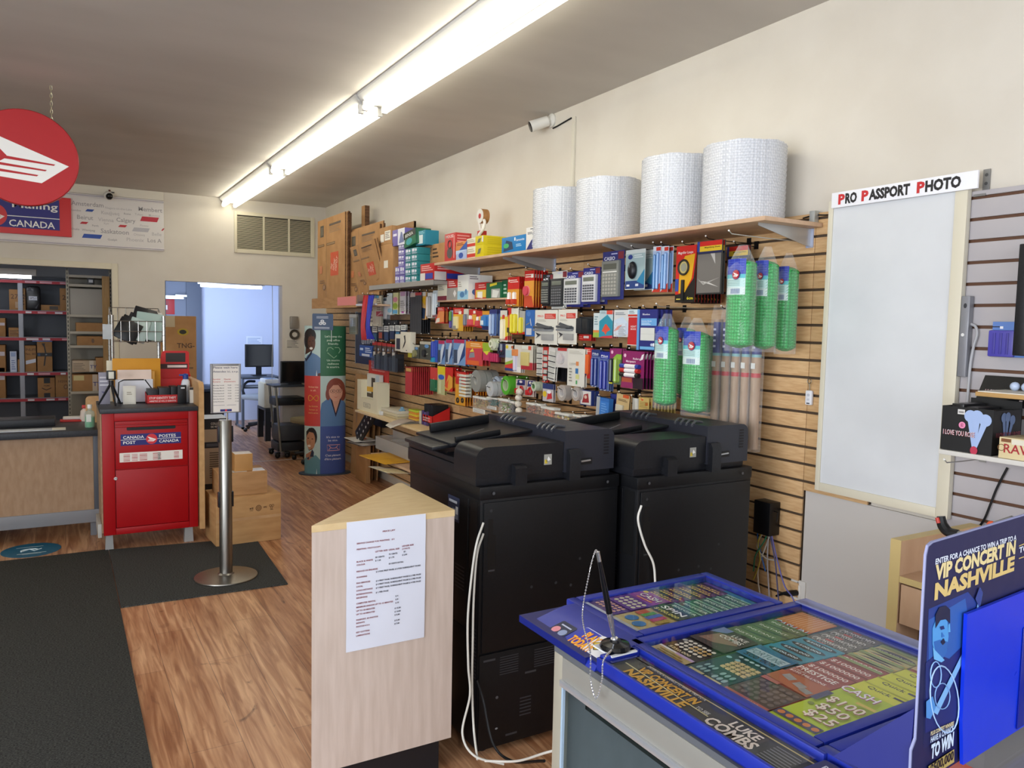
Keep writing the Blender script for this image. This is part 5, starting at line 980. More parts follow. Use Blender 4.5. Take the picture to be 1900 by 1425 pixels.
C('cable_card', 'white pack with rows of grey lines', 'cables', (742,541,753,583), (('l',.1,.1,.9,.62,6,'85837c'),('r',.3,.05,.7,.12,'b03aa0'),('r',.1,.8,.9,1,'b58fae')), 'cfccd0', n=5, sp=.03)
C('cable_hank', 'row of dark cables hanging under the white packs', 'cables', (709,594,738,607), tuple(('v',.06+.1*k,.02,.98,.008,M('1c1d20',.4)) for k in range(10)), '2a2b2e', n=2, part='cable', hk=False, d=.2)
C('folder_pack', 'tall pack of charcoal folders with a red top', 'folders', (761,543,782,619), (('r',0,.9,.45,1,'b5a49c'),('r',.45,.93,1,1,'a8282a'))+tuple(('r',.1+.22*k,.02,.12+.22*k,.9,'45474b') for k in range(4)), '343539', n=5, sp=.02, d=.25)
C('phone_pack', 'orange and black pack with a yellow triangle', 'stationery', (779,542,791,593), (('p',[(.1,.75),(.9,.85),(.85,.5)],'d8a81e'),('p',[(.1,.05),(.8,.02),(.9,.4),(.3,.45)],'1f3350'),('r',.0,.1,.25,.7,'d9863a'),('r',.1,.86,.9,1,'d3d0c8')), 'cfa56a', n=2)
C('pen_pack', 'white and silver pen pack beside the orange pack', 'pens', (793,543,802,590), (('v',.3,.05,.85,.012,M('c6c2c2',.3)),('v',.72,.05,.85,.012,M('9a9894',.3))), 'd6d3cf', n=3, part='pen')
C('refill_pack', 'pale bluish refill pack left of the short shelf', 'stationery', (803,539,812,588), (('v',.5,.05,.9,.014,M('c9d3d8',.25)),('r',0,0,1,.1,'8a4a4c')), 'c2ccd0', n=2, part='refill')
for k in range(6):
    x0 = 691+k*10.6; y0 = 606-k*.6
    C('usb_card', ('leftmost','second','third','fourth','fifth','rightmost')[k]+' small white topped navy card in the second row', 'stationery', (x0, y0, x0+9, y0+28-(k % 2)*3), (('r',0,.62,1,1,'cfd2cf'),('l',.1,.7,.9,.95,2,'5a5d60'),('r',.15,.1,.85,.55,('2f5f8c','b0543e','28406c','1d2c50','3f7fa8','23365c')[k])), '1e2c4a', n=2, d=.24)
a, b, zb, zt = face((733,616,762,654), XW-.3, 'R')
boxpx('earphone_box', 'white box with a black figure hanging in the second row', 'box', (743,616,761,654), XW-.3, 'R', .05, 'd9d4c2', (('p',[(.2,.15),(.45,.55),(.35,.8),(.5,.85),(.55,.5),(.4,.3)],'2a2725'),('r',.6,.08,.7,.12,'2a2725')))
boxpx('earphone_box', 'white box with a dark window left of the black figure box', 'box', (733,620,743,651), XW-.28, 'R', .05, 'd3cfc0', (('r',.25,.1,.95,.75,'2f3040'),))
for k in range(5):
    x0 = 691+k*9; c = ('c8c4ba', 'b09a86', 'cfcac2', 'a7794f', 'bdbab2')[k]
    C('keychain_card', ('first','second','third','fourth','last')[k]+' red topped card with a shiny keychain', 'keychain', (x0, 634+k*1.3, x0+8, 664), (('r',0,.8,1,1,'b3261f'),('d',.5,.55,.013,.012,M('d0ccc6',.15,.9)),('b',.3,.1,.7,.4,.01,c)), '4a3a34', n=2, part='keychain', d=.25)
mb = MB(); a, b, zb, zt = face((689,662,738,688), XW-.30, 'R'); w, h = a-b, zt-zb
mb.box((0, 0, -.12), (w, .004, 0), ACRY); mb.box((0, 0, -.003), (w, h, 0), ACRY); mb.box((0, 0, -.12), (.003, h, 0), ACRY); mb.box((w-.003, 0, -.12), (w, h, 0), ACRY)
t = single('acrylic_bin', mb, 'clear acrylic bin of dark cards under the keychains', 'bin', FR((XW-.30, a, zb)))
mb = MB()
for k in range(9): mb.box((.02+k*w*.1, .005, -.10), (.035+k*w*.1, h*(1.05+.1*(k % 3)), -.02), ('3a3f44', '555a5f', '2a2c30')[k % 3])
single('card_stack', mb, 'dark cards standing inside the clear acrylic bin', 'cards', FR((XW-.302, a, zb)))
C('yellow_tag_card', 'small yellow ribbon pack in the second row', 'stationery', (757,639,765,663), (('p',[(0,0),(.6,.2),(1,.9),(.4,1)],'d8d23a'),), 'c9c62c')
# pencil cups with pins
for px, s, c1 in (((764,640,778,665), 'khaki', '8d8a60'), ((779,634,799,667), 'black', '1f2022')):
    C('pin_pot_pack', 'round '+s+' pot of pins in a clear pack', 'pins', px, (('r',0,.85,1,1,'b9b4a4'),('d',.5,.35,.03,.02,c1),('e',.35,.45,.1,.08,'d8cf2c'),('e',.65,.75,.2,.1,'5f8fc4'),('p',[(.2,.3),(.8,.35),(.5,.2)],'c9c9bd')), '4a4c46', n=2, part='pot', d=.26)
# grey hang tabs of the empty hooks in the second row
for k in range(3): hook(onX(771+k*14, 622, XW-.25).y, onX(771+k*14, 622, XW-.25).z, .25, ('the left', 'the middle', 'the right')[k]+' grey price tab over the pin pots')
# ---- rolls of tape on hooks (axis along the hook)
def tapes(px, py, rpx, n, wd, outer, inner, desc, rin=.55, grp=None, d=.26):
    c = onX(px, py, XW-d); r = abs(onX(px, py-rpx, XW-d).z-onX(px, py+rpx, XW-d).z)/2
    for i in range(n):
        mb = MB(); mb.lathe([(r*rin, -wd), (r, -wd), (r, 0), (r*rin, 0), (r*rin, -wd)], outer, 'z', (0, 0, 0), 26, False)
        t = thing('tape_roll', desc+(', front roll on its hook' if i == 0 else ', behind the front roll'), 'tape', FR((XW-d+i*(wd+.004), c.y, c.z)), desc+' on one hook' if n > 1 else None)
        mb.build('tape', t)
        mb = MB(); mb.lathe([(r*rin*.9, -wd-.0005), (r*rin, -wd-.0005), (r*rin, .0012), (r*rin*.9, .0012), (r*rin*.9, -wd-.0005)], inner, 'z', (0, 0, 0), 26, False); mb.build('core', t)
    hook(c.y, c.z+r*rin*.9-.003, d+.01, desc)
tapes(883, 707, 20.5, 3, .048, M('8b8d88', .35), 'b6b5ac', 'wide roll of grey duct tape', .35)
tapes(909, 722, 14, 3, .035, M('b9bdc0', .3), 'd9d6cc', 'roll of white packing tape', .3)
tapes(921, 712, 14, 2, .03, M('aab6c4', .3), 'c9d2e0', 'roll of pale blue tape', .6, d=.17)
tapes(938, 715, 17.5, 3, .05, M('4fa32c', .4), 'b9c8a0', 'roll of bright green tape', .6)
tapes(990, 717, 9, 2, .03, M('b9c4b0', .3), '6f9a5c', 'small roll of clear tape in a green dispenser', .5)
tapes(1042, 729, 15, 1, .05, clear('tape_clear', 'cfc9c4', .45, .1), 'd9d5d2', 'left roll of clear packing tape', .55)
tapes(1068, 731, 13, 1, .05, clear('tape_clear', 'cfc9c4', .45, .1), 'd9d5d2', 'right roll of clear packing tape', .55)
for px, s in (((957,704,976,733), 'left'), ((977,706,991,736), 'right')):
    C('tape_dispenser_card', s+' red tape dispenser on a navy topped card', 'tape', px, (('p',[(.1,.6),(.9,.65),(.9,1),(.2,.95)],'2b2f6e'),('e',.5,.85,.15,.08,'e2d8d4'),('o',.6,.35,.02,.007,'b3161e'),('b',.05,.08,.4,.4,.015,'b3161e')), 'b9aaa2', n=2, part='dispenser')
C('tape_card', 'navy and white card with a yellow spot', 'tape', (1007,712,1027,745), (('r',0,.7,1,1,'27366c'),('e',.2,.4,.18,.17,'d8b82c'),('p',[(.4,.1),(.9,.2),(.8,.6),(.5,.5)],'c03038'),('e',.6,.55,.2,.1,'dfdfe6')), 'b9b4b6', n=2)
# white cotton balls strung one under the other
p0 = onX(963, 722, XW-.27); p1 = onX(963, 778, XW-.27)
t = thing('twine_ball_strip', 'vertical strip of fluffy white balls hanging among the tape rolls', 'craft supplies', FR((XW-.27, p0.y, p1.z)))
hh = p0.z-p1.z; WB = noisy('fluffy_white', 'cfc8b8', 'e6e0d2', 60, rough=.8, bump=.8, bscale=120)
for k in range(5):
    mb = MB(); mb.ball((.006*math.sin(k*2), hh*(.08+.21*k), 0), hh*.125, WB, 7, (1, .9, 1)); mb.build('ball', t)
mb = MB(); mb.tube([(0, hh*1.1, 0), (0, 0, 0)], .003, 'd9d2c0'); mb.build('string', t); hook(p0.y, p0.z+.03, .27, 'strip of fluffy white balls')
# ---- clear boxes of pins
def pinbox(px, desc, fill, d=.27, lid='d9d9d2'):
    a, b, zb, zt = face(px, XW-d, 'R'); w, h = a-b, zt-zb
    t = thing('pin_box', desc, 'pins', FR((XW-d, a, zb)))
    mb = MB(); mb.box((0, 0, -.045), (w, h, 0), clear('pin_box_plastic', 'e6e4dc', .08, .06), .003); mb.build('case', t)
    mb = MB(); rr = random.Random(int(px[0]))
    for k in range(34):
        x, y = rr.uniform(.1, .9)*w, rr.uniform(.34, .8)*h; q = rr.uniform(.006, .011)
        mb.push(T((x, y, -rr.uniform(.008, .036))) @ rot(rr.random()*3, rr.random()*3, rr.random()*3)); mb.box((-q, -q*.5, -q*.5), (q, q*.5, q*.5), rr.choice(fill)); mb.pop()
    mb.build('pins', t)
    mb = MB(); mb.box((-.001, h*.9, -.046), (w+.001, h*1.02, .001), lid, .002); mb.build('lid', t)
    mb = MB(); mb.rect(w*.03, h*.02, w*.97, h*.28, EPS, 'dddcd4'); 
    for k in range(3): mb.rect(w*.1, h*(.05+.075*k), w*.88, h*(.08+.075*k), EPS*2, '8a8a88')
    mb.build('label', t)
    hook((a+b)/2, zt+h*.06, d, desc)
pinbox((877,737,901,767), 'clear box of brass coloured pins', ('a8925c', 'b8a268', '8f7a48'))
pinbox((903,738,922,760), 'clear box of teal pins', ('2c6a68', '1f5555', '3a7c78'), .24)
pinbox((925,741,942,775), 'clear box of green pins', ('5f7a3c', '8a9a52', 'c9c6ba'))
pinbox((943,745,953,776), 'clear box of dark pins', ('3a3c44', '55565c', '2a2c30'), .25)
pinbox((976,748,991,778), 'clear box of copper pins', ('8a4a36', 'a86248', '6a3628'))
pinbox((992,750,1003,781), 'clear box of brown pins', ('7a5a44', '9a7a60', 'c0a890'), .25)
pinbox((1003,756,1028,791), 'clear box of orange pins', ('d8683a', 'e08a52', 'c9502c'), .28)
pinbox((1029,767,1055,801), 'clear box of mixed yellow and white pins', ('cfc25a', 'e2dccc', 'b5603a', 'd9a63a'), .28)
pinbox((1056,770,1078,800), 'clear box of red and white pins', ('b5564a', 'd9d6cc', '6a8a8c'), .25)
pinbox((1079,772,1100,804), 'clear box of teal and lime pins', ('5f8f96', 'b9c84a', 'dfe2dc'), .28)
pinbox((1102,786,1124,806), 'white lidded box of maroon pins', ('5a2a2c', 'd6d2cc', '3a1c1e'), .28)
pinbox((1124,783,1160,803), 'wide white lidded clear box nearest the copier', ('cfcac2', 'd8d4cc', 'c2b8b0'), .30)
# ---- green bubble wrap in bags
def green(px, d, desc, hz=None, turn=0.):
    a, b, zb, zt = face((px[0], px[1], px[2]-17, px[3]), XW-d, 'R'); w, h = a-b, zt-zb
    t = thing('green_bubble_wrap', desc, 'bubble wrap', FR((XW-d, (a+b)/2, zb)) @ Matrix.Rotation(turn, 4, 'Y'))
    hb = h*.86; n = 28; vs = []; fs = []; k = 60
    for j in range(k+1):
        v = j/k; e = min(1, math.sqrt(min(v, 1-v)/.05+.02)) if min(v, 1-v) < .05 else 1
        for i in range(n):
            aa = 2*pi*i/n; q = (.0034 if (i+j) % 2 else -.0006)
            vs.append(((w*.43*e+q)*math.copysign(abs(math.cos(aa))**.8, math.cos(aa)), v*hb, (.040*e+q)*math.copysign(abs(math.sin(aa))**.8, math.sin(aa))))
    for j in range(k):
        for i in range(n): fs.append((j*n+i, j*n+(i+1)%n, (j+1)*n+(i+1)%n, (j+1)*n+i)[::-1])
    fs.append(tuple(range(n))); fs.append(tuple(k*n+i for i in range(n))[::-1])
    mb = MB(); mb.add(vs, fs, BUBG); mb.build('wrap', t, 60)
    lw, ly0, ly1 = w*.36, hb*.60, hb*1.0; mb = MB()
    def strip(y0, y1, c, x0=-lw, x1=lw, n=0.):     # label follows the curved front
        q = 8; P = []
        for i in range(q+1):
            x = x0+(x1-x0)*i/q; P.append((x, .040*max(0, 1-(abs(x)/(w*.43))**2.5)**.4+.0045+n))
        mb.add([(x, y, z) for y in (y0, y1) for x, z in P], [(i, i+1, q+2+i, q+1+i) for i in range(q)], c)
    strip(ly0+.30*(ly1-ly0)*1.9, ly1, '2438a8'); strip(ly0+.22*(ly1-ly0), ly0+.57*(ly1-ly0), 'b9dcd8'); strip(ly0, ly0+.22*(ly1-ly0), 'cfe0dc'); strip(ly0+.46*(ly1-ly0), ly0+.57*(ly1-ly0), '4fb6c0', n=.0006)
    for k_ in range(4): strip(ly0+(.26+.045*k_)*(ly1-ly0), ly0+(.275+.045*k_)*(ly1-ly0), '7fa39f', -lw*.8, lw*.6, .0008)
    for k_ in range(8): strip(ly0+.03*(ly1-ly0), ly0+.17*(ly1-ly0), '4a5f9a', lw*(-.3+.12*k_), lw*(-.24+.12*k_), .0008)
    for k_ in range(4): strip(ly0+(.70+.07*k_)*(ly1-ly0), ly0+(.704+.07*k_)*(ly1-ly0), '7f94e2', -lw*.9, lw*.9, .0008)
    for k_ in range(3): strip(ly0+.62*(ly1-ly0), ly1, '6f86da', lw*(-.6+.6*k_), lw*(-.58+.6*k_), .0008)
    mb.push(T((lw*.25, ly0+.56*(ly1-ly0), .0475))); mb.ell(0, 0, lw*.42, lw*.42, 0, '23307c', 28); wing(mb, 0, 0, lw*.37, .0006, 'b3222c', WH); mb.pop()
    mb.build('label', t)
    mb = MB(); vs = []; fs = []; k = 14; n = 24
    for j in range(k+1):
        v = j/k; f = 1 if v < .8 else 1-(v-.8)/.2*.72
        for i in range(n):
            aa = 2*pi*i/n; cr = 1+.05*math.sin(aa*5+v*9)*(v > .6)
            vs.append(((w*.49*f)*math.cos(aa)*cr, -.012+v*(h+.012), (.050*(f if v > .8 else 1))*math.sin(aa)*cr))
    for j in range(k):
        for i in range(n): fs.append((j*n+i, j*n+(i+1)%n, (j+1)*n+(i+1)%n, (j+1)*n+i)[::-1])
    mb.add(vs, fs, BAG); mb.build('bag', t, 60)
    return t
green((1352,455,1416,646), .42, 'green bubble wrap in a clear bag, front left of the upper three')
green((1404,458,1455,648), .28, 'green bubble wrap in a clear bag, middle of the upper three')
green((1446,470,1492,652), .13, 'green bubble wrap in a clear bag, rear right of the upper three')
p = onX(1455, 436, XW-.27); hook(onX(1470, 455, XW-.10).y, onX(1470, 447, XW-.10).z, .46, 'three upper green bubble wrap bags', M('c9c6bd', .3, .8))
green((1219,582,1270,753), .42, 'green bubble wrap in a clear bag, leftmost of the lower three')
green((1262,588,1301,735), .27, 'green bubble wrap in a clear bag, hidden between its lower neighbours')
green((1271,590,1328,767), .36, 'green bubble wrap in a clear bag, lowest and largest of the lower three', turn=.1)
hook(onX(1300, 585, XW-.2).y+.02, onX(1300, 572, XW-.2).z, .44, 'three lower green bubble wrap bags', M('c9c6bd', .3, .8))
green((1310,600,1338,766), .10, 'green bubble wrap bag behind the lowest one, against the slatwall')
# ---- bagged brown mailing tubes
KT = noisy('mailing_tube', 'a58a72', 'b59a80', 7, (14, 1, 14), rough=.6)
a, b, zb, zt = face((1322,566,1398,830), XW-.17, 'R'); w, h = a-b, zt-zb
for i in range(5):
    t = thing('mailing_tube', ('leftmost', 'second', 'third', 'fourth', 'rightmost')[i]+' brown mailing tube of the bagged row with blue label', 'mailing tube', FR((XW-.17+.012*i, a-w*(.10+.195*i), zb)), 'bagged mailing tubes')
    mb = MB(); mb.lathe([(w*.085, 0), (w*.085, h*.90)], KT, 'y', (0, 0, 0), 18); mb.build('tube', t)
    mb = MB(); mb.lathe([(w*.0865, h*.66), (w*.0865, h*.88)], '27337c', 'y', (0, 0, 0), 18, False); mb.lathe([(w*.0866, h*.64), (w*.0866, h*.66)], '7fb0b4', 'y', (0, 0, 0), 18, False); mb.lathe([(w*.0867, h*.50), (w*.0867, h*.53)], 'b9323a', 'y', (0, 0, 0), 18, False)
    for k in range(4): mb.box((-.008, h*(.70+.04*k), w*.0868), (.008, h*(.715+.04*k), w*.0872), 'c9d2ee')
    mb.box((-.012, h*.56, w*.0868), (.012, h*.60, w*.0872), 'dcdcd8'); mb.build('label', t)
    mb = MB(); mb.prism([(-w*.09, -.012), (w*.09, -.012), (w*.09, h*.92), (w*.03, h), (-w*.03, h), (-w*.09, h*.92)], -w*.095, w*.098, BAG); mb.build('bag', t)
hook(a-w*.5, zt-.02, .24, 'bagged brown mailing tubes')
# ================================================================ standing things in the middle of the shop
# floor mats, decal
mb = MB(); mb.box((-3.0, -1.6, .0005), (.252, 5.93, .007), CARPET, .002); single('floor_mat', mb, 'long charcoal carpet runner along the left of the floor', 'floor mat')
mb = MB(); mb.prism([(.256, 4.685), (1.165, 4.665), (1.205, 5.73), (.9, 5.83), (.256, 5.91)], .0005, .0075, CARPET); single('floor_mat', mb, 'short charcoal carpet mat under the steel stanchion', 'floor mat')
q = onZ(58, 1021, 0)
mb = MB(); mb.lathe([(.178, .0005), (.178, .002)], '1d5f7d', k=40); mb.rect(-.09, .075, .07, .083, .0026, 'cfe2e8'); mb.rect(-.08, -.09, .09, -.08, .0026, 'cfe2e8'); mb.rect(-.05, -.105, .06, -.099, .0026, 'cfe2e8')
mb.tube([(.05*math.cos(a/8*pi)-.01, .03*math.sin(a/8*pi)-.01, .003) for a in range(9)], .004, 'd6e6ea', 5); mb.tube([(-.06, -.03, .003), (-.01, .02, .003), (.02, -.03, .003), (.06, .01, .003)], .004, 'd6e6ea', 5)
single('floor_decal', mb, 'round teal floor decal with a white hand symbol before the counter', 'floor decal', T((q.x, q.y, 0)) @ Matrix.Diagonal((1, 1, 1, 1)))
# ---- stanchion
q = onZ(419.5, 1071, 0); ST = .859, 4.964
t = thing('stanchion', 'brushed steel queue stanchion with a notice frame on top', 'stanchion', T((ST[0], ST[1], .0075)))
mb = MB(); mb.lathe([(.186, 0), (.188, .004), (.186, .009), (.12, .016), (.05, .021), (.04, .03)], STEEL, k=48); mb.build('base', t)
zt = onY(419, 779, ST[1]).z-.0075
mb = MB(); mb.lathe([(.0385, .018), (.0385, zt-.004), (.036, zt)], STEEL, k=32); mb.build('post', t)
for py0, py1 in ((790, 820), (912, 940)):
    z0, z1 = onY(419, py1, ST[1]).z, onY(419, py0, ST[1]).z
    for s in (-1, 1): mb = MB(); mb.box((s*.034-.012, -.016, z0-.0075), (s*.034+.012, .016, z1-.0075), BLKT, .004); mb.build('belt_clip', t)
x0, x1 = onY(390.5, 720, ST[1]-.02).x-ST[0], onY(447, 720, ST[1]-.02).x-ST[0]; z0, z1 = onY(419, 766, ST[1]-.02).z-.0075, onY(419, 675, ST[1]-.02).z-.0075
mb = MB(); mb.tube([(.012, 0, zt-.003), (.012, 0, z0+.01)], .006, STEEL); mb.build('rod', t)
mb = MB(); mb.push(FB((x0, -.02, z0), 0)); w, h = x1-x0, z1-z0
mb.box((0, 0, -.012), (w, h, 0), 'cfcac3'); 
for bx in ((0, 0, .013, h), (w-.013, 0, w, h), (.0132, h-.012, w-.0132, h), (.0132, 0, w-.0132, .006)): mb.box((bx[0], bx[1], -.014), (bx[2], bx[3], .005), M('8b8a8c', .35, .5), .002)
mb.pop(); o = mb.build('frame', t)
mb = MB(); mb.push(FB((x0, -.02, z0), 0)); mb.rect(.013, .006, w-.013, h-.012, .001, 'dbd5cd')
mb.text('Please wait here', w*.09, h*.905, h*.040, .0016, '5b5669', w=w*.80); mb.text('Attendez ici, s.v.p.', w*.08, h*.825, h*.040, .0016, '5b5669', w=w*.84)
for s, u, v in (('Service', .08, .675), ('hours', .08, .625), ('Heures', .44, .675), ("d'ouverture", .44, .625)): mb.text(s, w*u, h*v, h*.028, .0016, 'c05a58', w=w*(.24 if u < .3 else .38 if v < .65 else .22))
for k, s in enumerate(('Monday Lundi', 'Tuesday Mardi', 'Wednesday Mercredi', 'Thursday Jeudi', 'Friday Vendredi', 'Saturday Samedi', 'Sunday Dimanche')):
    v = h*(.555-.055*k); mb.text(s, w*.08, v, h*.018, .0016, '4d4a50', w=w*.36)
    if k < 6: mb.text('9:00', w*.56, v, h*.018, .0016, '4d4a50', w=w*.12)
    mb.text('17:00', w*.80, v, h*.018, .0016, '4d4a50', w=w*.13)
mb.rect(w*.08, h*.155, w*.46, h*.163, .0016, '8d8990'); mb.rect(w*.53, h*.155, w*.84, h*.163, .0016, '8d8990')
mb.rect(w*.31, h*.03, w*.69, h*.075, .0016, NAVY); mb.ell(w*.5, h*.052, h*.02, h*.02, .002, 'd2343a'); mb.pop(); mb.build('notice', t)
# ---- cartons beside the mailbox
KF = noisy('kraft_light', 'b08658', 'be9565', 5, (1, 1, 5), rough=.7, detail=4, spec=.2)
mb = MB(); x0, x1 = .905, 1.37; zt = onY(523, 915, 5.68).z
p = onY(387, 920, 5.66)
mb.box((0, 0, 0), (.465, .40, .33), KF, .006); 
mb.push(Matrix(((1,0,0,0),(0,0,-1,0),(0,1,0,0),(0,0,0,1)))); D = '4a3320'
mb.box((0, .165, .001), (.465, .185, .0022), noisy('parcel_tape', 'b58d62', 'c29c70', 9)); mb.rect(.235, .225, .262, .228, .0015, D); 
for bx in ((.236, .235, .246, .245), (.25, .235, .262, .239), (.25, .242, .262, .247)): mb.rect(*bx, .0015, D)
mb.ring(.30, .24, .018, .021, .0015, D); mb.ring(.30, .24, .008, .010, .0015, D); mb.ring(.30, .24, .0, .021, .0012, '9c7448'); mb.text('ARE', .335, .237, .012, .0015, D, w=.026)
for a in range(3): mb.ring(.395+.011*math.cos(a*2.09+.5), .243+.011*math.sin(a*2.09+.5), .006, .0085, .0015+a*.0003, D, 14)
mb.rect(.383, .218, .408, .221, .0015, D); mb.pop()
s = (1.372-.915)/.465; H = max(.28, zt)
single('cardboard_box', mb, 'large brown carton with recycling marks at the bottom of the floor stack', 'box', T((.915, 5.665, .0008)) @ RZ(.05) @ Matrix.Diagonal((s, .9, H/.33, 1)), 'cartons stacked beside the mailbox')
zb = onY(480, 918, 5.70).z; zb = H+.002; zt2 = onY(496, 872, 5.74).z; xx0, xx1 = onY(405, 890, 5.72).x, onY(496, 890, 5.72).x
mb = MB(); mb.box((xx0, 5.72, zb), (xx1, 5.98, zt2), KRAFT, .004); mb.box((xx1-.10, 5.74, zt2), (xx1-.01, 5.85, zt2+.0015), 'd9dbe2'); mb.box((xx0+.1, 5.74, zt2), (xx0+.2, 5.80, zt2+.0015), 'd4d2cc')
single('cardboard_box', mb, 'medium brown carton in the middle of the floor stack', 'box', None, 'cartons stacked beside the mailbox')
zt3 = onY(452, 842, 5.76).z; xx0, xx1 = onY(436, 860, 5.74).x, onY(469.5, 860, 5.74).x
mb = MB(); mb.box((xx0, 5.75, zt2+.002), (xx1, 5.87, zt3), noisy('kraft_small', 'b1834b', 'bd8f58', 5), .003); mb.box((xx0+.004, 5.754, zt3), (xx1-.004, 5.866, zt3+.0012), 'dcd3c6'); single('cardboard_box', mb, 'small cube carton on top of the floor stack', 'box', None, 'cartons stacked beside the mailbox')
# ---- oval display column
TX, TY = 2.40, 8.04; TA = -.27
z0, z1 = .006, onY(605, 605, TY-.1).z; A_, B_ = .208, .12
hw = (onY(641.5, 740, TY-.05).x-onY(570.5, 740, TY-.05).x)/2/math.cos(TA); A_ = hw
TM = fr(((math.cos(TA), math.sin(TA), 0), (0, 0, 1), (math.sin(TA), -math.cos(TA), 0)), (TX, TY, 0))
t = thing('display_column', 'oval display column printed with three smiling people and coloured panels', 'display', TM)
mb = MB(); mb.push(Matrix.Diagonal((1, 1, .6, 1))); mb.lathe([(hw*1.28, 0), (hw*1.28, .010)], M('3d4656', .4), 'y', (0, 0, 0), 48); mb.pop(); mb.build('base', t)
body = MB(); H = z1-z0
def bent(mb):           # wrap flat print (u,v) around the oval front
    bm = bmesh.new(); dl = bm.verts
    vs = [bm.verts.new(v) for v in mb.v]; lay = bm.faces.layers.int.new('m')
    for f, m in zip(mb.f, mb.mi):
        try: ff = bm.faces.new([vs[i] for i in f]); ff[lay] = m
        except ValueError: pass
    for k in range(-9, 10): bmesh.ops.bisect_plane(bm, geom=bm.verts[:]+bm.edges[:]+bm.faces[:], plane_co=(A_*k/9.5, 0, 0), plane_no=(1, 0, 0))
    out = MB(); out.mats = mb.mats; bm.verts.index_update()
    out.v = []
    for v in bm.verts: u = max(-.999, min(.999, v.co.x/A_)); out.v.append(Vector((v.co.x, v.co.y, B_*math.sqrt(1-u*u)+v.co.z)))
    for f in bm.faces: out.f.append(tuple(v.index for v in f.verts)); out.mi.append(f[lay])
    bm.free(); return out
n = 40; vs = []; fs = []
for j in range(2):
    for i in range(n): a = 2*pi*i/n; vs.append((A_*math.cos(a)*.995, z0+.005+j*(H-.005), B_*math.sin(a)*.985))
for i in range(n): fs.append((i, (i+1) % n, n+(i+1) % n, n+i)[::-1])
fs.append(tuple(n+i for i in range(n))); body.add(vs, fs, M('7f9a96', .4)); body.build('column', t)
P_ = MB(); xs = -A_*.24; L_, R_x = -A_*.995, A_*.995; f = lambda v: z0+.006+v*(H-.006)
y1_, y2_ = .325, .665
SKY = 'b7cfcc'
for x0, x1, v0, v1, c in ((L_, xs, y2_, 1, SKY), (xs, R_x, y2_, 1, '2e6a49'), (L_, xs, y1_, y2_, 'd0453f'), (xs, R_x, y1_, y2_, SKY), (L_, xs, 0, y1_, SKY), (xs, R_x, 0, y1_, '3f569c')): P_.rect(x0, f(v0), x1, f(v1), .001, c)
def pp(pts, X0, X1, V0, V1, n, c): P_.poly([(X0+(X1-X0)*x, f(V0+(V1-V0)*y)) for x, y in pts], n, c)
def pe(cx, cy, rx, ry, X0, X1, V0, V1, n, c): pp([(cx+rx*math.cos(2*pi*i/22), cy+ry*math.sin(2*pi*i/22)) for i in range(22)], X0, X1, V0, V1, n, c)
# upper left portrait
b_ = (L_, xs, y2_, 1)
pp([(0,0),(1,0),(1,.36),(.78,.42),(.5,.46),(.2,.42),(0,.30)], *b_, .0016, '5d7fa8'); pp([(.05,.42),(.45,.5),(.5,.58),(.1,.6)], *b_, .0019, '4a2f26'); pp([(0,.36),(.1,.28),(.45,.44),(.5,.52),(.42,.50),(.12,.34)], *b_, .0022, '22283f')
pe(.36, .80, .36, .15, *b_, .0020, '211d1e'); pe(.18, .7, .2, .16, *b_, .0021, '211d1e'); pe(.44, .66, .24, .165, *b_, .0024, '5a382a'); pp([(.2,.78),(.72,.80),(.66,.86),(.3,.88)], *b_, .0027, '211d1e')
pe(.42, .55, .10, .024, *b_, .0027, 'e9e4dc'); pe(.32, .69, .04, .008, *b_, .0027, '17100e'); pe(.53, .70, .04, .008, *b_, .0027, '17100e'); pp([(.42,.60),(.50,.60),(.45,.67)], *b_, .0027, '4a2d22'); pp([(.72,.0),(.80,0),(.76,.12)], *b_, .0022, 'e2e6e6'); pp([(.84,0),(1,0),(1,.06),(.84,.05)], *b_, .0022, '5a2f2a')
# middle right portrait
b_ = (xs, R_x, y1_, y2_)
pp([(0,0),(1,0),(1,.42),(.86,.55),(.62,.60),(.3,.56),(.05,.46),(0,.3)], *b_, .0016, '5b83b4'); pp([(.38,.56),(.60,.18),(.84,.56)], *b_, .0019, '27233c'); pp([(.44,.56),(.60,.26),(.78,.56)], *b_, .0021, 'cf9c86')
pe(.6, .74, .37, .22, *b_, .0020, '8a4638'); pe(.30, .64, .10, .12, *b_, .00205, '8a4638'); pe(.88, .64, .12, .14, *b_, .00205, '8a4638'); pe(.6, .68, .27, .185, *b_, .0024, 'd9a38c'); pp([(.33,.72),(.42,.86),(.62,.89),(.84,.78),(.86,.70),(.7,.82),(.5,.82)], *b_, .0027, '8a4638')
for cx in (.48, .72): P_.tube([(xs+(R_x-xs)*(cx+.10*math.cos(a*pi/8)), f(y1_+(y2_-y1_)*(.70+.032*math.sin(a*pi/8))), .003) for a in range(16)], .0016, '2c2224', 4, True); pe(cx, .70, .028, .010, *b_, .0027, '31241f')
pp([(.5,.595),(.6,.575),(.72,.595),(.6,.565)], *b_, .0027, 'b5464a'); pp([(.58,.64),(.63,.64),(.605,.68)], *b_, .0027, 'c48b76')
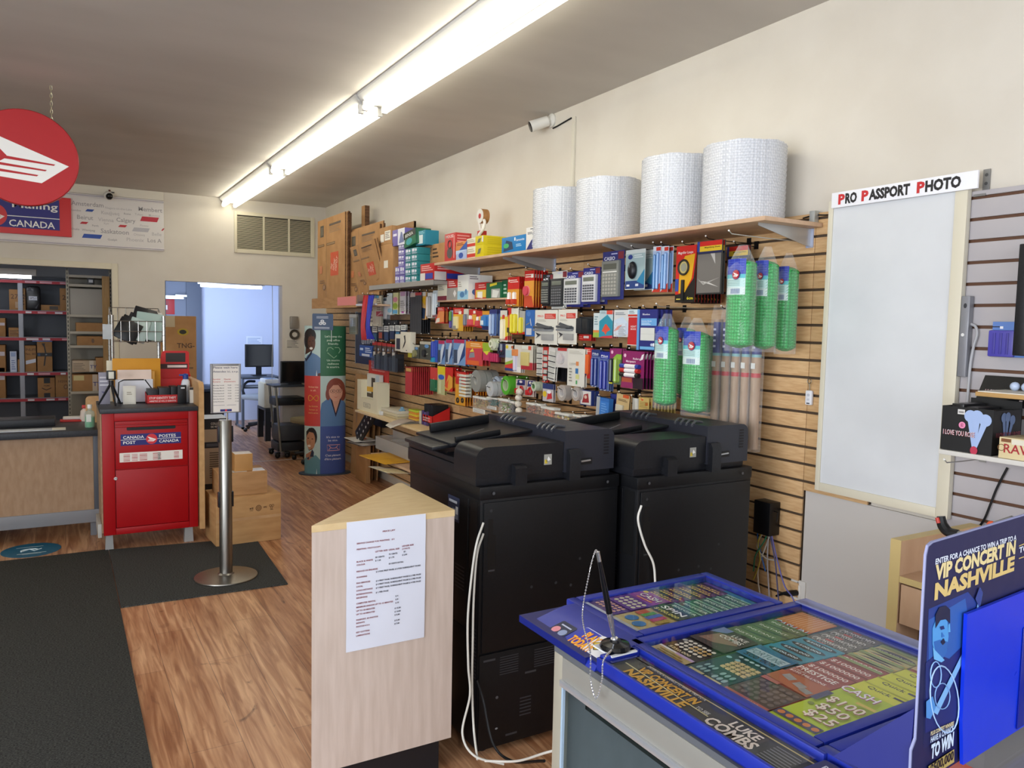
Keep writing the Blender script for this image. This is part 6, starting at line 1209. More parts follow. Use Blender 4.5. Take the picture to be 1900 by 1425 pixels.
# lower left portrait
b_ = (L_, xs, 0, y1_)
pp([(0,0),(1,0),(1,.30),(.72,.40),(.4,.36),(.1,.34),(0,.28)], *b_, .0016, '5f8f9c'); pp([(.1,.40),(.5,.50),(.52,.36),(.25,.28),(.08,.32)], *b_, .0019, 'a9745a'); pp([(.35,.36),(.58,.36),(.6,.46),(.48,.52)], *b_, .0021, '26314a'); pp([(.05,.30),(.3,.36),(.28,.30)], *b_, .0021, '26314a')
pe(.46, .78, .34, .19, *b_, .0020, '221d1c'); pe(.40, .70, .28, .20, *b_, .0024, 'b98463'); pp([(.12,.78),(.3,.88),(.62,.86),(.74,.74),(.78,.84),(.6,.96),(.3,.96),(.12,.88)], *b_, .0027, '221d1c'); pe(.30, .585, .10, .025, *b_, .0027, 'e6ddd2'); pp([(.2,.54),(.32,.5),(.5,.55),(.48,.52),(.3,.48)], *b_, .0027, '5a4034')
pe(.24, .745, .055, .009, *b_, .0027, '2a1c16'); pe(.50, .735, .055, .009, *b_, .0027, '2a1c16'); pp([(.30,.64),(.40,.64),(.36,.72)], *b_, .0027, 'a06f52'); pp([(.74,0),(.80,0),(.78,.12)], *b_, .0022, 'd9e0e0')
def ct(s, x0, x1, v, h, c, ww): P_.text(s, (x0+x1)/2, f(v), h, .0022, c, w=(x1-x0)*ww, al='c')
LT = 'cfe2cf'
for s, v, ww in (("Let's keep the", .925, .66), ('post office', .900, .5), ('friendly.', .876, .42), ('Un sourire', .765, .5), ('radieuse', .742, .44), ('le sourire.', .720, .5)): ct(s, xs, R_x, v, .020, LT, ww)
for s, v, ww in (('Kindness helps', .585, .68), ('it all.', .562, .4), ("La bonne", .455, .62), ('humeur, ça', .432, .6), ('rend le service.', .410, .7)): ct(s, L_+.02, xs, v, .018, 'e8b06a' if v < .5 else 'f0c9a0', ww)
for s, v, ww in (("It's nice to", .245, .52), ('be nice.', .222, .38), ("C'est plaisant", .12, .6), ("d'être plaisant.", .095, .66)): ct(s, xs, R_x, v, .021, 'e6e6f2', ww)
cx = (xs+R_x)/2+.005; cy = f(.825)
def pl(pts, r, c, closed=False): P_.tube([(x, y, .002) for x, y in pts], r, c, 4, closed)
pl([(cx-.07+.0, cy+.01), (cx-.06, cy+.045), (cx-.03, cy+.05), (cx-.005, cy+.03)], .004, '9fc4a4'); pl([(cx+.01, cy+.05), (cx+.05, cy+.05), (cx+.068, cy+.02), (cx+.05, cy-.01)], .004, '9fc4a4'); pl([(cx-.065, cy-.005), (cx, cy-.06), (cx+.03, cy-.035)], .004, '9fc4a4')
cx2 = (L_+xs)/2+.01; cy2 = f(.515)
pl([(cx2+.05*math.sin(a*2*pi/24)*1, cy2+.03*math.sin(a*4*pi/24), ) for a in range(24)], .004, 'e2a03a', True)
ex, ey = cx, f(.178); pl([(ex-.062, ey-.03), (ex+.062, ey-.03), (ex+.066, ey+.03), (ex-.066, ey+.03)], .004, 'd8a0a4', True); pl([(ex-.045, ey+.02), (ex-.02, ey-.004), (ex+.02, ey-.004), (ex+.045, ey+.02)], .004, 'd8a0a4'); pl([(ex-.05, ey-.02), (ex-.03, ey-.002)], .004, 'd8a0a4'); pl([(ex+.05, ey-.02), (ex+.03, ey-.002)], .004, 'd8a0a4')
bent(P_).build('printed_wrap', t)
mb = MB(); mb.box((-A_, z0+H-.004, .0), (A_, z0+H+.003, B_*.4), 'c5d2a8') if False else mb.prism([(A_*math.cos(a*pi/20), B_*math.sin(a*pi/20)*.98) for a in range(21)], 0, .004, 'b9c9a0'); 
a0, a1 = onY(583, 597, TY-.14), onY(619, 597, TY-.14); zz0, zz1 = onY(600, 612.5, TY-.14).z, onY(600, 582, TY-.14).z
mb = MB(); w = (a1.x-a0.x)/math.cos(TA); u0 = (a0.x-TX)/math.cos(TA)+.03; mb.push(T((u0, zz0, B_+.006))); mb.prism(rounded(w, zz1-zz0, .012), -.004, 0, '44597a'); h = zz1-zz0
for v in (.80, .72): mb.rect(w*.2, h*v, w*.76, h*(v+.03), EPS, 'cfd6e2')
for v in (.15, .08): mb.rect(w*.1, h*v, w*.82, h*(v+.03), EPS, 'cfd6e2')
for a in range(3): mb.ell(w*(.48+.1*math.cos(a*2.1-.5)), h*(.45+.1*math.sin(a*2.1-.5)), w*.09, h*.09, EPS*(1+a*.3), 'dfe4ea', 14); mb.ell(w*(.48+.1*math.cos(a*2.1-.5)), h*(.45+.1*math.sin(a*2.1-.5)), w*.03, h*.03, EPS*2.2, '44597a', 10)
mb.pop(); mb.box((u0+w*.9, zz0-.12, B_+.002), (u0+w*.93, zz0+h*.3, B_+.005), 'c9d2d0'); mb.build('placard', t)
# ---- wall phone handset holder, notices on the back wall
q = onY(546, 607, YB-.03)
t = thing('wall_telephone', 'small grey wall intercom with a round earpiece right of the office doorway', 'intercom', FB((q.x, YB-.001, q.z)))
mb = MB(); mb.box((-.05, -.02, 0), (.045, .13, .05), M('8c857a', .4, .3), .008); mb.build('body', t)
mb = MB(); mb.lathe([(.001, .02), (.045, .03), (.06, .055), (.062, .03), (.05, 0)], M('6f675c', .35, .5), 'z', (0, -.09, 0), 20); mb.lathe([(.001, .045), (.03, .05), (.03, .04)], 'c9c2b4', 'z', (0, -.09, 0), 16); mb.build('earpiece', t)
boxpx('wall_notice', 'typed white notice on the back wall under the grey intercom', 'notice', (530,628,562,648), YB-.003, 'B', .002, 'd6cfc0', (('l',.08,.12,.75,.88,6,'8a857c'),('r',.08,.16,.35,.22,'55514c')))
# ---- wall vent
t0 = face((434, 391, 583, 477), YB-.02, 'B'); a, b, zb, zt = 1.762, 2.702, 2.389, 2.867; w, h = b-a, zt-zb
t = thing('wall_vent', 'large cream louvred air vent high on the back wall', 'air vent', FB((a, YB-.001, zb)))
mb = MB(); VM = M('d2c9b0', .45); mb.rect(0, 0, w, h, .001, '3a342a')
fw = .04
for bx in ((0, 0, fw*.8, h), (w-fw*1.2, 0, w, h), (fw*.81, h-fw, w-fw*1.21, h), (fw*.81, 0, w-fw*1.21, fw*1.2), (w*.345, fw*1.21, w*.368, h-fw*1.01), (w*.66, fw*1.21, w*.683, h-fw*1.01)): mb.box((bx[0], bx[1], .0015), (bx[2], bx[3], .016), VM, .002)
mb.build('frame', t)
mb = MB()
for k in range(26):
    y = fw*1.25+(h-fw*2.3)*k/26; mb.push(T((0, y, .006)) @ Matrix.Rotation(.6, 4, 'X')); mb.box((fw*.8, 0, 0), (w-fw*1.2, .0012, .013), VM); mb.pop()
mb.build('louvres', t)
# ================================================================ office behind the doorway
OFD = noisy('office_desk', '2b3038', '343a44', 60, rough=.4)
def monitor(label, px, Y, zd, foot=True):
    a, b, zb, zt = face(px, Y, 'B'); w, h = b-a, zt-zb
    t = thing('monitor', label, 'monitor', FB((a, Y, zb)))
    mb = MB(); mb.box((0, 0, -.045), (w, h, 0), BLKT, .008); mb.build('casing', t)
    mb = MB(); mb.rect(.014, .02, w-.014, h-.014, .0006, M('0a0d12', .12)); mb.build('screen', t)
    mb = MB(); mb.box((w*.40, zd-zb+.012, -.07), (w*.60, h*.3, -.046), BLKT, .004); mb.box((w*.25, zd-zb+.002, -.13), (w*.75, zd-zb+.014, .02), BLKT, .004); mb.build('stand', t)
    return t
Y1 = 12.05; zd = onY(480, 699, Y1-.2).z; x0, x1 = onY(443, 699, Y1).x, onY(515, 699, Y1).x
t = thing('desk', 'dark computer desk with grey legs against the bright office wall', 'desk', T((x0, Y1-.3, 0))); w = x1-x0
mb = MB(); mb.box((0, 0, zd-.03), (w, .7, zd), OFD, .004); mb.build('desktop', t)
mb = MB(); mb.box((.02, .05, zd-.17), (w-.02, .5, zd-.15), OFD); mb.build('keyboard_tray', t)
mb = MB(); mb.box((.04, .06, zd-.15), (.46, .2, zd-.135), M('9aa2ae', .4), .003); mb.build('shelf_board', t)
for x in (.0, w-.03):
    mb = MB(); mb.box((x, .05, 0), (x+.03, .12, zd-.03), M('6b7686', .35, .5)); mb.box((x, .05, 0), (x+.03, .6, .03), M('6b7686', .35, .5)); mb.box((x, .5, 0), (x+.03, .56, zd-.03), M('6b7686', .35, .5)); mb.build('leg', t)
monitor('dark monitor on the office desk against the bright wall', (455,639,507.5,681), Y1, zd)
boxpx('wall_notice', 'white sheet on the office wall above the dark monitor', 'notice', (457,624,487,640), 12.895, 'B', .002, 'dfe6f4', (('l',.08,.15,.9,.85,4,'9fb0d0'),))
def chair(label, x, y, rz, seatz, c1, back=True, zb=0.):
    t = thing('office_chair', label, 'chair', FF((x, y, zb), rz)); S = noisy('chair_'+c1, c1, c1, 30, rough=.8)
    mb = MB(); mb.box((-.23, -.23, seatz), (.23, .23, seatz+.07), S, .03); mb.build('seat', t)
    if back: mb = MB(); mb.box((-.21, .20, seatz+.12), (.21, .27, seatz+.62), S, .03); mb.box((-.03, .22, seatz-.02), (.03, .29, seatz+.2), BLK); mb.build('backrest', t)
    mb = MB(); mb.cyl((0, 0, .1), .028, seatz-.1, BLKT); mb.build('column', t)
    for k in range(5):
        a = k*2*pi/5; mb = MB(); mb.tube([(0, 0, .12), (.27*math.cos(a), .27*math.sin(a), .08)], [.025, .018], BLKT); mb.cyl((.28*math.cos(a), .28*math.sin(a)-.012, .032), .03, .024, BLK, 'y', 12) if False else mb.ball((.28*math.cos(a), .28*math.sin(a), .032), .03, BLK, 5); mb.build('caster_leg', t)
    for s in (-1, 1): mb = MB(); mb.tube(spline([(s*.24, .1, seatz+.02), (s*.29, .1, seatz+.15), (s*.29, 0, seatz+.24), (s*.29, -.15, seatz+.24)]), .018, BLKT); mb.build('armrest', t)
    return t
q = onZ(470, 803, 0); chair('grey office chair with a round pale seat by the office desk', q.x+.18, q.y+.2, pi*.7, .46, '8d929a', False)
# printer on a black side table
Y2 = 10.55; a, b, zb, zt = face((490, 703, 524, 757), Y2, 'B')
x0, x1 = onY(491, 760, Y2).x, onY(528, 760, Y2).x
t = thing('side_table', 'black side table carrying the beige printer in the office', 'table', T((x0, Y2-.05, 0))); w = x1-x0
mb = MB(); mb.box((0, 0, zb-.035), (w, .5, zb-.002), BLKT, .003); mb.build('tabletop', t)
for x in (0, w-.07):
    for y in (.0, .43): mb = MB(); mb.box((x, y, 0), (x+.07, y+.07, zb-.035), BLKT); mb.build('leg', t)
t = thing('laser_printer', 'beige laser printer with a blue grey lid in the office doorway', 'printer', FB((a, Y2, zb))); w, h = b-a, zt-zb
PB = M('c9c2ad', .45); mb = MB(); mb.prism([(0, 0), (.42, 0), (.42, h*.8), (.30, h*.98), (.08, h), (0, h*.9)], -.0, .0, PB) if False else mb.box((0, 0, -.38), (w, h*.86, 0), PB, .02); mb.build('body', t)
mb = MB(); mb.push(T((0, h*.84, 0))); mb.box((.02, 0, -.36), (w-.01, h*.14, -.03), 'd8d9da', .02); mb.box((.05, h*.10, -.30), (w-.06, h*.155, -.06), '8195b4', .012); mb.pop(); mb.build('lid', t)
mb = MB(); mb.box((.02, h*.08, -.002), (w-.02, h*.30, .006), 'bdb6a2', .004); mb.box((w*.3, h*.18, .006), (w*.7, h*.21, .008), '6f6a5e'); mb.build('paper_tray', t)
# cart like second desk with monitor in front of the back wall
Y3 = 9.12; zd = onY(535, 715, Y3).z
x0, x1 = onY(507, 717, Y3).x, onY(566, 717, Y3).x
t = thing('computer_cart', 'rolling computer cart with dark top left of the display column', 'cart', T((x0, Y3-.02, 0))); w = x1-x0
mb = MB(); mb.box((0, 0, zd-.02), (w, .38, zd), OFD, .003); mb.build('tabletop', t)
mb = MB(); mb.box((.03, .05, zd-.24), (w, .36, zd-.15), BLKT, .004); mb.build('drawer_box', t)
mb = MB(); mb.box((.06, .03, .2), (w, .36, .38), M('3b3d42', .45), .01); mb.build('computer', t)
mb = MB(); mb.box((.05, .03, .08), (w, .36, .18), M('2a2b2f', .5), .01); mb.build('lower_shelf', t)
for y in (.03, .34):
    mb = MB(); mb.tube([(.03, y, zd-.02), (.09, y, .07)], .014, M('8f9088', .3, .6)); mb.build('leg', t)
for x, y in ((.05, .03), (.16, .02), (w-.03, .04), (.05, .34)): mb = MB(); mb.ball((x, y, .033), .032, BLK, 6); mb.box((x-.03, y-.03, .05), (x+.03, y+.03, .075), BLK, .01); mb.build('caster', t)
monitor('black monitor on the rolling cart beside the display column', (521,670,572,711), Y3+.14, zd)
q = onZ(575, 838, 0); chair('tan office chair half hidden behind the display column', onY(566, 780, 8.75).x+.16, 8.78, -1.2, onY(560, 780, 8.7).z-.05, '8d8264')
q = onY(400, 755, 11.0); mb = MB(); mb.lathe([(.19, 0), (.23, .62), (.24, .64)], M('20242c', .4), k=24); single('waste_bin', mb, 'dark round waste bin behind the notice frame in the office', 'bin', T((onY(385, 780, 11.0).x, 11.0, .0008)))
mb = MB(); mb.ball((0, 0, .66), .235, M('232a3a', .3), 8, (1, 1, .35)); mb.build('bag_top', bpy.data.objects['waste_bin'])
q = onY(430, 529, 11.2); t = thing('ceiling_light', 'glowing strip light on the office ceiling seen over the doorway', 'ceiling light', T((q.x, 11.2, q.z)))
mb = MB(); mb.lathe([(.02, -.40), (.02, .40)], M('f2f6ff', .4, 0, 9.), 'x', (0, 0, -.02), 12); mb.build('tube', t); mb = MB(); mb.box((-.43, -.06, 0), (.43, .06, .05), WMET, .004); mb.build('housing', t)
for s in (-.35, .35): mb = MB(); mb.tube([(s, 0, .05), (s, 0, 2.6-q.z)], .004, 'aab', 5) if False else mb.tube([(s, 0, .05), (s, 0, 2.599-q.z)], .004, 'aaaaaa', 5); mb.build('hanger', t)
mb = MB(); mb.tube(spline([(0, 0, 2.0), (.004, 0, 1.4), (-.006, 0, .9), (.01, 0, .3)]), .004, 'c9cfd8', 6); single('wall_cable', mb, 'thin grey cable running down beside the office door jamb', 'cable', T((DX1-.07, YB+.2, .05)))
# ================================================================ work shelf under the goods
zW = onX(740, 779, XW-.35).z; zW = .757
mb = MB(); mb.box((XW-.355, 4.80, zW-.02), (XW-.002, 7.26, zW), MAPLET, .002); single('work_shelf', mb, 'wooden work shelf under the notebooks holding mailers and magazines', 'shelf')
bracket(7.1, zW-.0205, .3, 'steel bracket under the far end of the work shelf')
zL = onX(700, 846, XW-.34).z
mb = MB(); mb.box((XW-.34, 5.35, zL-.02), (XW-.002, 6.85, zL), SHELFM, .002); single('work_shelf', mb, 'low wooden shelf holding the yellow mailers and clear tray', 'shelf')
# brochure stand
a, b, zb, zt = face((663, 700, 700, 757), XW-.31, 'R'); w, h = a-b, zt-zb; CRM = 'd8d2b8'
t = thing('brochure_stand', 'cream brochure box with a red header on the work shelf', 'display box', FR((XW-.31, a, zW+.001)))
mb = MB(); mb.box((0, 0, -.12), (w, h*.42, 0), CRM); mb.box((0, h*.42, -.12), (w*.20, h, 0), CRM); mb.box((w*.80, h*.42, -.12), (w, h, 0), CRM); mb.box((w*.2, h*.42, -.12), (w*.8, h, -.117), CRM)
mb.rect(w*.33, h*.13, w*.67, h*.28, EPS, '8d8878'); mb.rect(w*.35, h*.145, w*.65, h*.265, EPS*2, CRM); mb.rect(w*.39, h*.22, w*.61, h*.24, EPS*3, '8d8878'); mb.rect(w*.39, h*.17, w*.61, h*.19, EPS*3, '8d8878'); mb.build('box', t)
mb = MB(); h2 = onX(682, 671, XW-.31).z-zW; mb.box((w*.03, h*.95, -.115), (w*1.0, h2, -.11), 'c4302a'); 
for k, s in enumerate(('Open it at', 'Report Centre', 'Centre de rapport', 'Service numerique')): mb.text(s, w*.52, h2-.028-.022*k, .012, -.109, 'efc9b8', w=w*(.4, .5, .75, .6)[k], al='c')
mb.ell(w*.18, h2-.03, .010, .010, -.109, 'efc9b8'); mb.build('header', t)
mb = MB(); mb.box((w*.2, h*.42, -.10), (w*.8, h*1.22, -.06), 'cfcdc4', .002); mb.rect(w*.42, h*.45, w*.6, h*1.1, -.0595, '3a2f26'); mb.rect(w*.62, h*.85, w*.8, h*1.2, -.0594, 'b7c4cc'); mb.poly([(w*.2, h*.62), (w*.8, h*.66), (w*.8, h*.76), (w*.5, h*.80), (w*.2, h*.78)], -.0593, 'd2a22c'); mb.rect(w*.2, h*.45, w*.8, h*.58, -.0594, '3c3024'); mb.build('brochures', t)
mb = MB(); mb.box((0, 0, -.2), (.13, .03, 0), '4fa02c', .002); single('small_carton', mb, 'small lime green packet at the front of the work shelf', 'packet', FR((XW-.3, onX(681, 762, XW-.3).y, zW+.001)))
mb = MB(); mb.box((0, 0, -.2), (.20, .035, 0), 'cfd2d6', .002); single('small_carton', mb, 'pale packet right of the lime green one', 'packet', FR((XW-.29, onX(693, 764, XW-.29).y, zW+.001)))
a, b, zb, zt = face((704, 757, 740, 773), XW-.26, 'R')
for k in range(3): mb = MB(); mb.box((0, 0, -.2), (a-b-.02*k, .022, 0), ('b5a888', 'c9bfa2', 'cfc9b8')[k], .002); single('small_carton', mb, ('bottom', 'middle', 'top')[k]+' thin carton of the beige pile on the work shelf', 'carton', FR((XW-.27, a-.01*k, zW+.001+.023*k)), 'beige cartons on the work shelf')
mb = MB(); mb.lathe([(.03, 0), (.034, .01), (.034, .06), (.03, .075), (.016, .09), (.014, .105)], clear('water', '8fc0e2', .4, .1, 'cfe6f6'), k=16); single('glue_bottle', mb, 'pale blue bottle standing on the work shelf', 'bottle', T((XW-.2, onX(746, 770, XW-.2).y, zW)))
p = onX(765, 778, XW-.22)
for k in range(6): mb = MB(); mb.box((0, 0, -.08), (.16, .017, 0), ('d5452c', 'e2b23a', 'cf7a2c', 'dcc43a', 'd98a2c', 'b9c83a')[k], .002); single('sticky_note_pack', mb, ('lowest red', 'second yellow', 'third orange', 'fourth yellow', 'fifth orange', 'topmost lime')[k]+' sticky note pack of the colourful pile', 'stationery', FR((XW-.22, p.y+.08+.004*(k % 2), zW+.001+.018*k)), 'sticky note packs on the work shelf')
for k in range(4): mb = MB(); mb.box((0, 0, -.06), (.028, .11+.01*(k % 2), 0), ('c9c2a8', '4a3a6c', '5a4a82', '43345e')[k], .002); single('small_book', mb, ('cream', 'first purple', 'second purple', 'third purple')[k]+' slim upright packet beside the sticky note pile', 'packet', FR((XW-.2, p.y-.1-.05*k, zW+.001)))
# red holder, magazines, mailers
a, b, zb, zt = face((786, 745, 803, 766), XW-.2, 'R')
reddisp('red card holder display of black cards on the work shelf', FR((XW-.20, a+.02, zW+.03)), .20, .06, .13, .16, (('t','STOP IDENTITY',.06,.5,.2,'f3e6e2',.7),('t','ARRETEZ LE VOL',.06,.2,.16,'f3e6e2',.7)), tuple((.06+.1*k, .13+.1*k, .15, BLKT) for k in range(9)))
rr = random.Random(11)
p = onX(742, 790, XW-.35)
for k in range(5):
    mb = MB(); n = 8; c = ('ddd9cf', 'd5d0c4', 'd9d4ca', 'c9c2b6', 'b9aba0')[k]; vs = []; fs = []
    for i in range(n+1):
        x = .46*i/n; d = -.035*max(0, (.12-x)/.12)**1.5
        for y in (0, .21): vs.append((y, x, .004*k+d+.002)); 
    for i in range(n): fs.append((2*i, 2*i+1, 2*i+3, 2*i+2))
    mb.add(vs, fs, c); 
    if k == 4: mb.rect(.02, .16, .19, .42, .0205, '8c6a64'); mb.rect(.03, .2, .12, .36, .021, 'b5a79c')
    single('magazine', mb, ('bottom', 'second', 'middle', 'fourth', 'topmost')[k]+' curled magazine hanging over the work shelf edge', 'magazine', FT((XW-.42+.006*k, p.y+.16, zW+.003)) @ RZ(-.15+.03*k), 'magazines on the work shelf')
MAN = noisy('manila_mailer', 'b9793a', 'c98a48', 6); 
p = onX(830, 800, XW-.30)
for k in range(7):
    mb = MB(); mb.box((0, 0, 0), (.34, .24, .013), MAN, .005); 
    if k == 6: mb.rect(.05, .08, .28, .2, .0135, '7a4a40')
    single('padded_mailer', mb, ('lowest', 'second', 'third', 'fourth', 'fifth', 'sixth', 'topmost')[k]+' brown padded mailer of the pile on the work shelf', 'mailer', FT((XW-.30+.006*(k % 3), p.y+.12, zW+.0015+.0138*k)) @ RZ(.02*(k % 3)), 'padded mailers on the work shelf')
p = onX(845, 806, XW-.35)
mb = MB(); mb.box((0, 0, 0), (.36, .27, .004), noisy('mailer_yellow', 'd09a24', 'd9a630', 5)); mb.box((0, 0, .004), (.13, .27, .0046), 'd9d5cb'); mb.rect(.06, .06, .13, .24, .0052, 'b02c26'); mb.rect(.0, .04, .045, .22, .0052, '5a4a58'); mb.text('Photo', .07, .1, .03, .0056, 'f0e2dc', w=.05)
single('padded_mailer', mb, 'yellow photo mailer with red and white printing near the copier', 'mailer', FT((XW-.41, p.y+.02, zW+.012)) @ RZ(.18))
mb = MB(); mb.box((0, 0, 0), (.30, .10, .005), 'd3cdb8', .001); single('envelope', mb, 'cream envelope under the yellow photo mailer', 'envelope', FT((XW-.43, p.y+.08, zW+.004)) @ RZ(.18))
# low shelf: yellow mailers, trays, black ring box
p = onX(697, 850, XW-.34)
mb = MB(); mb.box((0, 0, 0), (.52, .34, .006), noisy('mailer_yellow', 'd09a24', 'd9a630', 5), .002); mb.rect(.3, 0, .31, .34, .0066, 'b5831c'); single('padded_mailer', mb, 'large yellow mailer hanging over the low shelf', 'mailer', FT((XW-.50, p.y, zL+.006)) @ RZ(.1))
mb = MB(); mb.box((0, 0, 0), (.34, .26, .004), 'c9c3ac', .001); mb.box((.14, 0, .004), (.34, .2, .007), 'd6cba2', .001); mb.box((0, .02, .004), (.2, .24, .006), 'b9b5ac', .001); single('envelope', mb, 'pale papers drooping off the low shelf beside the copier', 'papers', FT((XW-.56, p.y-.42, zL-.02)) @ rot(-.12, 0, .12))
a, b, zb, zt = face((693, 815, 760, 846), XW-.22, 'R')
t = thing('clear_tray', 'clear acrylic tray with dividers on the low shelf', 'tray', FR((XW-.2, a, zL+.001))); w = a-b; mb = MB()
for bx in (((0, 0, -.18), (w, .004, 0)), ((0, 0, -.003), (w, .12, 0)), ((0, 0, -.18), (.003, .12, 0)), ((w-.003, 0, -.18), (w, .12, 0)), ((0, 0, -.18), (w, .17, -.177)), ((w*.33, 0, -.18), (w*.33+.003, .12, 0)), ((w*.6, 0, -.18), (w*.6+.003, .12, 0))): mb.box(*bx, clear('tray_clear', 'd8d6d0', .30, .1))
mb.build('tray', t); mb = MB(); mb.box((w*.12, .005, -.1), (w*.32, .04, -.02), '6f7440', .004); mb.build('eraser', t)
mb = MB(); rr = random.Random(2)
mb.push(Matrix.Rotation(.62, 4, 'Z')); mb.box((0, 0, -.02), (.55, .17, 0), M('101113', .5), .01)
for i in range(6):
    for j in range(2): mb.ell(.06+.085*i, .05+.07*j, .018, .012, .0006, ('c9c9c6', '8a8b8e')[j], 10)
mb.pop(); single('ring_tray', mb, 'black ring tray with white studs tilted over the low shelf', 'tray', FR((XW-.28, onX(664, 830, XW-.28).y, zL-.02)))
for k, (px, py, c) in enumerate(((652, 815, 'c9c5bf'), (660, 822, 'a9a39c'), (655, 830, '5a5a5c'))):
    mb = MB(); mb.box((0, 0, 0), (.32, .24, .006), c, .002); mb.rect(.1, .1, .2, .18, .0066, ('b5463a', 'd9d4cc', '8a8a8a')[k]); single('magazine', mb, ('top white', 'middle grey', 'bottom dark')[k]+' flyer piled left of the black ring tray', 'flyer', FT((XW-.36, onX(px, py, XW-.3).y+.05, zL+.045-.02*k)) @ RZ(.1*k))
# tall flattened cartons leaning at the end of the shelf
a, b, zb, zt = face((643, 683, 668, 879), XW-.12, 'R')
for k in range(3):
    mb = MB(); w = .50; h = 1.06-.03*k; mb.box((0, 0, -.012), (w, h, 0), KRAFT); mb.rect(.24, 0, .244, h, EPS, '7d5c3b')
    if k == 0: mb.rect(.33, .30, .44, .42, EPS, 'b5482c'); mb.ell(.38, .78, .03, .05, EPS, '7d5c3b'); mb.ell(.38, .78, .02, .035, EPS*2, 'b08658'); mb.rect(.1, .55, .13, .75, EPS, '8a6848')
    single('flattened_box', mb, ('front', 'middle', 'rear')[k]+' flattened carton leaning upright beside the display column', 'flattened box', FR((XW-.16+.045*k, 7.98-.03*k, .002)) @ rot(-.05, 0, 0), 'flattened cartons leaning on the slatwall')
mb = MB(); mb.box((0, 0, -.05), (.30, .44, 0), KRAFT, .003); single('flattened_box', mb, 'short carton standing on the floor before the leaning flattened cartons', 'flattened box', FR((XW-.22, 7.62, .002)))
for k, (px, py) in enumerate(((652, 768), (682, 790))): pass
mb = MB(); a, b, zb, zt = face((684, 772, 708, 790), XW-.12, 'R'); mb.box((0, 0, -.1), (a-b, zt-zb, 0), BLK, .006); single('power_box', mb, 'black box mounted under the far end of the work shelf', 'device', FR((XW-.11, a, zb)))
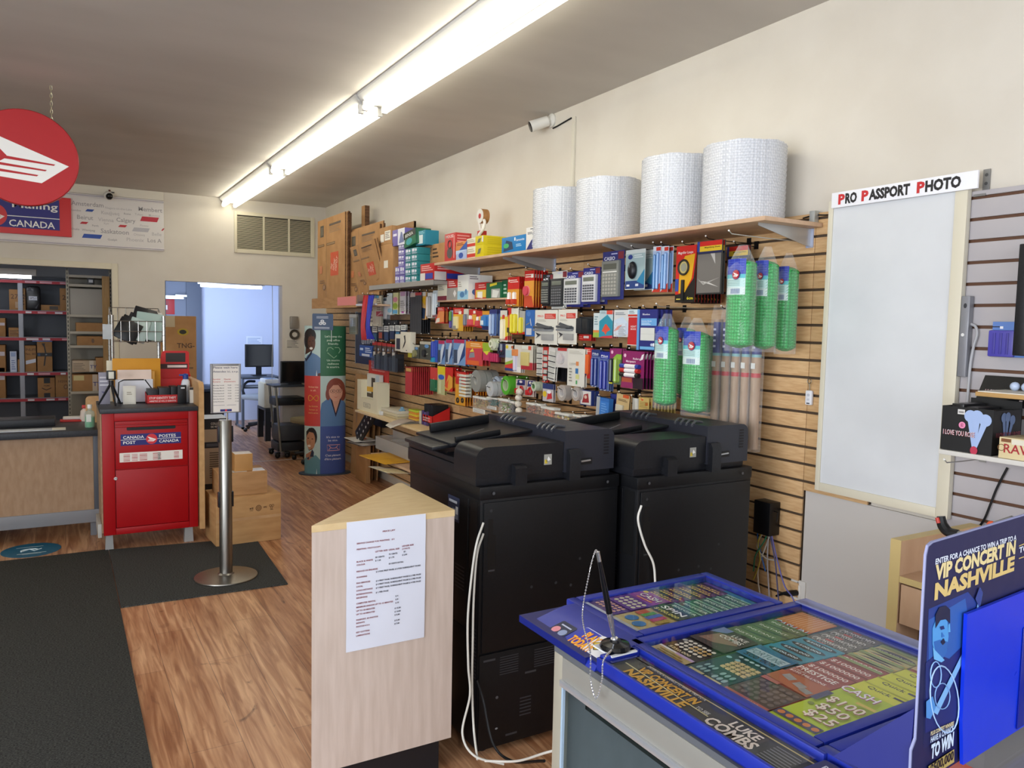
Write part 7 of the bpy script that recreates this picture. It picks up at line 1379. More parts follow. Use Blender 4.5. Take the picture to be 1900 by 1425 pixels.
# ================================================================ copiers (seen from the back)
def copier(label, x0, y0, cables):
    W_, D, H = .625, .66, 1.018
    t = thing('photocopier', label, 'photocopier', T((x0, y0, 0)), 'photocopiers')
    mb = MB(); mb.box((0, .006, .03), (W_, D, H-.045), BLK, .006); mb.box((-.004, .004, H-.05), (W_+.004, D, H), BLK, .006)
    for x in (.05, W_-.05):
        for y in (.06, D-.06): mb.cyl((x, y, 0), .02, .035, BLK)
    mb.build('body', t)
    mb = MB(); mb.push(FB((0, 0, 0)))
    mb.box((.012, .40, -.004), (W_-.012, H-.058, .003), BLK, .004); mb.rect(.03, .80, .05, .90, .0034, '050506'); mb.box((.028, .70, .003), (.062, .84, .0036), '040405'); mb.rect(.032, .705, .058, .711, .0042, '3a3c40')
    for u, v in ((.04, .93), (.22, .62), (.33, .62), (.44, .70), (.40, .60)): mb.ell(u, v, .006, .006, .0036, '2c2d30', 10)
    mb.ell(.05, H-.025, .006, .006, .003, '4b4c50', 10); mb.ell(W_-.06, H-.025, .006, .006, .003, '4b4c50', 10)
    mb.build('back_panel', t)
    mb = MB(); mb.push(FB((0, 0, 0))); mb.box((.004, .03, -.003), (W_-.004, .392, .002), BLK, .004)
    for u0, u1, v0, v1, n_ in ((.09, .17, .30, .375, 8), (.24, .39, .30, .375, 8), (.18, .23, .12, .20, 6), (.42, .53, .05, .12, 6)):
        for k in range(n_): mb.rect(u0, v0+(v1-v0)*(k+.3)/n_, u1, v0+(v1-v0)*(k+.7)/n_, .0026, '303136')
    for u0, v0 in ((.02, .365), (.20, .285), (.45, .37), (.12, .06), (.5, .17)): mb.rect(u0, v0, u0+.05, v0+.008, .0026, '37383c')
    mb.ell(.08, .22, .006, .006, .0026, '55565a', 10); mb.ell(.08, .10, .006, .004, .0026, '8a8b8f', 10); mb.pop(); mb.build('lower_panel', t)
    mb = MB(); mb.push(T((0, .02, 0)) @ Matrix.Rotation(-pi/2, 4, 'Y') @ Matrix.Rotation(pi, 4, 'Y') if False else Matrix(((0,0,-1,0),(-1,0,0,.66),(0,1,0,0),(0,0,0,1))))
    mb.box((.02, .48, -.002), (D-.10, H-.06, .002), BLK, .003); mb.box((.02, .1, -.002), (D-.02, .46, .002), BLK, .003)
    mb.rect(D-.085, .70, D-.025, H-.06, .001, '050506')
    for k in range(7): mb.rect(.08, .52+.018*k, .18, .527+.018*k, .003, '2a2b2f'); mb.rect(D-.2, .60+.014*k, D-.12, .606+.014*k, .003, '2a2b2f')
    for k in range(14): mb.rect(D-.06, .30+.014*k, D-.015, .306+.014*k, .003, '232428')
    mb.rect(D-.27, H-.17, D-.17, H-.075, .0026, '2c3550'); mb.rect(D-.26, H-.10, D-.19, H-.09, .0032, 'c9d0dc'); mb.rect(D-.23, H-.16, D-.18, H-.12, .0032, '8a93a8'); mb.rect(D-.20, H-.14, D-.18, H-.11, .0036, 'e2e6ea'); mb.ell(.12, H-.12, .006, .006, .003, '33343a', 8); mb.ell(.28, H-.14, .006, .006, .003, '33343a', 8)
    mb.pop(); mb.build('side_panel', t)
    # scanner glass lid and document feeder
    z = H
    mb = MB(); mb.box((-.012, .025, z), (W_-.03, D-.0, z+.055), BLKT, .006); mb.build('scanner', t)
    mb = MB(); mb.box((-.012, .03, z+.056), (.42, D-.005, z+.078), BLKT, .008); mb.box((.005, .30, z+.078), (.25, .315, z+.084), BLK); mb.box((.002, .42, z+.077), (.06, .60, z+.083), BLK, .002); mb.build('platen_lid', t)
    def hump(x0, x1, y0, y1, z0, z1, r, left, m):
        pts = [(x0, z0), (x1, z0)]
        if left: pts += [(x1, z1)]+[(x0+r-r*math.sin(pi/2*i/7), z1-r+r*math.cos(pi/2*i/7)) for i in range(8)]
        else: pts += [(x1-r+r*math.cos(pi/2*i/7), z1-r+r*math.sin(pi/2*i/7)) for i in range(8)]+[(x0, z1)]
        q = MB(); q.push(Matrix(((1,0,0,0),(0,0,-1,0),(0,1,0,0),(0,0,0,1)))); q.prism(pts, -y1, -y0, m); return q
    hump(-.014, .365, .018, .20, z+.03, z+.142, .045, True, BLKT).build('feeder_cover', t)
    hump(.366, W_-.022, .012, D-.02, z+.025, z+.185, .035, False, M('262831', .4)).build('document_feeder', t)
    mb = MB(); mb.push(T((0, .011, 0)) @ FB((0, 0, 0)))
    for k in range(7): mb.rect(.55, z+.085+.012*k, .575, z+.091+.012*k, .0006, '060607')
    mb.pop(); mb.build('vent_slots', t); mb = MB(); mb.push(T((0, .011, 0)) @ FB((0, 0, 0)))
    mb.rect(.435, z+.05, .495, z+.075, .0006, '050506'); mb.tube([(.44, z+.063, .003), (.485, z+.066, .003)], .004, M('c9cacc', .3, .8), 6)
    mb.pop(); mb.build('latch', t); mb = MB(); mb.push(T((0, .017, 0)) @ FB((0, 0, 0))); mb.rect(.275, z+.06, .31, z+.10, .0006, '9a9a92'); mb.poly([(.285, z+.072), (.295, z+.092), (.305, z+.078)], .0012, 'e6e6e2'); mb.rect(.278, z+.065, .29, z+.08, .0012, 'c9b23a'); mb.pop()
    mb.build('sticker', t)
    for x in (.135, .375): mb = MB(); mb.push(Matrix(((0,0,1,0),(1,0,0,0),(0,1,0,0),(0,0,0,1)))); mb.prism([(-.012, z-.004), (.03, z-.004), (.03, z+(.075 if x < .2 else .115)), (.0, z+(.07 if x < .2 else .115)), (-.012, z+(.06 if x < .2 else .095))], x, x+.05, BLKT); mb.pop(); mb.build('hinge', t)
    # paper tray of the feeder
    mb = MB(); mb.push(T((.02, .22, z+.115)) @ rot(0, -.10, 0)); mb.box((-.02, .03, 0), (.36, .38, .012), BLKT, .004); mb.box((.0, .03, .012), (.20, .045, .035), BLK, .004); mb.box((.02, .31, .012), (.30, .33, .05), BLK, .006); mb.box((-.09, .06, -.012), (.02, .34, .004), BLKT, .006)
    for k in range(5): mb.rect(.12+.02*k, .16+.01*k, .135+.02*k, .165+.01*k, .0126, 'b9bac0')
    mb.pop(); mb.build('feeder_tray', t)
    for y0 in (.10, .40):
        mb = MB()
        for k in range(4): mb.tube(spline([(.36, y0+.035*k, z+.176), (.39, y0+.035*k+.01, z+.193), (.43, y0+.035*k+.012, z+.188)]), .006, M('4a4b50', .3, 0), 6)
        mb.build('exit_rib', t)
    return t
copier('nearer left photocopier, its black back turned to the camera', 1.297, 2.43, 1)
copier('right photocopier standing beside the slatwall', 1.945, 2.335, 2)
WC = M('cfcdc4', .4)
def cable(label, pts, r, c, name='power_cable'):
    mb = MB(); mb.tube(spline(pts, 10), r, c, 8); return single(name, mb, label, 'cable')
def P2(px, py, Y): v = onY(px, py, Y); return (v.x, v.y, max(.006, v.z))
cable('pale double cable hanging at the left edge of the left copier, longer strand', [P2(897, 970, 2.43), P2(884, 1010, 2.41), P2(875, 1070, 2.41), P2(868, 1150, 2.41), P2(869, 1235, 2.41), P2(872, 1290, 2.41), P2(858, 1360, 2.40), P2(880, 1402, 2.33), P2(935, 1418, 2.28)], .0042, WC)
cable('pale double cable hanging at the left edge of the left copier, shorter strand', [P2(897, 990, 2.43), P2(885, 1030, 2.415), P2(879, 1110, 2.415), P2(877, 1200, 2.415), P2(876, 1270, 2.415), P2(879, 1350, 2.40), P2(886, 1410, 2.32)], .0042, WC)
cable('black cable curving to the floor behind the left copier', [P2(885, 1262, 2.42), P2(897, 1300, 2.40), P2(915, 1380, 2.34), P2(950, 1412, 2.25), P2(1010, 1412, 2.05)], .005, BLK)
cable('white cable lying on the floor between copier and ticket counter', [P2(900, 1412, 2.30), P2(960, 1412, 2.18), P2(1015, 1396, 2.0), P2(1080, 1380, 1.9)], .0042, WC)
cable('white cable hanging down the back of the right copier', [P2(1190, 938, 2.32), P2(1184, 965, 2.31), P2(1196, 1010, 2.31), P2(1212, 1045, 2.31), P2(1216, 1085, 2.31), P2(1222, 1180, 2.31), (1.98, 2.30, .02)], .0045, M('e6e4dc', .4))
# ================================================================ price list podium
PY = 2.40; a = onY(578, 977, PY); b = onY(844, 945, PY); x0, x1 = a.x, b.x; zt = (a.z+b.z)/2; ap = onZ(740, 896, zt)
t = thing('corner_podium', 'triangular maple podium with a taped price list on its front', 'podium', T((x0, PY, 0)))
w = x1-x0; ax, ay = ap.x-x0, ap.y-PY
mb = MB(); mb.prism([(0, 0), (w, 0), (ax+.012, ay-.008), (ax, ay), (ax-.012, ay-.008)], zt-.022, zt, MAPLET); mb.build('top', t)
mb = MB(); mb.prism([(.001, .001), (w-.001, .001), (ax, ay-.01)], .13, zt-.0225, MAPLEV); mb.build('panel', t)
mb = MB(); mb.prism([(.035, .03), (w-.035, .03), (ax, ay-.05)], 0, .13, '15161c'); mb.build('plinth', t)
PL, PRr = onY(642, 1087, PY).x-x0, onY(788, 1068, PY).x-x0; PB_, PT_ = onY(715, 1196, PY).z, onY(715, 961, PY).z
PT_ = min(PT_, zt-.001)
w, h = PRr-PL, PT_-PB_
mb = MB(); rr = random.Random(5); nx, ny = 10, 14; vs = [(w*i/nx, h*j/ny, .0015+.002*rr.random()*(0 < j < ny)) for j in range(ny+1) for i in range(nx+1)]
mb.add(vs, [(j*(nx+1)+i, j*(nx+1)+i+1, (j+1)*(nx+1)+i+1, (j+1)*(nx+1)+i) for j in range(ny) for i in range(nx)], M('dfe4f2', .5))
RT, BT = '8a4650', '3d3f4c'
def pt(s, u, v, ww, c=RT, hh=.0112): mb.text(s, w*u, h*v, h*hh, .0042, c, w=w*ww, bold=.035)
pt('PRICE LIST', .44, .895, .16)
L1 = (('SERVICE CHARGE FOR PRINTING:   $ 5', .12, .825, .47), ('PRINTING / PHOTOCOPY', .12, .78, .30), ('LETTER SIZE', .35, .745, .155), ('LEGAL SIZE', .52, .745, .135), ('LEDGER SIZE', .69, .76, .15), ('(11X17)', .69, .738, .10), ('BLACK & WHITE', .12, .685, .20), ('COLOUR', .12, .66, .105), ('REDUCE OR ENLARGE', .12, .61, .26), ('SCANNING', .12, .565, .13), ('FAX SERVICES', .12, .52, .17), ('LOCAL', .12, .493, .08), ('LONG DISTANCE', .12, .462, .20), ('INTERNATIONAL', .12, .432, .20), ('RECEIVING', .12, .405, .135), ('COMPUTER RENTAL', .12, .362, .24), ('MINIMUM AND/OR UP TO 15 MINUTES', .12, .333, .46), ('UP TO 30 MINUTES', .12, .305, .23), ('UP TO 60 MINUTES', .12, .278, .23), ('PASSPORT, ID PHOTOS', .12, .235, .27), ('INFANTS', .12, .21, .105), ('PHOTOS 4 X 6', .12, .182, .165), ('KEY CUTTING', .12, .138, .165), ('LAMINATIONS', .12, .112, .17))
for s, u, v, ww in L1: pt(s, u, v, ww)
for s, u, v, ww in (('50 CENTS', .35, .70, .115), ('75 CENTS', .52, .71, .11), ('$1', .71, .715, .025), ('$ 1.25', .35, .675, .07), ('$ 1.75', .52, .683, .07), ('$ 2.00', .69, .69, .065), ('50 CENTS EXTRA', .52, .635, .19), ('$ 3 FOR FIRST PAGE, $ 2 FOR SUBSEQUENT PAGES', .36, .587, .575), ('$ 3 FIRST PAGE, SUBSEQUENT PAGES $ 2 PER PAGE', .36, .515, .58), ('$ 4 FIRST PAGE, SUBSEQUENT PAGES $ 2 PER PAGE', .36, .488, .58), ('$ 7 FIRST PAGE, SUBSEQUENT PAGES $ 4 PER PAGE', .36, .460, .58), ('$ 1 PER PAGE', .36, .425, .16), ('$ 4', .61, .372, .035), ('$ 8', .61, .345, .035), ('$ 10', .61, .318, .045), ('$ 15.00', .60, .275, .08), ('$ 14.00', .60, .248, .08), ('$ 5.00', .60, .222, .068), ('$ 5.00', .60, .178, .068), ('$ 7.00', .60, .152, .065)): pt(s, u, v, ww, BT)
single('price_list', mb, 'large crinkled PRICE LIST sheet taped to the podium front', 'price list', FB((x0+PL, PY-.001, PB_)))
# ================================================================ passport photo backdrop
d = .03; Xf = XW-d
y1, y0 = onX(1511, 908, Xf).y, onX(1757, 965, Xf).y; zb = .927; zt_ = onX(1680, 367, Xf).z+.03; w, h = y1-y0, zt_-zb
t = thing('photo_backdrop', 'white photo board headed PRO PASSPORT PHOTO on the slatwall', 'photo backdrop', FR((Xf, y1, zb)))
mb = MB(); mb.box((0, 0, -.026), (w, h, -.006), 'cfc9b8', .002); 
for bx in ((0, 0, .022, h), (w-.045, 0, w, h), (.0222, 0, w-.0452, .035)): mb.box((bx[0], bx[1], -.006), (bx[2], bx[3], 0), M('d6cfba', .4), .002)
mb.build('frame', t)
mb = MB(); mb.rect(.022, .035, w-.045, h, -.0055, noisy('matte_white', 'd0d2d4', 'd6d8da', 4, rough=.35)); mb.build('white_sheet', t)
Xh = Xf-.012; ya, yb_ = onX(1543, 371, Xh).y, onX(1814, 334, Xh).y; za, zc = onX(1680, 367.5, Xh).z, onX(1678, 337, Xh).z; hw_, hh_ = ya-yb_, zc-za
mb = MB(); mb.push(T((y1-ya, za-zb, .012))); mb.box((0, 0, -.010), (hw_, hh_, 0), M('eeeef2', .35), .001)
u = .055*hw_
for s, c, ww in (('P', 'c4262a', .055), ('RO', '1c1a1d', .095), (' ', '', .03), ('P', 'c4262a', .055), ('ASSPORT', '1c1a1d', .305), (' ', '', .03), ('P', 'c4262a', .055), ('HOTO', '1c1a1d', .235)):
    if c: mb.text(s, u, hh_*.22, hh_*.60, EPS, c, w=hw_*ww*.95, bold=.05)
    u += hw_*ww
mb.pop(); mb.build('header', t)
# bracket, grey box and cord at its right edge
q = onX(1826, 337, XP-.02); mb = MB(); mb.box((-.012, -.05, 0), (.012, .045, .004), M('8d8d8c', .4, .7)); mb.box((-.03, -.05, 0), (.012, -.042, .025), M('8d8d8c', .4, .7)); mb.ell(0, .025, .006, .006, .0046, '4a4a4a', 10); mb.ell(0, -.005, .006, .006, .0046, '4a4a4a', 10)
single('wall_bracket', mb, 'small metal bracket above the grey slatwall beside the board header', 'bracket', FR((XP-.003, q.y, q.z)))
a, b, zb_, zt2 = face((1797, 549, 1806, 700), XW-.03, 'R')
mb = MB(); mb.box((0, 0, -.028), (.03, zt2-zb_, 0), M('8b8c92', .4, .4), .002); mb.ell(.015, (zt2-zb_)*.88, .006, .009, .0006, '2f3035', 12); mb.ell(.012, (zt2-zb_)*.52, .006, .006, .0006, 'd9d9d6', 12); single('cable_box', mb, 'narrow grey metal channel at the right edge of the photo board', 'channel', FR((XW-.03, y0-.002, zb_)))
cable('grey cord looping down the grey slatwall beside the photo board', [tuple(onX(px, py, XW-.012)) for px, py in ((1801, 601), (1810, 606), (1813, 620), (1806, 645), (1800, 680), (1796, 730), (1793, 760))], .005, M('a5a5a8', .45), 'grey_cord')
cable('dark wire running along the slatwall top by the shelf end', [tuple(onX(px, py, XW-.006)) for px, py in ((1490, 405), (1500, 402), (1512, 399), (1530, 399), (1545, 398))], .003, BLK, 'wire')
q = onX(1506, 404, XW-.03); mb = MB(); mb.box((-.014, -.03, 0), (.014, .03, .028), M('b9bcb8', .3, .6), .003); single('clamp', mb, 'small silver clamp at the near end of the long shelf', 'clamp', FR((XW-.001, q.y, q.z)))
# key fob
q = onX(1499, 738, XW-.018); t = thing('remote_fob', 'small white remote fob hanging on a chain from the slatwall', 'remote', FR((XW-.016, q.y, q.z)))
mb = MB(); mb.box((-.017, -.032, -.014), (.017, .032, 0), 'dcdde2', .006); mb.ell(0, .012, .008, .006, .0006, 'b5b8c4', 12); mb.ell(0, -.008, .007, .005, .0006, 'c0c3cc', 12); mb.rect(-.008, -.027, .008, -.022, .0006, '33353c'); mb.build('body', t)
mb = MB(); mb.tube([(0, .032, -.006), (.001, .05, -.004), (0, .062, -.002)], .002, M('b9b6aa', .3, .8), 6); mb.tube([(.01*math.cos(k*pi/6), .072+.01*math.sin(k*pi/6), -.002) for k in range(12)], .0018, M('8d8a7e', .3, .8), 5, True); mb.build('chain', t)
# network box, cables, outlet
a, b, zb_, zt2 = face((1398, 930, 1428, 992), XW-.07, 'R'); mb = MB(); mb.box((0, 0, -.068), (a-b, zt2-zb_, 0), BLK, .004); mb.tube([(a-b, (zt2-zb_)*.75, -.03), (a-b+.02, (zt2-zb_)*.74, -.03), (a-b+.015, (zt2-zb_)*.45, -.03)], .003, BLK); single('network_box', mb, 'black network box on the slatwall right of the copier', 'device', FR((XW-.07, a, zb_)))
X_ = XW-.05
for lab, c, pts in (('blue', '2f6fc0', ((1430, 957), (1412, 962), (1406, 985), (1408, 1010), (1420, 1060))), ('yellow', 'b9a53a', ((1428, 961), (1418, 980), (1407, 1005), (1410, 1040), (1398, 1075))), ('white looping', 'd2cfc4', ((1433, 969), (1415, 990), (1405, 1015), (1420, 1035), (1440, 1040))), ('white straight', 'd9d6cc', ((1432, 975), (1426, 1000), (1408, 1050), (1407, 1080), (1411, 1110), (1414, 1150))), ('green', '1f7a58', ((1428, 968), (1420, 1000), (1402, 1030), (1398, 1060))), ('violet', '5a58a0', ((1430, 985), (1440, 1030), (1455, 1085), (1470, 1108), (1480, 1135))), ('dark violet', '47466f', ((1428, 990), (1438, 1040), (1443, 1095), (1447, 1140))), ('pale grey', 'b5b4bc', ((1426, 990), (1424, 1040), (1427, 1100), (1432, 1150)))):
    cable(lab+' network cable hanging from the black box by the copier', [tuple(onX(px, py, X_+.006*(len(lab) % 5))) for px, py in pts], .0032, M(c, .45), 'network_cable')
a, b, zb_, zt2 = face((1470, 1075, 1497, 1122), XP-.006, 'R'); w, h = a-b, zt2-zb_
t = thing('wall_outlet', 'white wall outlet with a black plug at the slatwall end', 'outlet', FR((XP-.013, a, zb_))); mb = MB(); mb.box((0, 0, -.004), (w, h, .006), 'd3d0c9', .003); mb.box((w*.28, h*.2, .006), (w*.72, h*.8, .009), 'e0ddd6', .002); mb.ell(w*.5, h*.9, .004, .004, .0066, '8a8780', 10); mb.build('plate', t)
mb = MB(); mb.tube([(w*.5, h*.5, .009), (w*.35, h*.48, .04), (w*.0, h*.42, .05), (-.04, h*.2, .05)], [.013, .014, .007, .005], BLK); mb.build('plug', t)
# ================================================================ security camera on the right wall
q = onX(1013, 229, XP-.05)
t = thing('security_camera', 'white bullet security camera high on the right wall', 'camera', FR((XP-.001, onX(1025, 226, XP).y, onX(1025, 224, XP).z)))
mb = MB(); mb.lathe([(.045, 0), (.045, .012), (.02, .03), (.016, .05)], 'd9d6cc', k=20); mb.build('mount', t)
mb = MB(); mb.push(T((-.005, -.015, .055)) @ rot(.36, -.42, 0)); mb.lathe([(.026, -.03), (.034, -.02), (.036, .05), (.038, .10)], 'dedbd2', k=20); mb.lathe([(.0001, .1005), (.034, .1005), (.034, .106), (.0001, .107)], M('101114', .2), k=20); mb.pop(); mb.build('body', t)
cable('black camera cable looping to the wall conduit', [tuple(onX(px, py, XP-.006)) for px, py in ((1026, 238), (1034, 234), (1048, 226), (1060, 219))], .005, BLK, 'camera_cable')
zc_, zb_ = onX(1063, 219, XP).z, onX(1063, 352, XP).z-.25
mb = MB(); yy = onX(1063, 300, XP-.01).y; mb.box((XP-.016, yy-.013, zb_), (XP-.001, yy+.013, zc_), 'd5cfbe', .002); single('cable_conduit', mb, 'cream cable conduit running down the wall to the bubble rolls', 'conduit')
# ================================================================ right end: shelf, boxes, screen, gift card
WS = M('d2cfc8', .4)
X_ = XW-.26; q0 = onX(1741, 833, X_); zS2 = q0.z
mb = MB(); mb.box((X_, .55, zS2-.016), (XW-.002, q0.y, zS2), WS, .003); single('wall_shelf', mb, 'white wall shelf holding the black rose box on grey slatwall', 'shelf')
hook(onX(1764, 850, XW-.2).y, zS2-.05, .22, 'nothing under the white shelf', M('b5b5b2', .3, .8))
X2 = XW-.25; a, b, zb_, zt2 = face((1746, 757, 1842, 840), X2, 'R'); w, h = a-b, zt2-zS2
def roses(mb, s=1., c='9fb4dc', al=1.):
    for k, (bx, by, tx, ty) in enumerate(((.66, .12, .57, .82), (.68, .14, .70, .83), (.70, .12, .86, .76))):
        dx, dy = (tx-bx)*w, (ty-by)*h; l = math.hypot(dx, dy); nx, ny = -dy/l*.011*s, dx/l*.011*s
        mb.poly([(bx*w-nx*.4, by*h-ny*.4), (bx*w+nx*.4, by*h+ny*.4), (tx*w+nx, ty*h+ny), (tx*w-nx, ty*h-ny)], EPS*(2+k), c); mb.ell(tx*w, ty*h, .020*s, .020*s, EPS*(2.3+k), c, 16)
    mb.ell(.68*w, .07*h, .012, .014, EPS*6, 'b5304a', 12)
t = thing('display_box', 'black counter box with blue rose shapes on the white shelf', 'display box', FR((X2, a, zS2+.001)))
dp = .17; mb = MB(); KB_ = '0b0b0d'
mb.box((0, 0, -.003), (w, h, 0), KB_); mb.box((0, 0, -dp), (w, .003, -.003), KB_); mb.box((0, 0, -dp), (.003, h*1.0, -.003), KB_); mb.box((w-.003, 0, -dp), (w, h*.98, -.003), KB_); mb.box((0, 0, -dp), (w, h*1.15, -dp+.003), KB_)
roses(mb); mb.text('I LOVE YOU ROSE', w*.06, h*.36, h*.11, EPS*8, 'c9c0c4', w=w*.62); mb.text('I LOVE YOU ROSE', w*.065, h*.355, h*.11, EPS*7, 'b5303c', w=w*.62); mb.ell(w*.42, h*.60, h*.075, h*.075, EPS*3, 'e58ab0'); mb.text('$2', w*.395, h*.57, h*.07, EPS*4, '8a2450', w=w*.05); mb.rect(w*.32, h*.84, w*.46, h*.95, EPS*3, 'd6d3d0'); mb.rect(w*.34, h*.87, w*.44, h*.91, EPS*4, '8a8784')
mb.push(T((w, 0, 0)) @ Matrix.Rotation(pi/2, 4, 'Y') @ Matrix.Diagonal((dp/w, 1, 1, 1)) @ T((-.22*w, 0, 0))); roses(mb, .8, '5f7398'); mb.text('I LOVE YOU ROSE', w*.30, h*.40, h*.10, EPS*8, '8a3440', w=w*.85); mb.pop(); mb.build('box', t)
mb = MB(); mb.push(T((0, h*1.0, -dp)) @ rot(-.55, 0, 0)); mb.box((w*.06, 0, 0), (w*1.15, h*.78, .003), KB_); mb.text('I LOVE YOU ROSE!', w*.18, h*.30, h*.11, .0036, 'c9b8bc', w=w*.72); mb.text('I LOVE YOU ROSE!', w*.185, h*.295, h*.11, .0034, 'b5303c', w=w*.72); mb.rect(w*.9, h*.1, w*.96, h*.18, .0036, 'd8c9cc'); mb.pop(); mb.build('lid', t)
for k in range(3): mb = MB(); mb.box((w*(.12+.28*k), .004, -dp+.02), (w*(.36+.28*k), h*1.06-.05*h*k, -.02), M('17171a', .3), .003); mb.build('packet', t)
a, b, zb_, zt2 = face((1853, 817, 1935, 853), X2-.005, 'R')
boxpx('paper_carton', 'cream carton with big red letters on the white shelf', 'carton', (1853,815,1935,852), X2-.003, 'R', .12, 'd8c69a', (('t','RAW',.12,.28,.42,'a3202a',.70),('o',.06,.5,.010,.001,'7a5228'),('r',.05,.78,.28,.94,'7a4a28'),('r',.3,.70,.6,.95,'d9d3c0')), z0=zS2+.001)
mb = MB(); p = onX(1835, 722, XW-.16); mb.box((0, 0, 0), (.34, .18, .014), noisy('wood_tray', 'b08a55', 'c09a62', 8), .002); mb.box((.005, .005, .014), (.335, .175, .017), 'd9d4c6'); single('wooden_tray', mb, 'wooden tray with pale papers held above the black rose box', 'tray', FT((XW-.24, p.y, p.z-.02)))
for k in range(3): mb = MB(); mb.ball((0, 0, .014), .015, M('b5c4de', .3), 6); single('glass_ball', mb, ('left', 'middle', 'right')[k]+' pale blue glass ball on the wooden tray', 'ball', T((XW-.10, p.y-.05-.035*k, p.z-.0025)), 'glass balls on the wooden tray')
mb = MB(); a, b, zb_, zt2 = face((1884, 453, 2080, 660), XW-.10, 'R'); zz = onX(1886, 660, XW-.10).z; zu = onX(1886, 453, XW-.10).z; w = .62
t = thing('wall_screen', 'black framed screen hanging on grey slatwall at the right edge', 'screen', FR((XW-.10, onX(1884, 560, XW-.10).y, zz))); h = zu-zz
for bx in ((0, 0, .04, h), (w-.04, 0, w, h), (.04, 0, w-.04, .04), (.04, h-.04, w-.04, h)): mb.box((bx[0], bx[1], -.04), (bx[2], bx[3], 0), BLKT, .004)
mb.build('frame', t); mb = MB(); mb.box((.04, .04, -.035), (w-.04, h-.04, -.012), M('1b1f26', .1)); mb.build('screen', t); mb = MB(); mb.box((.2, .1, -.098), (w-.2, h-.1, -.041), BLK); mb.build('mount', t)
a, b, zb_, zt2 = face((1839, 597, 1905, 663), XW-.022, 'R'); w, h = .36, zt2-zb_
mb = MB(); mb.box((0, 0, -.004), (w, h, 0), M('5f82c4', .35), .001); mb.text('Go', w*.29, h*.66, h*.10, EPS, 'e8eef8', w=w*.11); mb.text('away', w*.28, h*.54, h*.09, EPS, 'e8eef8', w=w*.22)
for k in range(4): mb.rect(w*.28, h*(.46-.06*k), w*.5, h*(.48-.06*k), EPS, 'b9cbe8')
mb.rect(0, h*.84, w*.1, h*.87, EPS, '1c2340'); mb.rect(w*.07, h*.80, w*.10, h*.87, EPS*2, 'e8e8ee')
t = thing('gift_card_panel', 'blue card panel with a violet suitcase shape under the black screen', 'card panel', FR((XW-.018, a, zb_))); mb.build('panel', t)
mb = MB(); mb.box((-.006, 0, 0), (w*.22, h*.76, .014), M('4b45a6', .4), .008)
for k in range(3): mb.box((w*(.03+.06*k), h*.08, .014), (w*(.055+.06*k), h*.68, .017), M('423c98', .4), .001)
mb.build('suitcase_shape', t)
cable('black cord trailing down the grey slatwall to the cabinet', [tuple(onX(px, py, XW-.01)) for px, py in ((1869, 868), (1850, 905), (1838, 935), (1827, 962), (1815, 980))], .004, BLK)
# ================================================================ maple cabinet behind the ticket stand
xf = 2.30; q = onX(1663, 1002, xf); zc_ = q.z; yf = q.y; MPC = noisy('cabinet_maple', 'b99677', 'c6a485', 5, (3, 3, 1), rough=.42); EDG = 'c2ab72'
t = thing('maple_cabinet', 'maple cabinet with an open top shelf and a drawer at the right', 'cabinet', T((xf, yf, 0))); zsh = onX(1690, 1075, xf).z; zdr0 = onX(1690, 1165, xf).z
mb = MB(); mb.box((0, -.018, 0), (.45, .018, zc_), MPC); mb.box((-.0015, -.018, 0), (0, .018, zc_), EDG); mb.box((0, -.018, zc_), (.45, .018, zc_+.0015), EDG); mb.build('side_panel', t)
mb = MB(); mb.box((0, -1.3, zsh-.02), (.45, -.019, zsh), MPC); mb.box((-.0015, -1.3, zsh-.02), (0, -.019, zsh), EDG); mb.build('shelf', t)
mb = MB(); mb.box((.44, -1.3, 0), (.45, -.019, zc_), MPC); mb.build('back_panel', t)
mb = MB(); mb.box((0, -1.336, 0), (.45, -1.301, zc_), MPC); mb.build('side_panel', t)
mb = MB(); mb.box((.002, -.62, zdr0), (.02, -.024, zsh-.026), MPC, .001); mb.build('drawer', t)
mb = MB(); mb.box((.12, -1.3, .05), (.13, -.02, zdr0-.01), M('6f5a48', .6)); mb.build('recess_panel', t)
# cutter on the cabinet
p = onX(1757, 980, xf+.05); t = thing('paper_cutter', 'black handled tool with a red inlay lying on the maple cabinet', 'tool', T((xf+.05, p.y, zc_+.0)))
mb = MB(); v = [onX(px, py, xf+.05)-Vector((xf+.05, p.y, zc_)) for px, py in ((1746, 958), (1749, 974), (1760, 987), (1778, 990))]
mb.tube(spline(v, 6), [.012+.004*math.sin(k/18*pi) for k in range(19)], BLK, 10); mb.build('handle', t)
mb = MB(); mb.tube([v[0]+Vector((-.013, .004, -.004)), v[1]+Vector((-.015, .004, .006))], .006, 'b5382c', 8); mb.build('inlay', t)
mb = MB(); v2 = [onX(px, py, xf+.05)-Vector((xf+.05, p.y, zc_)) for px, py in ((1778, 990), (1800, 992), (1840, 975), (1880, 962))]; mb.tube(v2, [.009, .007, .009, .009], M('8a8a86', .35, .7), 8); mb.ball(v2[2], .014, 'd0532c', 5); mb.build('arm', t)
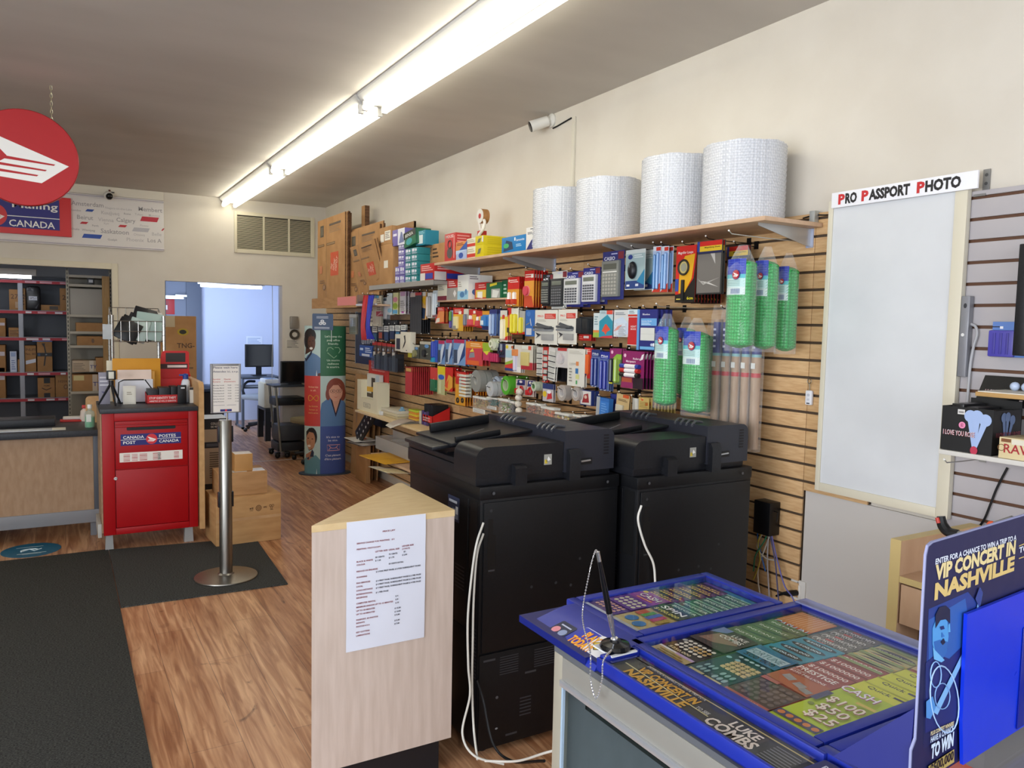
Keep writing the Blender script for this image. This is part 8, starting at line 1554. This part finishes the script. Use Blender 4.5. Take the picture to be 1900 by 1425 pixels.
# ================================================================ glass showcase with lottery trays
X0, X1, YF, YN = .905, 1.46, 1.345, -.55
t = thing('glass_showcase', 'glass fronted counter showcase under the blue ticket trays', 'showcase', T((X0, YF, 0)))
dx = X1-X0; dy = YF-YN; HG = .905; AL = M('b9b3a2', .35, .4); LAM = noisy('showcase_laminate', '8f9496', '9a9fa1', 6, (3, 3, 1), rough=.5)
def sb(name, a, b, m, bev=0., par=None): q = MB(); q.box(a, b, m, bev); return q.build(name, par or t)
sb('base', (0, -dy, 0), (dx, 0, .10), M('5c5e62', .5)); sb('end_panel', (.012, -.016, .10), (dx, 0, HG), LAM); sb('back_panel', (dx-.012, -dy, .10), (dx, -.017, HG), LAM); sb('near_end_panel', (.012, -dy, .10), (dx-.013, -dy+.016, HG), LAM)
sb('post', (0, -.028, 0), (.018, .004, HG), AL, .002); sb('glass_edge', (-.002, -.036, .10), (.004, -.030, HG-.06), M('9fb4c8', .15)); sb('top_rail', (-.002, -dy, HG-.055), (.02, -.029, HG), M('a3a19a', .35, .4), .003); sb('rail_bead', (-.008, -dy, HG-.062), (.006, -.029, HG-.048), M('c2c6cc', .25, .6), .002)
sb('glass_front', (.004, -dy, .10), (.008, -.037, HG-.062), GLASS)
q = onX(1095, 1308, X0+.08); zsf = q.z
sh = MB(); sh.box((.07, -dy+.02, zsf-.006), (dx-.02, q.y-YF, zsf), clear('shelf_glass', '5a6a66', .45, .05, 'aab8b4')); sh.box((.068, -dy+.02, zsf-.007), (.072, q.y-YF, zsf+.001), '1c2422'); sh.box((.068, q.y-YF-.003, zsf-.007), (dx-.02, q.y-YF+.001, zsf+.001), '2a3431'); sh.build('glass_shelf', t)
sb('shelf_pin', (.012, q.y-YF-.30, zsf-.03), (.07, q.y-YF-.29, zsf-.012), M('b9babb', .3, .8)); sb('top_board', (0, -dy, HG), (dx, .004, HG+.012), M('55585e', .5))
def onin(px, py): return onX(px, py, X0+.20)
p = onin(1268, 1400); mb = MB(); jh = max(.06, min(HG-.02, onin(1268, 1372).z)-zsf); mb.lathe([(.04, 0), (.045, jh*.1), (.045, jh*.5), (.04, jh*.75), (.025, jh*.85)], M('2f5f96', .4), k=20); mb.lathe([(.026, jh*.85), (.026, jh*.97), (.01, jh)], 'a33030', k=14); o = single('blue_jar', mb, 'blue jar with a red lid inside the showcase', 'jar', T((X0+.20, p.y, zsf+.0008)))
mb = MB(); mb.box((-.06, -.1, 0), (.1, .1, .009), '1f2c50', .006); mb.box((-.06, -.1, .009), (.1, -.02, .09), 'b5482c', .004); single('small_carton', mb, 'dark carton with an orange corner beside the blue jar', 'carton', T((X0+.24, p.y-.2, zsf+.0008)))
# ---- blue trays
BLU = M('172a94', .38); BLUD = M('141f6c', .3)
Zb, Zr = HG+.0125, .952
def rim(par, x0, x1, y0, y1, wd, z0, z1, name='rim'):
    m = MB()
    for a, b in (((x0, y0), (x0+wd, y1)), ((x1-wd, y0), (x1, y1)), ((x0+wd, y1-wd), (x1-wd, y1)), ((x0+wd, y0), (x1-wd, y0+wd))): m.box((*a, z0), (*b, z1), BLU, .005)
    return m.build(name, par)
ta = thing('ticket_tray', 'far blue ticket tray with PLAY TODAY on its sloped lip', 'ticket tray', T((0, 0, 0)), None)
m = MB(); m.box((.905, 1.236, Zb), (1.492, 1.498, Zb+.016), BLUD); m.build('base', ta)
rim(ta, 1.035, 1.492, 1.24, 1.498, .026, Zb+.016, Zr)
def lip(par, y0, y1, x0=.905, x1=1.034):
    m = MB(); m.push(Matrix(((1,0,0,0),(0,0,-1,0),(0,1,0,0),(0,0,0,1)))); m.prism([(x0, Zb), (x1, Zb), (x1, Zr), (x1-.03, Zr), (x0+.06, Zb+.026), (x0+.008, Zb+.012)], -y1, -y0, BLU); m.pop(); return m.build('sloped_lip', par)
lip(ta, 1.205, 1.46)
# stickers on the slope (slope runs from x=.965,z=.9435 up to 1.004,.952; front part below)
def slope_m(x, y):      # frame lying on the lip, u toward -y, v up the slope
    a = math.atan2(.014, .052); mm = fr(((0, -1, 0), (math.cos(a), 0, math.sin(a)), (-math.sin(a), 0, math.cos(a))), (x, y, Zb+.012+(x-.913)*.27+.0006)); return mm
m = MB(); m.push(slope_m(.915, 1.40)); m.prism(rounded(.055, .05, .006), 0, .0004, '1c2340'); m.ell(.015, .018, .011, .011, .0008, 'd98a94', 16); m.ell(.040, .018, .011, .011, .0008, '8a98b8', 16); m.rect(.01, .036, .046, .040, .0008, 'b9c0d6'); m.pop(); m.build('sticker', ta); m = MB()
m.push(slope_m(.912, 1.335)); m.prism(rounded(.082, .072, .006), 0, .0003, 'c9cfee'); m.prism(rounded(.080, .070, .006), .0003, .0004, '1f2fa8'); m.text('PLAY', .022, .040, .022, .0008, 'd2532c', w=.046, bold=.05); m.text('PLAY', .021, .041, .022, .0010, 'f0b51c', w=.046, bold=.02); m.text('TODAY!', .006, .010, .024, .0008, 'd2532c', w=.070, bold=.05); m.text('TODAY!', .005, .011, .024, .0010, 'f0b51c', w=.070, bold=.02); m.pop(); m.build('sticker', ta); m = MB()
m.push(slope_m(.925, 1.282)); m.prism(rounded(.058, .060, .010), 0, .0004, 'e6e4e4'); m.poly([(.006, .030), (.029, .012), (.052, .030), (.029, .048)], .0008, '3a3218'); m.poly([(.009, .030), (.029, .015), (.049, .030), (.029, .045)], .001, 'd6b52a'); m.rect(.02, .026, .04, .029, .0012, '7a6a24'); m.rect(.02, .031, .038, .034, .0012, '7a6a24'); m.pop()
m.build('sticker', ta)
def cover(par, x0, x1, y0, y1, z): m = MB(); m.box((x0, y0, z-.002), (x1, y1, z), pane('tray_cover', 'ffffff', 1.32)); return m.build('clear_cover', par)
cover(ta, 1.05, 1.478, 1.255, 1.485, Zr-.003)
m = MB(); m.box((1.062, 1.267, Zb+.0162), (1.465, 1.4715, Zb+.0166), '2f7fa0'); m.rect(1.30, 1.4, 1.464, 1.471, Zb+.017, '6a4aa0'); m.build('liner', ta)
tb = thing('ticket_tray', 'wide blue ticket tray in the middle with four rows of tickets', 'ticket tray', T((0, 0, 0)))
m = MB(); m.box((.912, .765, Zb), (1.545, 1.2345, Zb+.016), BLUD); m.build('base', tb)
rim(tb, 1.012, 1.545, .768, 1.2345, .024, Zb+.016, Zr)
m = MB(); m.box((1.515, .77, Zr), (1.552, 1.225, Zr+.004), clear('tray_lip', 'aab0d8', .35, .1, 'c4c8e8')); m.build('clear_lip', tb)
m = MB(); m.box((.908, .70, Zb+.004), (.916, 1.203, Zb+.030), BLU, .003); m.box((1.004, .745, Zb+.016), (1.012, 1.205, Zr), BLU, .002); m.box((.916, 1.186, Zb+.016), (1.004, 1.2035, Zb+.034), BLU, .003); m.build('front_strip', tb)
cover(tb, 1.036, 1.521, .792, 1.2105, Zr-.003)
m = MB(); m.box((1.037, .793, Zb+.0162), (1.52, 1.2095, Zb+.0166), '1d4a58'); m.build('liner', tb)
# advert strip in the front pocket
m = MB(); L = .44; wd = .084; n = .0004
m.box((0, 0, -.001), (L, wd, 0), '3a3d40'); m.rect(0, wd*.86, L, wd*.9, n, 'c9b87a'); m.rect(0, .0, L*.10, wd, n, '55584c')
m.text('ENTER FOR A CHANCE TO WIN A TRIP TO A', L*.10, wd*.80, wd*.075, n*2, 'd9dbd6', w=L*.36); m.text('VIP CONCERT IN', L*.10, wd*.48, wd*.24, n*2, 'd9a63a', w=L*.36, bold=.04); m.text('NASHVILLE', L*.085, wd*.14, wd*.28, n*2, 'dfae45', w=L*.37, bold=.04); m.text('TO SEE', L*.48, wd*.42, wd*.10, n*2, 'd9dbd6', w=L*.07)
m.poly([(L*.02, wd*.52), (L*.56, wd*.40), (L*.56, wd*.37), (L*.02, wd*.48)], n*1.5, 'd8d2a0')
m.text('LUKE', L*.64, wd*.52, wd*.24, n*2, 'e6dcd2', w=L*.14, bold=.03); m.text('COMBS', L*.57, wd*.17, wd*.30, n*2, 'e6dcd2', w=L*.24, bold=.03)
for k in range(7): m.rect(L*.84, wd*(.18+.09*k), L*(.95+.005*(k % 3)), wd*(.21+.09*k), n*2, '7f8287')
single('advert_strip', m, 'dark advert strip lettered VIP CONCERT IN NASHVILLE in the front pocket', 'advert', FT((.918, 1.184, Zb+.0185)))
m = MB(); m.box((.918, .752, Zb+.026), (1.003, 1.184, Zb+.0275), pane('strip_cover', 'ffffff', 1.32)); m.build('pocket_cover', tb)
# end cap sticker and third tray
tc = thing('ticket_tray', 'nearest blue ticket tray partly hidden by the cardboard standee', 'ticket tray', T((0, 0, 0)))
m = MB(); m.box((.912, .30, Zb), (1.545, .7645, Zb+.016), BLUD); m.build('base', tc)
rim(tc, 1.012, 1.545, .302, .764, .024, Zb+.016, Zr); 
m = MB(); m.box((.918, .662, Zb+.0165), (1.003, .742, Zb+.030), BLU, .004); m.push(FT((.922, .738, Zb+.0305))); m.prism(rounded(.074, .076, .004), 0, .0004, '20245c'); m.text('Play Smart', .012, .052, .011, .0008, 'd9dcec', w=.054); m.rect(.012, .045, .06, .047, .0008, 'b9c0e0'); m.ell(.018, .022, .012, .012, .0008, 'e0d8dc', 18); m.ell(.018, .022, .010, .010, .001, 'c0424a', 18); m.ell(.050, .018, .012, .012, .0008, 'e0e0e4', 18); m.ell(.050, .018, .010, .010, .001, '3a3d4a', 18); m.pop(); m.build('corner_cap', tc)
m = MB(); m.box((.908, .25, Zb), (1.006, .655, Zb+.034), M('1a3488', .25), .012); m.rect(.93, .3, .938, .64, Zb+.0345, 'c9d2e6'); m.build('front_lip', tc)
m = MB(); m.box((1.037, .327, Zb+.0162), (1.52, .739, Zb+.0166), '8a8b90'); m.build('liner', tc); cover(tc, 1.036, 1.521, .326, .740, Zr-.003)
# ---- tickets
def ticket(label, x, y, z, w, l, base, items, grp): 
    m = MB(); m.box((0, 0, -.0007), (w, l, 0), base); deco(m, items, w, l, 0)
    return single('lottery_ticket', m, label, 'lottery ticket', FT((x, y, z)), grp)
ordw = ('second', 'third', 'fourth', 'fifth', 'sixth', 'seventh')
def row(nm, y, w, x0, l, base, front, strip, stripc, nfan, step, top=None):
    zt = Zb+.0195+.0011*nfan
    g = nm+' tickets'
    ticket('front '+nm+' lottery ticket, fully visible in its row', x0, y, zt, w, l, base, front, g)
    for k in range(1, nfan+1):
        ticket(ordw[k-1]+' '+nm+' lottery ticket fanned out behind the front one', x0+step*k, y-.0008*k, zt-.0011*k, w, l, stripc, strip, g)
EL = lambda c: (('e',.18,.86,.05,.022,c),('e',.34,.87,.04,.02,c),('e',.5,.86,.05,.022,c))
# far tray: two rows
row('purple', 1.470, .092, 1.068, .190, '4a2a7c', (('r',0,0,1,.06,'c9d2e0'),('kf',.08,.12,.9,.34,6,3,'d0a08a'),('r',.0,.36,1,.72,'5a2f8a'),('kf',.1,.40,.95,.66,5,3,'cfd0b0'),('p',[(.0,.7),(1,.7),(1,1),(0,1)],'8a3a8f'),('t','CASH',.18,.80,.105,'15131a',.72),('t','CASH',.16,.81,.105,'ece8e0',.72),('e',.12,.95,.08,.035,'d8c82a'),('l',.25,.72,.85,.78,1,'d88a3a')), (('t','CASH',.12,.905,.035,'e2c23a',.7),('kf',.1,.84,.95,.89,8,1,'d9b84a'),('r',.0,.97,1,1,'2a1f3c')), '5a3060', 6, .031)
row('dark teal', 1.373, .098, 1.068, .165, 'b9a86a', (('r',0,0,1,.07,'b5b9bd'),('e',.3,.26,.16,.10,'2f6fa8'),('e',.68,.20,.16,.10,'2f6fa8'),('r',.05,.42,.25,.62,'b0503a'),('r',.27,.42,.42,.66,'4a9a50'),('r',.44,.40,.6,.68,'3a62b0'),('r',.62,.40,.78,.66,'b03a68'),('r',.8,.4,.95,.62,'a38a3a'),('r',0,.72,1,1,'1f3a34'),('t','$100,000',.1,.75,.07,'d9cf6a',.8),('t','SPIN',.12,.86,.11,'eef2ee',.76)), (('r',0,.80,1,1,'1c5a50'),('t','BIGGER',.10,.88,.06,'cfe6d4',.8),('r',0,.97,1,1,'8ac0a0')), '2a7a6a', 6, .034)
# middle tray: four rows
row('black and gold', 1.203, .100, 1.042, .215, '221d1c', (('r',0,0,1,.13,'b5a06a'),('r',0,.13,.5,.16,'d9d9d9'),('r',.5,.12,1,.16,'b59ac0'),('l',.15,.03,.9,.11,2,'7a6a3a'),('t','$250,000',.16,.18,.04,'d9c9a0',.62),('kf',.15,.24,.95,.48,6,4,'dcd6c8'),('kf',.45,.3,.95,.42,4,2,'c9a25a'),('e',.12,.42,.06,.025,'9a9a9a'),('r',0,.52,1,1,'3a2f30'),('p',[(.1,.6),(.5,.62),(.9,.75),(.6,.9),(.2,.85)],'8a6a5a'),('p',[(.0,.8),(.3,.9),(.3,1),(0,1)],'6f7fae'),('t','LUKE',.45,.88,.055,'e6e4dc',.42),('t','COMBS',.30,.78,.07,'e6e4dc',.6)), (('r',0,.8,1,1,'5f7a52'),('p',[(0,.8),(1,.86),(1,.9),(0,.84)],'3a5a48'),('t','INSTANT',.12,.91,.035,'dfe6d6',.76)), '6a8a5a', 4, .038)
ticket('orange streaked lottery ticket at the back of the black and gold row', 1.385, 1.200, Zb+.0186, .096, .125, 'c9583a', (('r',0,.3,1,1,'cf8a4a'),('t','CASH IN',.06,.10,.17,'23408a',.9),('t','CASH IN',.05,.12,.17,'c9e0ee',.9))+tuple(('r',.1*k,.35,.1*k+.012,1,'e6c8b0') for k in range(1, 10)), 'orange tickets')
row('bright teal', 1.099, .100, 1.042, .215, '16444c', (('kf',.10,.08,.42,.28,3,2,'8ab0b0'),('kf',.55,.06,.92,.26,3,2,'8ab0b0'),('r',.08,.02,.45,.06,'c2b88a'),('r',.5,.01,.92,.05,'c2b88a'),('e',.12,.52,.06,.025,'8ab8c0'),('e',.33,.53,.06,.025,'8ab8c0'),('k',.3,.30,.95,.54,5,4,'c9b482'),('r',0,.66,1,1,'1f6f94'),('kf',.2,.58,.9,.63,5,1,'a9c8c8'),('t','500 000',.14,.69,.07,'15222a',.74),('r',.08,.76,.96,.9,'a8c4cc'),('t','FORTUNE',.10,.78,.09,'6a8a94',.8)), (('r',0,.8,1,1,'2a8fa8'),('e',.5,.92,.42,.05,'12303c'),('t','$500,000',.18,.905,.035,'cfe8ee',.62)), '2a9ab0', 4, .034)
for k in range(5): ticket(('first', 'second', 'third', 'fourth', 'last')[k]+' grey lottery ticket at the back of the bright teal row', 1.335+.030*k-.001, 1.097-.0006*k, Zb+.0188-.0005*k, .098, .07, '6a665e', (('t','CROSSWORD',.08,.52,.26,'e6e4de',.84),('r',.3,.8,.5,.9,'c04a44'),('r',0,.96,1,1,'4a463f')), 'grey tickets')
row('brick red', .996, .100, 1.042, .215, 'a8544c', (('r',.0,.06,1,.50,'4a3f3c'),('kf',.05,.09,.97,.47,6,5,'6f6460'),('r',0,0,1,.06,'b5645c'),('r',.0,.47,.4,.53,'b5645c'),('t','$100',.55,.005,.03,'e0b0a8',.26),('p',[(0,.54),(1,.5),(1,.82),(0,.76)],'b0603c'),('p',[(.15,.66),(.4,.62),(.45,.70),(.2,.74)],'9a9a98'),('p',[(.5,.60),(.72,.57),(.76,.65),(.54,.68)],'9a9a98'),('p',[(.72,.55),(.95,.53),(.98,.60),(.75,.62)],'8d8d8b'),('t','10 PRIZES',.06,.85,.025,'d9d0c8',.3),('t','$250 MILLIONS',.08,.80,.035,'efe6e0',.8),('t','PRESTIGE',.08,.89,.075,'f4f0ea',.86)), (('r',0,.7,1,1,'a0483c'),('t','$1000000',.06,.90,.06,'efe0d8',.86),('r',0,.985,1,1,'7a302a')), 'a85044', 4, .033)
for k in range(5): ticket(('first', 'second', 'third', 'fourth', 'last')[k]+' olive lottery ticket at the back of the brick red row', 1.300+.034*k, .994-.0006*k, Zb+.0200-.0008*k, .098, .075, 'b5b07a', (('e',.5,.55,.48,.2,'3a3444'),('t','BIG MONEY',.12,.48,.14,'c9c2b0',.78),('r',0,.85,1,1,'8a9a5a'),('r',0,.0,1,.2,'c9b05a')), 'olive tickets')
row('lime', .893, .094, 1.042, .225, 'b9d22a', (('r',0,0,1,.03,'e2e8d0'),('r',0,.07,.95,.17,'3f3d66'),('kf',.02,.08,.95,.16,5,1,'d8803a'),('e',.15,.44,.06,.025,'7a8a24'),('e',.5,.46,.06,.025,'7a8a24'),('e',.32,.45,.05,.02,'7a8a24'),('t','$25',.34,.235,.115,'a05a4c',.62),('t','$25',.32,.245,.115,'f2e6d2',.62),('t','$50',.30,.40,.115,'a05a4c',.62),('t','$50',.28,.41,.115,'f2e6d2',.62),('t','$100',.22,.565,.115,'a05a4c',.74),('t','$100',.20,.575,.115,'f2e6d2',.74),('r',0,.50,.15,.72,'3f3d66'),('r',.6,.72,1,.76,'d8c04a'),('t','CASH',.06,.83,.105,'b0507a',.76),('t','CASH',.04,.84,.105,'f4f0f4',.76)), (('r',0,.75,1,1,'d8dc2e'),('t','Quick',.2,.91,.05,'4a4a20',.5),('r',.75,.92,.97,.95,'3a3a50'),('r',0,.985,1,1,'b5b824')), 'd6da30', 4, .042)
m = MB(); ticket('red and tan lottery ticket behind the lime tickets', 1.345, .888, Zb+.0186, .09, .16, 'a84a44', (('t','MO$',.25,.45,.2,'e2e0dc',.7),('e',.55,.30,.35,.12,'b0b0ae'),('r',0,.65,1,1,'c2a878'),('t','$5,000',.1,.72,.07,'b05a3c',.8)), 'red and tan tickets')
ticket('red topped lottery ticket in the nearest tray', 1.07, .70, Zb+.0190, .22, .13, 'd9d6d8', (('r',0,.55,1,1,'d8604c'),('r',.12,.6,.22,.9,'b53a30'),('e',.35,.75,.04,.06,'b5463a'),('k',.55,.68,.72,.9,4,1,'8a7a6a'),('r',.0,0,1,.1,'c9c9cf'),('k',.2,.1,.9,.48,5,3,'6a5a9a')), 'red topped tickets')
# ---- pen on its stand with bead chain
q = onZ(1141, 1212, Zr-.012); px_, py_ = .975, 1.212; zb_ = Zb+.034
t = thing('pen_stand', 'black pen standing in a round base with a bead chain on the tray corner', 'pen stand', T((q.x, q.y, zb_)))
m = MB(); m.prism([(-.032, -.032), (.032, -.032), (.032, .032), (-.032, .032)], -.003, .0, 'd6d8dc'); m.build('adhesive_pad', t)
m = MB(); m.lathe([(.031, .0), (.032, .004), (.029, .010), (.012, .014), (.010, .018)], M('0d0e11', .15), k=28); m.build('base', t)
tipz = onY(1109, 1024, q.y).z-zb_; topx = onY(1109, 1024, q.y).x-q.x
B0 = Vector((0, 0, .009)); B1 = Vector((topx, 0, tipz)); d_ = (B1-B0)
m = MB(); m.tube([B0, B0+d_*.06], .0075, M('d0d2d8', .15, .9), 12); m.tube([B0+d_*.02, B0+d_*.10, B0+d_*.30, B0+d_*.34], [.002, .004, .0062, .0066], M('d0d2d8', .12, .9), 12); m.build('pen_tip', t)
m = MB(); m.tube([B0+d_*.34, B0+d_*.60, B0+d_*.90], [.0066, .0060, .0042], M('0e0f13', .12), 12); m.build('pen_barrel', t)
m = MB(); m.tube([B0+d_*.90, B1], .0042, M('c9cbd0', .15, .9), 10); m.build('pen_cap', t)
m = MB(); 
def PV(px, py, Y=None): v = onX(px, py, q.x+(-.08 if Y else 0)); return v-Vector((q.x, q.y, zb_))
path = spline([B1, PV(1104, 1024), PV(1101, 1060)+Vector((-.01, 0, 0)), PV(1095, 1140)+Vector((-.02,0,0)), PV(1095, 1210, 1), PV(1096, 1262, 1), PV(1106, 1296, 1), PV(1117, 1262, 1), PV(1120, 1225, 1), PV(1141, 1200)], 16)
acc = 0; last = path[0]; CH = M('d9dade', .2, .85)
for p_ in path[1:]:
    seg = (p_-last).length; 
    acc += seg; last = p_
    if acc > .0052: m.ball(p_, .0023, CH, 3); acc = 0
m.tube(path, .0007, CH, 4); m.build('bead_chain', t)
# ================================================================ cardboard standee with ballot box
SX = onY(1718, 1012, .60); ang = .087
SM = FB((SX.x, .60, .0), ang); inv = SM.inverted(); nrm = (SM.to_3x3() @ Vector((0, 0, 1))); o_ = SM.translation
def sp(px, py, n=0.):
    d = ray(px, py); k = ((o_+nrm*n-CAM).dot(nrm))/d.dot(nrm); v = inv @ (CAM+d*k); return (v.x, v.y)
t = thing('cardboard_standee', 'dark blue VIP CONCERT IN NASHVILLE cardboard standee with a singer at the counter end', 'standee', SM)
NB = '12164a'; bl = sp(1693, 1425); zbot = HG+.0126
tl = sp(1718, 1030); tc0, tc1 = sp(1722, 1012), sp(1730, 1005); tr = sp(1990, 928)
lo = sp(1699, 1370); lo2 = sp(1694, 1390)
pts = [(bl[0]-.004, .975), (lo2[0]-.004, lo2[1]), lo, (tl[0], tl[1]), tc0, tc1, tr, (tr[0], .975)]
m = MB(); m.prism(pts, -.003, 0, M('8f93b8', .6)); m.poly([(x+(.002 if x < .1 else -.002), y-.002*(y > 1)) for x, y in pts], EPS, NB)
def sq(px0, py0, s, px1, hpx, c, n=.0012, bold=.03): 
    a = sp(px0, py0); b = sp(*px1); h = sp(px0, py0-hpx)[1]-a[1]; m.push(T((a[0], a[1], 0)) @ Matrix(((1,0,0,0),((b[1]-a[1])/(b[0]-a[0]),1,0,0),(0,0,1,0),(0,0,0,1)))); m.text(s, 0, 0, h, n, c, w=b[0]-a[0], bold=bold); m.pop()
m.poly([sp(1722, 1130), sp(1795, 1098), sp(1830, 1140), sp(1790, 1190), sp(1785, 1330), sp(1712, 1380)], EPS*1.3, '1d3a8c'); m.poly([sp(1722, 1150), sp(1790, 1110), sp(1800, 1180), sp(1770, 1230), sp(1722, 1270)], EPS*1.5, '2a5cae'); m.poly([sp(1714, 1245), sp(1785, 1230), sp(1782, 1340), sp(1712, 1390)], EPS*1.45, '121b52')
sq(1734, 1047, 'ENTER FOR A CHANCE TO WIN A TRIP TO A', (1884, 1001), 10, 'dfe6f4'); sq(1733, 1076, 'VIP CONCERT IN', (1882, 1026), 26, 'e6d39a', bold=.05); sq(1732, 1112, 'NASHVILLE', (1880, 1057), 28, 'dcc07a', bold=.05)
sq(1889, 1026, 'TO SEE', (1925, 1013), 10, 'dfe6f4'); m.poly([sp(1889, 1012), sp(1915, 1001), sp(1915, 1003), sp(1889, 1014)], .0012, 'c9b06a'); m.poly([sp(1889, 1035), sp(1915, 1026), sp(1915, 1028), sp(1889, 1037)], .0012, 'c9b06a')
def pg(pts, n, c): m.poly([sp(*p) for p in pts], n, c)
# singer: print in blue tones
pg([(1716,1230),(1735,1212),(1760,1222),(1782,1200),(1783,1330),(1715,1360)], .0012, '15206a'); pg([(1728,1165),(1734,1150),(1746,1142),(1756,1152),(1758,1180),(1754,1208),(1746,1222),(1734,1214),(1728,1195)], .0016, '4f9ade')
pg([(1730,1190),(1742,1186),(1756,1190),(1754,1210),(1746,1222),(1734,1212)], .0019, '2c66b4'); pg([(1741,1162),(1748,1160),(1750,1166),(1743,1168)], .0022, '14246a'); pg([(1745,1172),(1750,1180),(1744,1182)], .0022, '2f6fc0'); pg([(1742,1190),(1748,1183),(1751,1191),(1746,1196)], .0024, '0c1440'); pg([(1757,1158),(1760,1156),(1761,1172),(1757,1172)], .0019, '5fa8e6')
pg([(1733,1165),(1733,1140),(1740,1126),(1752,1123),(1760,1130),(1760,1156),(1752,1148),(1742,1150)], .0022, '10163f'); pg([(1728,1200),(1732,1205),(1750,1224),(1744,1228),(1730,1222)], .0021, '6fb4ea')
pg([(1728,1320),(1760,1255),(1785,1205),(1800,1170),(1812,1112),(1816,1090),(1820,1100),(1816,1120),(1806,1168),(1790,1212),(1766,1262),(1736,1325)], .0026, '7fb4e8'); pg([(1806,1110),(1814,1088),(1820,1098),(1814,1128)], .0028, '2a3f8c')
for k in range(5): pg([(1783+k,1150+8*k),(1790+k,1146+8*k),(1795,1150+8*k),(1786,1157+8*k)], .0030, '6fb6ee')
m.tube([Vector((*sp(1748+26*math.cos(a*pi/12)+6*math.sin(a*pi/12), 1296+62*math.sin(a*pi/12)), .0032)) for a in range(24)], .0011, 'a9c8f0', 4, True); m.tube([Vector((*sp(1744+14*math.cos(a*pi/10), 1290+24*math.sin(a*pi/10)), .0034)) for a in range(20)], .0008, '7fa8dc', 4, True)
m.tube([Vector((*sp(1720+10*math.cos(a*pi/8)+12, 1240+24*math.sin(a*pi/8)+10), .0032)) for a in range(16)], .0009, '8ab4e8', 4, True); pg([(1714,1300),(1726,1290),(1732,1310),(1722,1332),(1714,1330)], .0034, '4f8fd6')
sq(1722, 1363, 'PLUS CONTEST WINNERS', (1765, 1343), 7, 'dfd0a0', .0036); sq(1722, 1376, 'HAVE A CHANCE', (1764, 1354), 10, 'cfe0f6', .0036); sq(1722, 1406, 'TO WIN', (1764, 1380), 24, 'd3e4f8', .0036, .05); pg([(1718,1420),(1766,1388),(1766,1412),(1722,1440)], .0034, 'b5a05a'); sq(1720, 1434, '$500,000', (1764, 1406), 16, '161020', .0040)
m.build('printed_panel', t)
m = MB(); bq = sp(1702, 1425); m.add([(tl[0]+.002, 1.09, -.004), (tl[0]-.012, .975, -.11), (tl[0]+.001, .975, -.11), (tl[0]+.01, 1.09, -.004), (tl[0]-.002, .975, -.005), (tl[0]+.01, .975, -.005)], [(0, 1, 4), (3, 5, 2), (0, 3, 2, 1), (1, 2, 5, 4), (0, 4, 5, 3)], '121a6c'); m.build('easel_back', t)
t['label'] = 'dark blue VIP CONCERT IN NASHVILLE cardboard standee showing a singer'
m = MB(); a_ = sp(1795, 1140, .009); b_ = sp(1905, 1096, .009); c_ = sp(1786, 1440, .009)
m.prism([(a_[0], a_[1]), (2*b_[0]-a_[0], 2*b_[1]-a_[1]), (2*b_[0]-a_[0], .975), (c_[0]+.0, .975), (sp(1786, 1334, .009)[0], sp(1786, 1334, .009)[1])], .004, .009, M('0f35d8', .3)); m.box((b_[0]-.005, .98, .0095), (b_[0]+.06, a_[1]-.06, .0115), M('0b1c8a', .3), .001)
single('ballot_box', m, 'bright blue entry box in front of the cardboard standee at the right edge', 'ballot box', SM)
